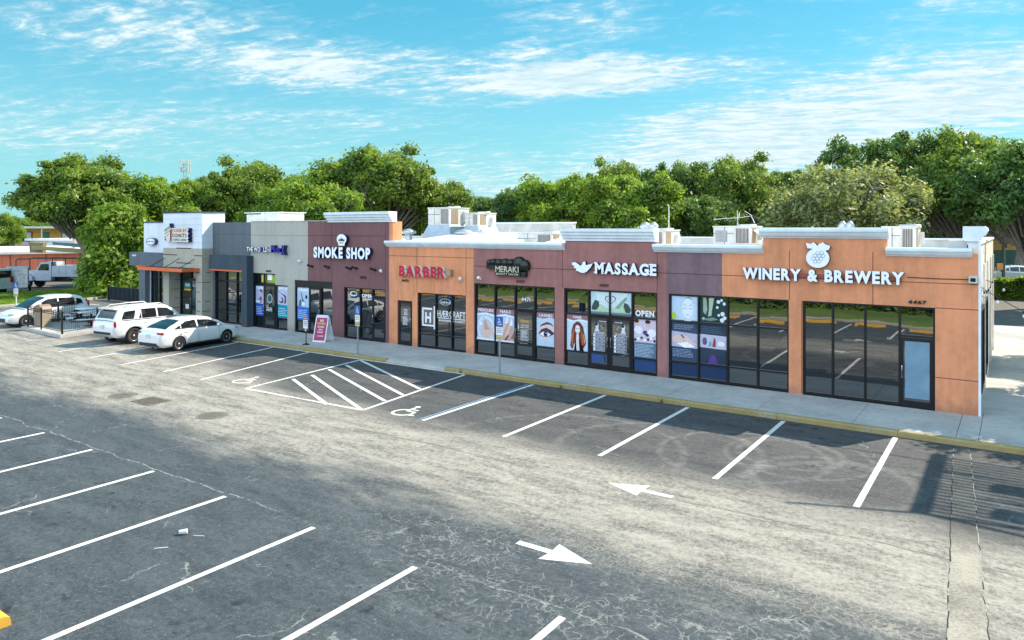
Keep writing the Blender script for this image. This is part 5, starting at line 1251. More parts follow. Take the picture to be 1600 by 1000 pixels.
# ---------------------------------------------------------------- billboard beyond the right edge, added and shaped for its slatted shadow
g = empty('shadow_deck', (24.0, 5.5, 0), fixed=True); tag(g, 'unseen slatted steel deck on a tall pole, shaped for its shadow, beyond the right side of the lot', 'framework')
H = 8.0; ox, oy = .55 * H, .94 * H
mb = MB()
xa, xb = 12.0 + ox, 24.5 + ox
mb.box(xa - .12, xa + .12, -5.2 + oy, -1.0 + oy, H - .1, H + .1, M['metal'])
for k in range(20): 
    y = -5.0 + k * .2; mb.box(xa, xb, y + oy, y + .06 + oy, H - .02, H + .02, M['metal'])
mb.build('deck', g)
mb = MB()
def beam(a, b, r=.035): mb.tube([(a[0] + ox, a[1] + oy, H), (b[0] + ox, b[1] + oy, H)], r, M['metal'], 6)
beam((9.8, -6.1), (12.1, -5.2), .045); beam((12.1, -5.2), (24, -4.1), .045); beam((12, -5.2), (24, -6.6), .05); beam((9.7, -1.7), (24, -1.2), .02); beam((12.1, -2.3), (24, -1.4), .03); beam((12.0, -3.8), (24, -2.9), .03)
mb.build('beams', g)
mb = MB()
for (a, b, c_, d) in ((13.3, 13.9, -2.75, -2.3), (13.35, 14, -4.3, -3.9)): mb.box(a + ox, b + ox, c_ + oy, d + oy, H + .2, H + .5, M['metal'])
for k in range(7): mb.tube([(10.6 + ox, -2.2 - k * .55 + oy, H), (11.0 + ox, -2.25 - k * .55 + oy, H)], .012, M['metal'], 5)
mb.build('deck_fittings', g)
mb = MB(); mb.tube([(24.0, 5.5, 0), (24.0, 5.5, H)], .35, M['metal'], 14); mb.build('pole', g)
# ================================================================== VEHICLES
def paint_mat(name, c):
    return plain(name, c, .28, .0, var=.03, scale=1.0, coat=.8)
CARWHITE = paint_mat('white_car_paint', (.74, .74, .74))
TRIMB = plain('black_trim', (.015, .015, .016), .5)
CHROME = plain('chrome', (.6, .6, .62), .15, .9)
LENS = plain('headlamp_lens', (.45, .48, .50), .08, .2)
TAIL = plain('tail_lamp_red', (.42, .008, .012), .12)
PLATE = plain('licence_plate', (.55, .58, .55), .4)
def interp(tab, x):
    if x <= tab[0][0]: return tab[0][1]
    for (a, b), (c, d) in zip(tab, tab[1:]):
        if x <= c:
            t = (x - a) / (c - a); t = t * t * (3 - 2 * t) * .5 + t * .5
            return b + (d - b) * t
    return tab[-1][1]
def wheel(parent, x, y, r, w, side, spokes, rimm, black=False):
    """side +1: outer face towards +y"""
    mb = MB(); o = side
    prof = [(r * .66, -w / 2), (r * .93, -w / 2), (r, -w * .36), (r, w * .36), (r * .93, w / 2), (r * .68, w / 2), (r * .66, w * .40)]
    mb.lathe([(a, b * o) for a, b in prof], (x, y, r), 'Y', M['rubber'], 30)
    t = mb.build('wheel', parent)
    rb = MB(); rr = r * .66
    rb.lathe([(rr, w * .36 * o), (rr, w * .42 * o), (rr * .93, w * .43 * o), (rr * .90, w * .30 * o)], (x, y, r), 'Y', rimm, 30)
    rb.lathe([(rr * .92, w * .12 * o), (rr * .90, w * .16 * o), (.01, w * .16 * o)], (x, y, r), 'Y', TRIMB, 24)
    for k in range(spokes):
        q = 2 * math.pi * k / spokes; c, s = math.cos(q), math.sin(q)
        def P(rad, tan, off): return (x + rad * c - tan * s, y + off * o, r + rad * s + tan * c)
        hw0, hw1 = rr * .15, rr * .085 if spokes > 5 else rr * .14
        vs = [P(rr * .14, -hw0, w * .34), P(rr * .14, hw0, w * .34), P(rr * .94, hw1, w * .40), P(rr * .94, -hw1, w * .40), P(rr * .14, -hw0, w * .2), P(rr * .14, hw0, w * .2), P(rr * .94, hw1, w * .26), P(rr * .94, -hw1, w * .26)]
        rb.add(vs, [(0, 1, 2, 3), (7, 6, 5, 4), (0, 4, 5, 1), (2, 6, 7, 3), (1, 5, 6, 2), (3, 7, 4, 0)], rimm)
    rb.lathe([(rr * .2, w * .30 * o), (rr * .18, w * .40 * o), (.01, w * .41 * o)], (x, y, r), 'Y', rimm, 16)
    rb.build('rim', t)
def make_car(name, label, loc, heading, L, Wd, top, belt, roofpts, wb, r, gh, paint, spokes=5, gw=.80, zb=.20, group='cars parked in front of the shops', opts={}):
    """x forward, y left. top: bonnet / boot-lid height along x; gh: greenhouse height profile; gw roof width ratio"""
    root = empty(name, loc, heading); tag(root, label, 'car', group)
    hw = Wd / 2; xf, xr = L / 2, -L / 2
    nst = 46; ms = []
    def halfw(x):
        u = (x - xr) / L
        f = 1.0
        if u > .80: f -= .22 * ((u - .80) / .20) ** 2.2
        if u < .12: f -= .13 * ((.12 - u) / .12) ** 2
        return hw * f
    stations = [xr + L * (.5 - .5 * math.cos(math.pi * i / (nst - 1))) for i in range(nst)]
    m = 12; vs = []
    for i, x in enumerate(stations):
        w = halfw(x); zt = interp(top, x); z0 = interp([(xr, zb + .16), (xr + .25, zb), (xf - .3, zb), (xf, zb + .10)], x)
        e = min((x - xr), (xf - x)); ef = min(1, max(0, e / .16)); ef = math.sqrt(1 - (1 - ef) ** 2)
        w2 = w * (.93 + .07 * ef); zt2 = z0 + (zt - z0) * (.80 + .20 * ef)
        h = zt2 - z0
        sec = [(0, z0), (w2 * .80, z0), (w2 * .94, z0 + h * .05), (w2 * .975, z0 + h * .20), (w2 * .99, z0 + h * .40), (w2 * 1.0, z0 + h * .60), (w2 * .985, z0 + h * .76), (w2 * .955, z0 + h * .90), (w2 * .89, z0 + h * .975), (w2 * .70, z0 + h * 1.0), (w2 * .35, z0 + h * 1.012), (0, z0 + h * 1.018)]
        full = sec + [(-a, b) for a, b in sec[-2:0:-1]]
        vs += [(x, a, b) for a, b in full]
        n = len(full)
    fs = [(i * n + k, i * n + (k + 1) % n, (i + 1) * n + (k + 1) % n, (i + 1) * n + k) for i in range(nst - 1) for k in range(n)]
    mb = MB(); mb.add(vs, fs, paint, True)
    mb.add(vs[:n], [tuple(range(n))], paint, True); mb.add(vs[-n:], [tuple(range(n))[::-1]], paint, True)
    body = mb.build('body', root)
    bm = bmesh.new(); bm.from_mesh(body.data); bmesh.ops.remove_doubles(bm, verts=bm.verts, dist=1e-4); bmesh.ops.recalc_face_normals(bm, faces=bm.faces); bm.to_mesh(body.data); bm.free()
    # wheel wells
    cut = MB(); xa, xbk = wb[0], wb[1]
    for x in (xa, xbk):
        for s in (1, -1): cut.lathe([(r * 1.15, -.16), (r * 1.15, .30)] if s > 0 else [(r * 1.15, .16), (r * 1.15, -.30)], (x, s * (hw - .14), r * 1.02), 'Y', TRIMB, 32)
    co = cut.build('cut'); co.parent = root
    md = body.modifiers.new('b', 'BOOLEAN'); md.operation = 'DIFFERENCE'; md.object = co; md.solver = 'EXACT'
    try: md.material_mode = 'TRANSFER'
    except Exception: pass
    bpy.context.view_layer.update()
    dg = bpy.context.evaluated_depsgraph_get()
    me = bpy.data.meshes.new_from_object(body.evaluated_get(dg)); body.modifiers.clear(); body.data = me
    bpy.data.objects.remove(co)
    # greenhouse: loft
    gx0, gx1 = gh[0][0], gh[-1][0]
    zmax = max(b for a, b in gh)
    def wbelt(x): return halfw(x) * .925
    def wy(x, z):
        zbt = interp(belt, x); t = (z - zbt) / max(.05, zmax - zbt); return wbelt(x) * (1 - (1 - gw) * max(0, t) ** 1.15)
    ng = 40; gs = [gx0 + (gx1 - gx0) * i / (ng - 1) for i in range(ng)]; gv = []
    for x in gs:
        zb_ = interp(belt, x) - .06; zt = max(zb_ + .01, interp(gh, x)); 
        sec = []
        for t in (0, .35, .7, .92): z = zb_ + (zt - .035 - zb_) * t; sec.append((wy(x, z), z))
        wt = wy(x, zt); sec += [(wt * .97, zt - .022), (wt * .88, zt - .004), (wt * .6, zt + .012), (wt * .3, zt + .02), (0, zt + .023)]
        gv += [(x, a, b) for a, b in sec] + [(x, -a, b) for a, b in sec[-2::-1]]
        q = 2 * len(sec) - 1
    mb = MB(); mb.add(gv, [(i * q + k, i * q + k + 1, (i + 1) * q + k + 1, (i + 1) * q + k) for i in range(ng - 1) for k in range(q - 1)], paint, True)
    mb.build('roof', root)
    def side_pt(x, z, s, off=.008): return (x, s * (wy(x, z) + off), z)
    def side_glass(nm, poly, s):
        """poly: (x, z) outline of a side window; fan-meshed on the curved side"""
        # resample as a strip between lower and upper edges
        xs_ = sorted(set([p[0] for p in poly])); a, b = xs_[0], xs_[-1]; K = 10; up = []; lo_ = []
        def edge(x):
            zs = []
            for (p, q2) in zip(poly, poly[1:] + poly[:1]):
                if min(p[0], q2[0]) - 1e-6 <= x <= max(p[0], q2[0]) + 1e-6:
                    if abs(p[0] - q2[0]) < 1e-6: zs += [p[1], q2[1]]
                    else: zs.append(p[1] + (q2[1] - p[1]) * (x - p[0]) / (q2[0] - p[0]))
            return min(zs), max(zs)
        rows = []
        for k in range(K + 1):
            x = a + (b - a) * k / K; l_, u_ = edge(x); rows.append([side_pt(x, l_ + (u_ - l_) * t, s) for t in (0, .33, .66, 1)])
        mb = MB(); v = [p for rw in rows for p in rw]; f = [(i * 4 + j, i * 4 + j + 1, i * 4 + j + 5, i * 4 + j + 4) for i in range(K) for j in range(3)]
        mb.add(v, f, M['carglass'], True); return mb.build(nm, root)
    for s in (1, -1):
        for poly in opts['side']: side_glass('side_window', poly, s)
    def top_glass(nm, x0, x1, fy=.86, dz=.010):
        """glass on the sloping ends of the greenhouse"""
        mb = MB(); K = 8; v = []
        for k in range(K + 1):
            x = x0 + (x1 - x0) * k / K; zt = interp(gh, x); w = wy(x, zt)
            for t in (-1, -.6, -.3, 0, .3, .6, 1):
                a = abs(t) * fy
                zz_ = zt + .023 - (.011 if a > .5 else .003) * 1 - max(0, a - .6) * .06 + dz
                v.append((x + (.012 if x0 > 0 else -.012), t * fy * w, zz_))
        mb.add(v, [(i * 7 + j, i * 7 + j + 1, i * 7 + j + 8, i * 7 + j + 7) for i in range(K) for j in range(6)], M['carglass'], True); return mb.build(nm, root)
    top_glass('windscreen', *opts['ws']); top_glass('rear_window', *opts['rw'])
    for x in wb:
        for s in (1, -1): wheel(root, x, s * (hw - .125), r, .225, s, spokes, opts.get('rim', plain('alloy_rim', (.62, .63, .64), .35, .5)))
    def lamp(nm, x, y, z, sx, sy, sz, m, rot=0):
        mb = MB(); n2 = 16
        vs = []; 
        for i in range(7):
            ph = R(-90 + 180 * i / 6)
            for k in range(n2): q = 2 * math.pi * k / n2; vs.append((x + sx * math.cos(ph) * math.cos(q), y + sy * math.cos(ph) * math.sin(q), z + sz * math.sin(ph)))
        mb.add(vs, [(i * n2 + k, i * n2 + (k + 1) % n2, (i + 1) * n2 + (k + 1) % n2, (i + 1) * n2 + k) for i in range(6) for k in range(n2)], m, True)
        return mb.build(nm, root)
    for s in (1, -1):
        hx, hy, hz_, a, b, c = opts['head']; lamp('headlight', hx, s * hy, hz_, a, b, c, LENS)
        hx, hy, hz_, a, b, c = opts['tail']; lamp('tail_light', hx, s * hy, hz_, a, b, c, TAIL)
        # mirror
        mx, mz = opts['mirror']; mb = MB(); mb.tube([(mx, s * (wbelt(mx) - .02), mz), (mx - .02, s * (wbelt(mx) + .08), mz + .02)], .022, TRIMB, 6)
        o = MB(); vs = []
        for i in range(6):
            ph = R(-90 + 180 * i / 5)
            for k in range(12): q = 2 * math.pi * k / 12; vs.append((mx - .03 + .07 * math.cos(ph) * math.cos(q), s * (wbelt(mx) + .16) + .11 * math.cos(ph) * math.sin(q), mz + .045 + .075 * math.sin(ph)))
        mb.add(vs, [(i * 12 + k, i * 12 + (k + 1) % 12, (i + 1) * 12 + (k + 1) % 12, (i + 1) * 12 + k) for i in range(5) for k in range(12)], paint, True); mb.build('mirror', root)
        # door seams, sill and handles follow the side
        mb = MB()
        def body_side(x, z):
            w = halfw(x); z0 = zb; h = interp(top, x) - z0; t = (z - z0) / h
            tab = [(0.05, .94), (.20, .975), (.40, .99), (.60, 1.0), (.76, .985), (.90, .955), (.975, .89)]
            return w * interp(tab, t)
        for x in opts['seams']:
            zs = [zb + .10 + (interp(belt, x) - zb - .12) * k / 8 for k in range(9)]
            for z1_, z2_ in zip(zs, zs[1:]):
                mb.add([(x - .006, s * (body_side(x, z1_) + .004), z1_), (x + .006, s * (body_side(x, z1_) + .004), z1_), (x + .006, s * (body_side(x, z2_) + .004), z2_), (x - .006, s * (body_side(x, z2_) + .004), z2_)], [(0, 1, 2, 3)], TRIMB)
        mb.build('door_seam', root, fix=False)
        for x in opts['handles']:
            z = interp(belt, x) - .15; y = body_side(x, z); h_ = MB(); h_.tube([(x - .09, s * (y + .005), z), (x - .07, s * (y + .03), z), (x + .07, s * (y + .03), z + .004), (x + .09, s * (y + .005), z)], .013, paint, 6); h_.build('door_handle', root)
        mb = MB(); K = 14; v = []
        for k in range(K + 1):
            x = wb[1] + r * 1.2 + (wb[0] - wb[1] - 2.4 * r) * k / K
            y = halfw(x) * .955; v += [(x, s * (y + .012), zb + .01), (x, s * (y + .018), zb + .09)]
        mb.add(v, [(2 * k, 2 * k + 1, 2 * k + 3, 2 * k + 2) for k in range(K)], TRIMB); mb.build('sill_trim', root)
    # rubber arch lips, beltline moulding and door-glass surround
    for s in (1, -1):
        for xw in wb:
            mb = MB(); v = []; K = 16
            for k in range(K + 1):
                q = R(-12 + 204 * k / K)
                for rr_ in (r * 1.14, r * 1.21):
                    px2, pz2 = xw + rr_ * math.cos(q), r * 1.02 + rr_ * math.sin(q); pz2 = max(pz2, zb + .02)
                    v.append((px2, s * (body_side(px2, pz2) + .006), pz2))
            mb.add(v, [(2 * k, 2 * k + 1, 2 * k + 3, 2 * k + 2) for k in range(K)], opts.get('lip', paint)); mb.build('arch_lip', root, fix=False)
        mb = MB(); v = []; K = 14; xa_, xb_ = opts['side'][0][0][0], opts['ws'][1] - .25
        for k in range(K + 1):
            x = xa_ + (xb_ - xa_) * k / K; z = interp(belt, x) + .012; v += [side_pt(x, z, s, .012), side_pt(x, z + .022, s, .010)]
        mb.add(v, [(2 * k, 2 * k + 1, 2 * k + 3, 2 * k + 2) for k in range(K)], TRIMB); mb.build('belt_moulding', root, fix=False)
    # bumpers' dark parts and plate
    mb = MB(); rx = xr - .012; w = halfw(xr) * .80; a, b = opts['rbump']; mb.prism([(xr + .10, a), (rx, a + .02), (rx - .006, b), (xr + .10, b)], 'Y', -w, w, opts.get('bmat', TRIMB)); mb.build('rear_bumper_trim', root)
    mb = MB(); a, b = opts['grille']; w = halfw(xf) * .62; mb.prism([(xf - .15, a), (xf + .010, a), (xf + .004, b), (xf - .15, b)], 'Y', -w, w, TRIMB); mb.build('grille', root)
    px_, pz = opts['plate']; mb = MB(); mb.box(px_ - .012, px_, -.16, .16, pz, pz + .16, PLATE); flat = None; mb.build('licence_plate', root)
    mb = MB(); mb.box(wb[1] + .3, wb[0] - .3, -hw * .7, hw * .7, zb - .04, zb + .05, TRIMB)
    mb.tube([(xr + .05, -hw * .5, zb + .03), (xr + .4, -hw * .5, zb + .03)], .035, CHROME, 8); mb.build('underbody', root)
    return root
# white sedan
X = -17.25; hd = R(90 + 6)
sedan = make_car('parked_sedan', 'low white sedan with red tail lights, parked nose to the kerb nearest the camera', (-17.30, -1.86, 0), hd, 4.60, 1.80,
    top=[(-2.30, .86), (-2.22, 1.00), (-1.85, 1.05), (-1.3, 1.02), (.9, .97), (1.2, .95), (1.8, .84), (2.15, .70), (2.30, .55)],
    belt=[(-2.0, 1.0), (-1.0, .99), (1.0, .93), (1.5, .9)], roofpts=None, wb=(1.36, -1.32), r=.325,
    gh=[(-1.98, 1.02), (-1.55, 1.20), (-1.05, 1.37), (-.5, 1.44), (0, 1.45), (.4, 1.41), (.85, 1.24), (1.45, .93)], paint=CARWHITE, spokes=5, gw=.74,
    opts=dict(side=[[(-1.52, 1.03), (-1.22, 1.02), (-1.22, 1.18), (-1.52, 1.045)], [(-1.16, 1.02), (-.33, 1.0), (-.33, 1.36), (-.9, 1.32), (-1.16, 1.21)], [(-.24, 1.0), (.98, .965), (.98, 1.02), (.45, 1.29), (-.24, 1.36)]],
              ws=(.52, 1.36, .90), rw=(-1.90, -1.08, .86), head=(1.98, .66, .68, .24, .16, .085), tail=(-2.15, .66, .88, .14, .24, .075), mirror=(.80, .96), seams=(-1.20, -.285, .92), handles=(-.95, -.05), rbump=(.28, .44), grille=(.32, .58), plate=(-2.30, .66)))
sedan.scale = (.93, .93, .93)
# white SUV
suv = make_car('parked_suv', 'tall white sport utility vehicle with roof rails beside the low sedan', (-20.95, -1.88, 0), R(90 + 6), 4.82, 1.92,
    top=[(-2.41, .95), (-2.34, 1.16), (-2.0, 1.18), (.9, 1.12), (1.25, 1.13), (2.0, 1.05), (2.30, .96), (2.41, .78)],
    belt=[(-2.2, 1.16), (1.0, 1.10), (1.5, 1.08)], roofpts=None, wb=(1.42, -1.37), r=.385,
    gh=[(-2.32, 1.18), (-2.22, 1.34), (-2.05, 1.66), (-1.9, 1.745), (-.9, 1.80), (.1, 1.79), (.5, 1.74), (.85, 1.55), (1.32, 1.12)], paint=CARWHITE, spokes=10, gw=.80, zb=.34,
    opts=dict(side=[[(-1.98, 1.24), (-1.34, 1.22), (-1.20, 1.62), (-1.80, 1.60)], [(-1.08, 1.22), (-.95, 1.22), (-.95, 1.5)], [(-.90, 1.21), (-.12, 1.20), (-.12, 1.64), (-.90, 1.65)], [(-.02, 1.20), (1.02, 1.17), (.98, 1.24), (.52, 1.58), (-.02, 1.64)]],
              ws=(.60, 1.24, .88), rw=(-2.27, -2.07, .80), head=(2.22, .74, .90, .20, .15, .10), tail=(-2.30, .84, 1.02, .06, .09, .17), mirror=(.82, 1.20), seams=(-.98, -.07, .95), handles=(-.75, .15), rbump=(.50, .64), grille=(.50, .86), plate=(-2.42, .80), rim=plain('polished_rim', (.6, .61, .62), .3, .7), lip=TRIMB))
for s in (1, -1):
    mb = MB(); mb.tube([(-1.75, s * .66, 1.76), (-1.6, s * .67, 1.84), (-.6, s * .68, 1.865), (.2, s * .67, 1.85), (.36, s * .66, 1.77)], .022, M['metal'], 6); mb.build('roof_rail', suv)
mb = MB(); mb.prism([(-2.06, 1.70), (-2.26, 1.735), (-2.24, 1.765), (-1.85, 1.79), (-1.85, 1.74)], 'Y', -.62, .62, CARWHITE); mb.build('spoiler', suv)
suv.scale = (.94, .94, .94)
# white hatchback beyond the patio
hatch = make_car('parked_hatchback', 'white hatchback with raked bonnet parked at the far left beyond the patio', (-31.2, -2.2, 0), R(-90 + 4), 4.30, 1.72,
    top=[(-2.15, .80), (-2.08, .98), (-1.7, 1.00), (.7, .96), (1.1, .96), (1.6, .86), (2.0, .70), (2.15, .52)],
    belt=[(-2.0, .98), (1.0, .94), (1.5, .9)], roofpts=None, wb=(1.32, -1.28), r=.32,
    gh=[(-2.02, 1.0), (-1.92, 1.20), (-1.65, 1.46), (-1.3, 1.54), (-.5, 1.58), (.1, 1.53), (.55, 1.36), (1.30, .95)], paint=CARWHITE, spokes=6, gw=.78,
    opts=dict(side=[[(-1.72, 1.06), (-1.35, 1.04), (-1.35, 1.36), (-1.62, 1.30)], [(-1.26, 1.03), (-.42, 1.01), (-.42, 1.44), (-1.26, 1.40)], [(-.33, 1.0), (.50, .99), (.50, 1.26), (.20, 1.40), (-.33, 1.44)], [(.58, .99), (.98, .98), (.62, 1.20)]],
              ws=(.22, 1.22, .88), rw=(-1.98, -1.66, .82), head=(1.86, .60, .72, .26, .15, .08), tail=(-2.04, .68, 1.0, .08, .12, .20), mirror=(.72, .98), seams=(-1.30, -.38, .78), handles=(-1.0, -.15), rbump=(.30, .44), grille=(.30, .50), plate=(-2.16, .6)))
# bucket truck on the far drive (body, cab, boom)
def bucket_truck(x, y, rz):
    r_ = empty('utility_truck', (x, y, 0), rz); tag(r_, 'pale blue-white utility truck with an overhead boom and ladder rack, in shade beyond the verge', 'truck')
    pw = plain('faded_white_truck', (.42, .48, .55), .45); W2 = 1.05
    def sideprism(nm, pts, w, m, w0=None): mb = MB(); mb.prism(pts, 'Y', -(w0 or w), w, m); return mb.build(nm, r_)
    sideprism('bonnet', [(2.1, .75), (3.75, .75), (3.82, 1.25), (3.6, 1.50), (2.1, 1.66)], .80, pw)
    mb = MB()
    for s in (1, -1): mb.prism([(2.35, .70), (2.45, 1.05), (2.75, 1.28), (3.3, 1.30), (3.66, 1.1), (3.85, .72)], 'Y', s * .80, s * 1.08, pw)
    mb.build('fender', r_)
    cab = sideprism('cab', [(.75, .70), (2.15, .70), (2.15, 1.60), (1.75, 2.25), (1.6, 2.34), (.75, 2.34)], 1.0, pw)
    mb = MB()
    for s in (1, -1): mb.prism([(.95, 1.60), (1.95, 1.62), (1.66, 2.16), (.95, 2.18)], 'Y', s * 1.001, s * 1.015, M['carglass'])
    mb.prism([(2.165, 1.68), (2.175, 1.68), (1.82, 2.20), (1.81, 2.20)], 'Y', -.85, .85, M['carglass']); mb.build('side_window', cab)
    mb = MB(); mb.box(-3.4, .6, -W2 - .08, W2 + .08, 1.05, 2.0, pw)
    for k in range(6): mb.box(-3.35 + k * .66, -3.34 + k * .66, -W2 - .085, W2 + .085, 1.07, 1.98, TRIMB)
    mb.build('service_body', r_)
    mb = MB(); mb.box(-3.4, 3.6, -.45, .45, .55, 1.049, TRIMB); mb.box(3.8, 3.95, -1.05, 1.05, .5, .78, TRIMB); mb.build('chassis', r_)
    for xx_ in (3.05, -2.0): 
        for s in (1, -1): wheel(r_, xx_, s * .88, .50, .28, s, 6, plain('steel_rim', (.3, .3, .3), .5, .5))
    mb = MB()
    for s in (1, -1):
        mb.tube([(4.0, s * .9, .7), (4.0, s * .9, 2.5), (3.8, s * .9, 2.65), (-3.2, s * .9, 2.65)], .04, M['black'], 6)
        for xx_ in (.7, -3.2): mb.tube([(xx_, s * .9, 1.9), (xx_, s * .9, 2.65)], .035, M['black'], 6)
    for xx_ in (4.0, 2, .7, -1.2, -3.2): mb.tube([(xx_, -.9, 2.65 if xx_ < 3.9 else 2.5), (xx_, .9, 2.65 if xx_ < 3.9 else 2.5)], .03, M['black'], 6)
    mb.build('ladder_rack', r_)
    bo = plain('boom_yellow', (.30, .26, .10), .5); bb = plain('boom_blue', (.10, .20, .25), .5)
    mb = MB(); mb.tube([(-2.2, 0, 2.0), (-2.2, 0, 3.3)], .28, bb, 12); mb.prism([(-2.6, 3.0), (3.1, 3.45), (3.1, 3.75), (-2.6, 3.4)], 'Y', -.16, .16, bo); mb.prism([(-2.6, 3.5), (1.2, 3.85), (1.2, 4.1), (-2.6, 3.85)], 'Y', -.15, .15, bb); mb.build('boom', r_)
    mb = MB(); mb.prism([(2.3, 3.1), (3.5, 3.15), (3.55, 4.05), (2.25, 4.0)], 'Y', -.6, -.15, plain('bucket', (.22, .17, .08), .6)); mb.build('bucket', r_)
bucket_truck(*at(104, 65.5), R(-147))
# silver van whose rear shows at the left edge, with its panel trailer board
g = empty('parked_van', (*at(-36, 59), 0), R(-158)); tag(g, 'silver van with a red tail light cut off by the left edge of the view', 'van')
vm = plain('silver_paint', (.66, .67, .67), .35, .1)
mb = MB(); mb.prism([(-2.5, .45), (2.4, .45), (2.5, 1.0), (1.6, 1.25), (.9, 1.95), (.6, 2.05), (-2.3, 2.05), (-2.5, 1.5)], 'Y', -.95, .95, vm); b_ = mb.build('body', g)
mb = MB(); mb.box(-2.515, -2.45, -.8, .8, 1.35, 1.9, M['carglass']); 
for s in (1, -1): mb.prism([(-2.2, 1.35), (1.1, 1.35), (.72, 1.88), (-2.2, 1.88)], 'Y', s * .951, s * .965, M['carglass'])
mb.build('side_window', g)
for s in (1, -1):
    mb = MB(); mb.box(-2.56, -2.4, s * .72, s * .97, .95, 1.4, TAIL); mb.build('tail_light', g)
    for xx_ in (1.6, -1.6): wheel(g, xx_, s * .85, .34, .22, s, 6, plain('steel_rim', (.3, .3, .3), .5, .5))
g = empty('cargo_trailer', (*at(27, 60.5), 0), R(66)); tag(g, 'boxy white cargo trailer with faded lettering and an oval window beside the silver van', 'trailer')
mb = MB(); mb.box(-.75, .75, -.9, 1.7, .45, 2.05, plain('trailer_white', (.68, .66, .65), .5, var=.15)); mb.box(-.78, .78, -.93, 1.73, 2.05, 2.10, M['metal']); mb.box(-.78, .78, -.93, 1.73, .40, .45, M['black']); mb.build('body', g)
mb = MB(); o_ = [(-.42 + .11 * math.cos(R(a)), 1.35 + .38 * math.sin(R(a))) for a in range(0, 360, 15)]; mb.prism(o_, 'Y', -.915, -.90, plain('oval_dark', (.16, .18, .24), .4)); gt = plain('faded_letter', (.35, .38, .42), .6)
for t_, x0_, x1_, z_ in (('MOBILE', -.2, .35, 1.78), ('SERVICE', .05, .65, 1.45), ('24 HR', .2, .6, 1.2), ('CALL US', -.1, .6, .72)): flat_text(mb, t_, x0_, x1_, z_, .14, -.903, gt, .03)
mb.build('lettering', g, fix=False)
mb = MB()
for s in (1, -1): mb.lathe([(.28, -.08), (.30, -.06), (.30, .06), (.28, .08)], (s * .86, .4, .30), 'X', M['rubber'], 20)
mb.build('wheels', g)
# ================================================================== FAR BUILDINGS
g = empty('storage_building', (-72, 8, 0), fixed=True); tag(g, 'long low salmon-red ribbed metal building with a pale roof beyond the truck', 'building')
red = plain('salmon_metal', (.80, .22, .11), .6, var=.1, scale=.6)
A_ = Vector((-66.5, 16.5)); B_ = Vector((-76.0, -9.0)); d_ = (B_ - A_).normalized(); n_ = Vector((-d_.y, d_.x)); 
if n_.x > 0: n_ = -n_
C_ = B_ + n_ * 12; D_ = A_ + n_ * 12
mb = MB(); mb.prism([tuple(A_), tuple(B_), tuple(C_), tuple(D_)], 'Z', 0, 2.75, red); 
k = .6
while k < (B_ - A_).length - .3:
    p = A_ + d_ * k; o = -n_ * .05; mb.prism([tuple(p), tuple(p + d_ * .08), tuple(p + d_ * .08 + o), tuple(p + o)], 'Z', 0.02, 2.7, red if int(k) % 3 else plain('dark_rib', (.30, .09, .06), .7)); k += .75
mb.build('wall', g)
mb = MB(); e = -n_ * .35
P = [A_ - d_ * .3 + e, B_ + d_ * .3 + e, C_ + d_ * .3, D_ - d_ * .3]; M_ = [(P[0] + P[3]) / 2, (P[1] + P[2]) / 2]
mb.prism([tuple(v) for v in P], 'Z', 2.76, 2.98, plain('pale_metal_roof', (.66, .65, .62), .5, var=.15, scale=.5)); q = [(*P[0], 2.981), (*P[1], 2.981), (*M_[1], 3.45), (*M_[0], 3.45), (*P[3], 2.981), (*P[2], 2.981)]
mb.add(q, [(0, 1, 2, 3), (3, 2, 5, 4), (0, 3, 4), (1, 5, 2)], plain('pale_metal_roof', (.66, .65, .62), .5)); mb.build('roof', g)
g2 = empty('storage_shed', (*at(97, 84), 0), R(20)); tag(g2, 'low white flat-roofed shed between the salmon building and the motel', 'shed')
mb = MB(); mb.box(-4.6, 4.2, 0, 5, 0, 3.9, plain('shed_white', (.66, .66, .64), .7)); mb.build('wall', g2); mb = MB(); mb.box(-5.0, 4.5, -.4, 5.4, 3.9, 4.15, plain('shed_roof', (.72, .71, .70), .7)); mb.build('roof', g2)
# motel
g = empty('motel', (*at(95, 99), 0), R(38)); tag(g, 'two-storey yellow-ochre motel with green doors and white railings behind the sheds', 'motel')
och = plain('ochre_siding', (.62, .30, .07), .7, var=.1); grn_ = plain('green_door', (.01, .16, .12), .5); wht = plain('motel_white', (.70, .68, .62), .6)
mb = MB(); mb.box(-16, 11, 1.5, 9, 0, 5.35, och)
for z in (.5, 1.0, 1.5, 2.0, 3.1, 3.5, 3.9, 4.3, 4.7): mb.box(-16.01, 11.01, 1.485, 1.5, z, z + .03, plain('ochre_groove', (.40, .18, .05), .8))
mb.build('wall', g)
mb = MB(); mb.box(-16.6, 11.6, -.2, 9.6, 5.35, 5.62, wht); mb.build('roof', g); mb = MB(); mb.box(-16, 11, 0, 1.49, 2.55, 2.75, wht); mb.build('balcony', g)
for k in range(9):
    mb = MB(); x = -16 + k * 3.37; mb.box(x - .07, x + .07, 0, .14, 0, 2.55, wht); mb.box(x - .07, x + .07, 0, .14, 2.75, 5.35, wht); mb.build('post', g)
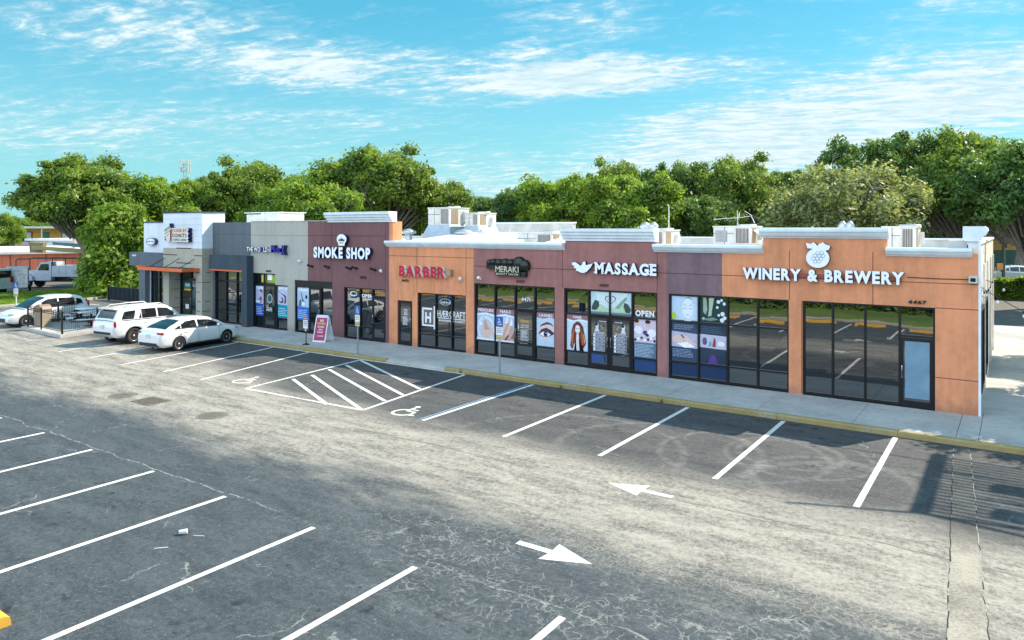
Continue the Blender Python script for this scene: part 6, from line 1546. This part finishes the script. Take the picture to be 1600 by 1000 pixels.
for fl in (0, 2.75):
    for k in range(5):
        x = -14.5 + k * 5.6
        mb = MB(); mb.box(x, x + .95, 1.44, 1.5, fl + .02, fl + 2.1, grn_); mb.build('door', g)
        if k % 2: mb = MB(); mb.box(x + 1.2, x + 2.1, 1.44, 1.5, fl + .02, fl + 2.1, grn_); mb.build('door', g)
        w_ = MB(); a = x + 2.6; w_.box(a, a + 1.7, 1.42, 1.499, fl + .85, fl + 2.15, plain('window_dark_frame', (.04, .05, .06), .5)); w = w_.build('window', g)
        p = MB(); p.box(a + .12, a + .8, 1.40, 1.419, fl + .95, fl + 2.05, plain('curtain_white', (.55, .56, .58), .7)); p.box(a + .9, a + 1.58, 1.40, 1.419, fl + .95, fl + 2.05, plain('curtain_white', (.55, .56, .58), .7)); p.build('pane', w)
        p = MB(); p.box(a + .35, a + 1.3, 1.36, 1.499, fl + .30, fl + .75, plain('ac_grey', (.5, .5, .5), .6)); p.build('wall_unit', w)
# rear right: low ochre house, wall and parked car beyond the hedge
g = empty('rear_building', (*at(1600, 92), 0), R(36)); tag(g, 'low ochre building with a dark garage band glimpsed beyond the hedge at the right', 'building')
mb = MB(); mb.box(-14, 16, 0, 9, 0, 4.6, plain('ochre_wall', (.55, .27, .09), .8)); mb.build('wall', g); mb = MB(); mb.box(-14.4, 16.4, -.5, 9.5, 4.6, 4.9, plain('far_roof', (.40, .33, .27), .8)); mb.build('roof', g); mb = MB(); mb.box(-13, 15, -.06, -.002, .1, 2.6, plain('teal_door', (.03, .08, .08), .6)); mb.build('garage_door', g)
farcar = copy_tree(hatch); farcar.location = (*at(1592, 74), 0); farcar.rotation_euler = (0, 0, R(30)); farcar['label'] = 'pale car roof showing over the hedge at the far right edge'; farcar['group'] = 'cars behind the hedge'
g = MB(); x_, y_ = at(1588, 69); g.box(x_ - 3.6, x_ + 9, y_, y_ + .2, 0, 1.15, plain('pale_block_wall', (.45, .47, .50), .8)); tag(g.build('block_wall'), 'pale grey low block wall behind the hedge at the right edge', 'wall')
# utility poles, cell mast and wires
wood = plain('weathered_pole', (.30, .25, .20), .9, var=.25)
def pole(px, d, h, lab, r0=.16, m=wood, arm=True):
    x, y = at(px, d); r_ = empty('utility_pole', (x, y, 0), R(20)); tag(r_, lab, 'utility pole')
    mb = MB(); mb.tube([(0, 0, 0), (0, 0, h)], [r0, r0 * .65], m, 10); mb.build('post', r_)
    if arm: mb = MB(); mb.box(-1.1, 1.1, -.06, .06, h - .7, h - .56, m); 
    if arm: mb.build('crossarm', r_)
    return Vector((x, y, h))
p1 = pole(116, 78, 7.6, 'pale wooden utility pole in front of the motel doors', .22, plain('pale_pole', (.45, .42, .30), .9))
p2 = pole(137, 66, 9.0, 'grey utility pole against the big oak at the left', .2)
p3 = pole(1568, 60, 8.6, 'slim dark pole rising above the hedge at the right', .14, plain('dark_pole', (.10, .13, .11), .8))
g = empty('cell_mast', (*at(290, 260), 0)); tag(g, 'tiny distant cell tower with clustered antennas above the trees', 'cell tower')
mb = MB(); H_ = 29
for k in range(3):
    q = R(120 * k); mb.tube([(1.4 * math.cos(q), 1.4 * math.sin(q), 0), (.7 * math.cos(q), .7 * math.sin(q), H_)], .14, M['metal'], 5)
for j in range(14):
    for k in range(3):
        q, q2 = R(120 * k), R(120 * (k + 1)); ra, rb_ = 1.4 - .05 * j, 1.4 - .05 * (j + 1); mb.tube([(ra * math.cos(q), ra * math.sin(q), j * 2.07), (rb_ * math.cos(q2), rb_ * math.sin(q2), (j + 1) * 2.07)], .07, M['metal'], 4)
mb.build('lattice', g); mb = MB()
for z in (25.5, 28):
    for k in range(6): q = R(60 * k); mb.box(1.5 * math.cos(q) - .22, 1.5 * math.cos(q) + .22, 1.5 * math.sin(q) - .22, 1.5 * math.sin(q) + .22, z, z + 1.8, plain('antenna_panel', (.45, .46, .46), .6))
mb.build('antenna_panels', g)
# ================================================================== VEGETATION
def leaf_mat(name, a, b, c, tr=.35):
    m = bpy.data.materials.new(name); m.use_nodes = True; N = NT(m.node_tree); n = m.node_tree.nodes; pb = n['Principled BSDF']; out = n['Material Output']
    geo = N.new('ShaderNodeNewGeometry'); p = N.obj()
    big = N.noise(p, .55, 3, .5); rp = geo.outputs['Random Per Island']
    k = N.m('ADD', N.m('MULTIPLY', N.ss(big, .35, .65), .45), N.m('MULTIPLY', rp, .55))
    cc = N.mix(N.ss(k, .12, .45), tuple(v * .62 for v in a), b); cc = N.mix(N.ss(k, .55, .95), cc, c)
    N.put(pb.inputs['Base Color'], cc); pb.inputs['Roughness'].default_value = .5
    t = N.new('ShaderNodeBsdfTranslucent'); hs = N.mul(cc, (1.25, 1.2, .55)); N.put(t.inputs[0], hs)
    mx = N.new('ShaderNodeMixShader'); mx.inputs[0].default_value = tr; N.l.new(pb.outputs[0], mx.inputs[1]); N.l.new(t.outputs[0], mx.inputs[2]); N.l.new(mx.outputs[0], out.inputs['Surface'])
    return m
LM = {'oak': leaf_mat('oak_leaves', (0.100, 0.175, 0.030), (0.180, 0.275, 0.045), (0.280, 0.370, 0.060), .48),
      'bright': leaf_mat('bright_leaves', (0.120, 0.210, 0.026), (0.205, 0.330, 0.038), (0.310, 0.420, 0.055), .5),
      'dark': leaf_mat('dark_leaves', (0.060, 0.130, 0.034), (0.115, 0.210, 0.048), (0.190, 0.300, 0.065), .45),
      'pale': leaf_mat('pale_leaves', (0.190, 0.235, 0.090), (0.290, 0.340, 0.140), (0.390, 0.420, 0.190), .45),
      'hedge': leaf_mat('hedge_leaves', (0.050, 0.095, 0.020), (0.095, 0.150, 0.030), (0.16, 0.20, 0.05), .3)}
BARK = plain('oak_bark', (.24, .21, .18), .95, var=.35, scale=6, bump=.6)
def leaf_mesh(name, centers, radii, n_each, size, m, seed, droop=0.0, squash=.72, aspect=2.0):
    rs = np.random.RandomState(seed); C_ = np.repeat(np.array(centers), n_each, 0); Rr = np.repeat(np.array(radii), n_each)
    N_ = len(C_); d = rs.normal(size=(N_, 3)); d /= np.linalg.norm(d, axis=1)[:, None]
    rad = Rr * (rs.uniform(0.1, 1.0, N_) ** .5) * (1 + .22 * rs.normal(size=N_))
    P = C_ + d * rad[:, None] * np.array([1, 1, squash]); P[:, 2] -= droop * rs.uniform(0, 1, N_) ** 2 * Rr
    # leaf card orientation: normals lean outward and upward
    nrm = d * .8 + rs.normal(size=(N_, 3)) * .75 + np.array([0, 0, .55]); nrm /= np.linalg.norm(nrm, axis=1)[:, None]
    t = np.cross(nrm, rs.normal(size=(N_, 3))); t /= np.linalg.norm(t, axis=1)[:, None]; b = np.cross(nrm, t)
    s = size * (.45 + 1.25 * rs.uniform(0, 1, N_) ** 1.6)[:, None]; t = t * s * .5 * aspect ** .5; b = b * s * .5 / aspect ** .5
    V = np.stack([P - t, P + b, P + t, P - b], 1).reshape(-1, 3)
    me = bpy.data.meshes.new(name); me.vertices.add(len(V)); me.vertices.foreach_set('co', V.ravel().astype(np.float32))
    me.loops.add(len(V)); me.loops.foreach_set('vertex_index', np.arange(len(V), dtype=np.int32)); me.polygons.add(N_)
    me.polygons.foreach_set('loop_start', np.arange(0, len(V), 4, dtype=np.int32)); me.polygons.foreach_set('loop_total', np.full(N_, 4, dtype=np.int32))
    me.materials.append(m); me.update(calc_edges=True); me.validate(); return me
def make_tree(kind, seed, h, rad, base, m, nclump, leaves, size, cr_=(1.0, 1.9), squash=.72, droop=0, trunk_r=.38, wild=.0):
    """crown: clumps strung along forked limbs, so the outline is ragged and the sky shows between them"""
    rd = random.Random(seed); root = empty(kind, (0, 0, 0)); tm = MB(); cen = []; rr = []
    hub = Vector((rd.uniform(-.3, .3), rd.uniform(-.3, .3), base)); tm.tube([(0, 0, 0), (0, 0, .4), hub * .6 + Vector((rd.uniform(-.1, .1), 0, 0)), hub], [trunk_r * 1.35, trunk_r, trunk_r * .85, trunk_r * .7], BARK, 10)
    nl = 7
    for i in range(nl):
        q = 2 * math.pi * (i + rd.uniform(-.3, .3)) / nl; reach = rad * rd.uniform(.5, .8); top = base + (h - base) * rd.uniform(.40, .78)
        if i == 0: reach *= .25; top = h * .85
        end = Vector((math.cos(q) * reach, math.sin(q) * reach, top)); mid = hub.lerp(end, .5) + Vector((rd.uniform(-.5, .5), rd.uniform(-.5, .5), rd.uniform(.2, 1.0)))
        tm.tube([hub - Vector((0, 0, .2)), hub.lerp(mid, .5) + Vector((0, 0, .15)), mid, end], [trunk_r * .55, trunk_r * .42, trunk_r * .28, trunk_r * .08], BARK, 7)
        for j in range(4):
            st = mid.lerp(end, rd.uniform(0, .7)); e2 = st + Vector((rd.uniform(-1, 1), rd.uniform(-1, 1), rd.uniform(-.1, .7))) * rad * .26
            tm.tube([st, st.lerp(e2, .5) + Vector((0, 0, .2)), e2], [trunk_r * .2, trunk_r * .12, trunk_r * .04], BARK, 5)
    for k in range(nclump):
        # directions over an irregular dome; lumps by low-frequency lobes
        q = rd.uniform(0, 2 * math.pi); u = rd.uniform(-.35, 1) ; u = max(-.4, u)
        lobe = .82 + .24 * math.sin(3 * q + seed) * math.cos(2.2 * u * 2 + seed * .7) + rd.uniform(-.15, .07) + (rd.random() < wild) * rd.uniform(.02, .12)
        f = rd.uniform(.55, 1.0) if k % 3 == 0 else rd.uniform(.82, 1.0)
        if math.sin(5 * q + seed) * math.sin(6.5 * u + seed * 2) > .55: continue     # gaps between the boughs
        ch = (h - base) * .5; cz = base + ch * .92
        c = Vector((math.cos(q) * math.sqrt(max(0, 1 - u * u)) * (rad - 1.0) * lobe * f, math.sin(q) * math.sqrt(max(0, 1 - u * u)) * (rad - 1.0) * lobe * f, cz + u * (ch - .3) * lobe * f))
        if k % 4 == 0: c.z -= .1 * ch
        cen.append(tuple(c)); rr.append(rd.uniform(*cr_))
        if k % 2 == 0: tm.tube([hub.lerp(c, .35), hub.lerp(c, .7) + Vector((0, 0, .2)), c], [trunk_r * .22, trunk_r * .12, .03], BARK, 5, False)
    me = leaf_mesh('crown', cen, rr, leaves, size, m, seed, droop, squash)
    co = bpy.data.objects.new('crown', me); col.objects.link(co); co.parent = root; tm.build('trunk', root)
    return root
PROTO = {
 'oak_a': make_tree('oak_tree', 11, 12, 6.5, 3.0, LM['oak'], 250, 330, .20, (.38, 1.2), wild=.25),
 'oak_h': make_tree('oak_tree', 97, 12, 6.0, 3.3, LM['oak'], 250, 330, .20, (.38, 1.2), wild=.3),
 'oak_b': make_tree('oak_tree', 23, 12, 6.0, 2.6, LM['bright'], 240, 330, .19, (.4, 1.2), wild=.1),
 'oak_c': make_tree('oak_tree', 37, 12, 6.5, 3.0, LM['dark'], 250, 330, .20, (.38, 1.2), wild=.25),
 'willow': make_tree('pale_tree', 41, 11, 6.6, 2.8, LM['pale'], 120, 420, .19, (.6, 1.2), squash=1.0, droop=.7, trunk_r=.25, wild=.1),
 'spindly': make_tree('spindly_tree', 53, 13, 3.6, 5.5, LM['dark'], 34, 260, .24, (.5, 1.0), trunk_r=.2, wild=.5),
 'bright_low': make_tree('broadleaf_tree', 67, 10, 5.5, 1.6, LM['bright'], 190, 330, .205, (.5, 1.2), wild=.1),
}
_used = set()
KN = {'oak_h': 'oak_tree', 'oak_a': 'oak_tree', 'oak_b': 'oak_tree', 'oak_c': 'oak_tree', 'willow': 'pale_tree', 'spindly': 'spindly_tree', 'bright_low': 'broadleaf_tree'}
def plant(kind, px, d, toppx, lab, wide=1.0, rot=0.0, base_h=None, xy=None):
    """px = column of the trunk in the photograph, d = metres ahead, toppx = row its top reaches"""
    pr = PROTO[kind]; h0 = {'oak_h': 12, 'oak_a': 12, 'oak_b': 12, 'oak_c': 12, 'willow': 11, 'spindly': 13, 'bright_low': 10}[kind]
    h = 5.29 + (357.5 - toppx) * d / 1136.8 if toppx is not None else base_h
    if kind in _used: o = copy_tree(pr)
    else: o = pr; _used.add(kind)
    x, y = xy or at(px, d); s = h / (h0 * .99); o.location = (x, y, 0); o.rotation_euler = (0, 0, R(rot)); o.scale = (s * wide, s * wide, s)
    tag(o, lab, 'tree', 'trees around the shopping centre'); return o
T_ = [
 ('oak_h', 134, 62, 226, 'tallest spreading oak at the left, its crown against the sky above the motel', 1.0, 20),
 ('bright_low', 192, 58, 300, 'bushy bright green tree whose foliage falls to the ground left of the corner shop', .62, 70),
 ('oak_b', 232, 64, 256, 'rounded yellow-green oak directly behind the white tower at the left', 1.0, 140),
 ('oak_b', 300, 72, 262, 'bright green oak between the tower and the cell mast gap', .75, 250),
 ('oak_c', 330, 86, 262, 'darker tree set back in the gap behind the slate wall', .65, 60),
 ('oak_a', 388, 70, 238, 'tall oak with a tufted top above the music school wall', .95, 300),
 ('oak_b', 440, 66, 268, 'bright green oak behind the right end of the grey wall', .85, 10),
 ('bright_low', 500, 64, 264, 'dense round bright green tree behind the smoke shop cornice', .95, 200),
 ('oak_a', 600, 72, 216, 'largest oak in the middle left, towering behind the rooftop units', 1.05, 95),
 ('oak_c', 548, 80, 232, 'dark oak shoulder on the left of the largest middle oak', .8, 180),
 ('oak_a', 690, 74, 272, 'lower oak on the right shoulder of the largest middle oak', .85, 220),
 ('oak_c', 765, 92, 296, 'small distant dark tree at the low dip of the treeline', .9, 15),
 ('oak_b', 735, 100, 306, 'small distant green tree at the left of the treeline dip', .9, 120),
 ('oak_c', 815, 84, 280, 'dark tree at the right of the treeline dip', .8, 77),
 ('oak_b', 885, 62, 252, 'broad rounded oak behind the left part of the massage parapet', 1.0, 33),
 ('oak_b', 985, 58, 250, 'broad rounded bright oak behind the massage parapet, reaching towards the vent pole', 1.0, 170),
 ('oak_a', 962, 74, 238, 'oak crest rising behind the broad rounded pair', .7, 265),
 ('oak_c', 1062, 72, 236, 'feathery dark tree right of the broad rounded pair', .75, 100),
 ('oak_c', 1092, 60, 292, 'shadowy lower tree behind the television antenna', 1.0, 310),
 ('oak_a', 1160, 66, 230, 'upright oak with a pointed top above the antenna unit', .8, 45),
 ('spindly', 1312, 78, 200, 'thin wispy tree poking above the pale willow-like crown', .8, 0),
 ('oak_c', 1232, 78, 250, 'dark tree between the upright oak and the pale crown', .8, 200),
 ('willow', 1325, 52, 242, 'pale grey-green willow-like tree behind the winery parapet', 1.1, 60),
 ('oak_c', 1432, 60, 184, 'tall dark oak behind the right end of the winery', .85, 130),
 ('oak_a', 1510, 56, 190, 'tall airy oak with visible limbs above the right corner of the shops', .85, 285),
 ('oak_c', 1615, 48, 196, 'dark oak filling the right edge of the view', .95, 222),
 ('oak_c', 1470, 70, 262, 'dark understorey tree behind the corner cornice', 1.1, 350),
 ('oak_c', 1380, 74, 290, 'dark understorey tree under the pale willow-like crown', 1.2, 90),
 ('oak_b', 6, 92, 322, 'low green tree at the far left beside the motel', .7, 160),
 ('oak_a', -60, 76, 330, 'low spreading tree cut off by the left edge of the view', 1.2, 44),
 ('oak_a', 60, 128, 335, 'distant tree behind the motel roof', 1.5, 88),
 ('oak_c', 640, 100, 300, 'dark distant tree closing the gap behind the biggest rooftop unit', 1.5, 140),
 ('oak_c', 920, 100, 300, 'dark distant tree closing the gap behind the rear parapet', 1.6, 20),
 ('oak_c', 1130, 95, 290, 'dark distant tree closing the gap behind the antenna unit', 1.6, 240),
 ('oak_c', 420, 105, 300, 'dark distant tree closing the gap behind the music school', 1.6, 200),
 ('oak_c', 1590, 84, 250, 'distant dark tree above the ochre building at the right', 1.3, 30),
 ('oak_c', 200, 105, 300, 'dark distant tree closing the gap behind the corner shop', 1.6, 100),
]
for t in T_: plant(*t)
for i, (x, y, h, k, rt) in enumerate(((17.9, 10.6, 10.8, 'oak_a', 20), (17.8, 17.6, 9.5, 'oak_b', 120), (28, 16, 11, 'oak_c', 200))):
    plant(k, 0, 0, None, ('oak just outside the right edge that dapples the parking lot', 'smaller oak beyond the right edge shading the side walk', 'farther oak beyond the right edge')[i], (.74, .66, .88)[i], rt, h, (x, y))
# clipped hedges and shrubs ------------------------------------------------
def hedge_proto(L, Wd, H, seed, m=None, size=.13, n=7000, zmin=0.1):
    rs = np.random.RandomState(seed); P = rs.uniform(-1, 1, (n, 3)); P[:, 2] = rs.uniform(0, 1, n)
    ax = rs.randint(0, 5, n)
    P[ax == 0, 1] = -1; P[ax == 1, 1] = 1; P[ax >= 3, 2] = 1; P[ax == 2, 1] = -1
    C_ = P * np.array([L / 2, Wd / 2, H]) + rs.normal(size=(n, 3)) * .10
    bump = .14 * np.sin(C_[:, 0] * 2.1 + seed) + .10 * np.sin(C_[:, 0] * 5.3); C_[:, 2] += bump * (C_[:, 2] / H); C_[:, 2] = np.maximum(C_[:, 2], zmin)
    return leaf_mesh('foliage', C_.tolist(), np.full(n, .12), 4, size, m or LM['hedge'], seed)
hm = hedge_proto(9.0, 1.6, 2.3, 3, m=LM['bright'], n=9000, size=.18)
def hedge(x, y, rz, s, lab, me, cat='hedge', grp=None, L=9.0, Wd=1.6, H=2.3):
    r_ = empty('hedge', (x, y, 0), rz); r_.scale = s if isinstance(s, tuple) else (s, s, s); tag(r_, lab, cat, grp)
    f = bpy.data.objects.new('foliage', me); col.objects.link(f); f.parent = r_
    mb = MB(); mb.box(-L / 2 + .2, L / 2 - .2, -Wd / 2 + .22, Wd / 2 - .22, 0.02, H - .28, plain('hedge_twigs', (.03, .045, .018), .95)); mb.build('twigs', r_); return r_
for k in range(9): hedge(-46 + k * 8.8, -24.6 + .2 * (k % 2), R(0), (1, 1, 1.0 + .12 * (k % 3)), 'tall clipped hedge on the grass strip behind the camera, facing the shops', hm, grp='hedges facing the shops')
hx, hy = at(1588, 55); hedge(hx + 1.2, hy, R(0), (1.0, 1, .62), 'clipped hedge behind the rear drive at the right edge', hm)
hx, hy = at(200, 62)
sm = hedge_proto(6.0, 2.6, 1.7, 9, LM['bright'], .2, 5000)
hedge(*at(198, 59.5), R(50), (1, 1, 1.0), 'low leafy shrubs on the mulch bed left of the corner shop', sm, 'shrub', L=6, Wd=2.6, H=1.7)
sk = [(c[0], c[1], c[2]) for c in [(random.uniform(-1.6, 1.6), random.uniform(-1.6, 1.6), random.uniform(.3, 6.5)) for _ in range(60)]]
r_ = empty('ivy_tree', (*at(184, 57.5), 0)); tag(r_, 'leaning tree wrapped to the ground in bright yellow-green leaves beside the utility truck', 'tree')
me = leaf_mesh('crown', sk, [random.uniform(.6, 1.3) for _ in sk], 420, .26, LM['bright'], 5, squash=.9); f = bpy.data.objects.new('crown', me); col.objects.link(f); f.parent = r_
mb = MB(); mb.tube([(-1.2, 0, 0), (-1.0, 0, 2.5), (-.3, 0, 6)], [.28, .22, .12], BARK, 8); mb.build('trunk', r_)
mb = MB(); mb.lathe([(.5, 0), (.42, .3), (.36, .42), (.02, .44)], (*at(184, 57), .1), 'Z', plain('cut_stump', (.40, .30, .22), .9, var=.3), 14); tag(mb.build('tree_stump'), 'pale cut tree stump on the mulch at the foot of the leafy shrubs', 'stump')
# grass tufts
def tufts(name, n, fx, lab, h=.10, w=.012, seed=1):
    rs = np.random.RandomState(seed); V = []; P = fx(rs, n)
    a = rs.uniform(0, 2 * np.pi, n); dx, dy = np.cos(a) * w, np.sin(a) * w; hh = h * rs.uniform(.5, 1.3, n); lx, ly = rs.normal(size=n) * .03, rs.normal(size=n) * .03
    z = P[:, 2]; A = np.stack([P[:, 0] - dx, P[:, 1] - dy, z], 1); B_ = np.stack([P[:, 0] + dx, P[:, 1] + dy, z], 1); C_ = np.stack([P[:, 0] + lx, P[:, 1] + ly, z + hh], 1)
    V = np.stack([A, B_, C_], 1).reshape(-1, 3); me = bpy.data.meshes.new(name); me.vertices.add(len(V)); me.vertices.foreach_set('co', V.ravel().astype(np.float32))
    me.loops.add(len(V)); me.loops.foreach_set('vertex_index', np.arange(len(V), dtype=np.int32)); me.polygons.add(n); me.polygons.foreach_set('loop_start', np.arange(0, len(V), 3, dtype=np.int32)); me.polygons.foreach_set('loop_total', np.full(n, 3, dtype=np.int32))
    me.materials.append(LM['bright']); me.update(calc_edges=True); o = bpy.data.objects.new(name, me); col.objects.link(o); tag(o, lab, 'grass', None, 'stuff'); return o
tufts('verge_grass', 30000, lambda rs, n: np.stack([(lambda t, s: -44.0 - t * 9.0 + 0 * s)(rs.uniform(0, 1, n), 0), rs.uniform(-7, 8, n), np.full(n, .1)], 1), 'short green grass on the verge left of the lot', .14, .05, 2)
def weeds(x, y, s=1):
    mb = MB(); rd = random.Random(int(x * 10))
    for k in range(10):
        q = rd.uniform(0, 6.28); d = Vector((math.cos(q), math.sin(q), 0)) * rd.uniform(.03, .10) * s; w = Vector((-d.y, d.x, 0)) * .12
        mb.add([Vector((x, y, .0)) + w, Vector((x, y, 0)) - w, Vector((x, y, rd.uniform(.05, .16) * s)) + d], [(0, 1, 2)], LM['hedge'])
    return mb.build('weed', fix=False)
for k, (x, lab) in enumerate(((-3.2, 'left'), (1.05, 'middle'), (4.6, 'right'))):
    tag(weeds(x, .07, 1.5), 'small weed growing from the yellow kerb joint, ' + lab + ' of the three', 'weed', 'weeds along the kerb')
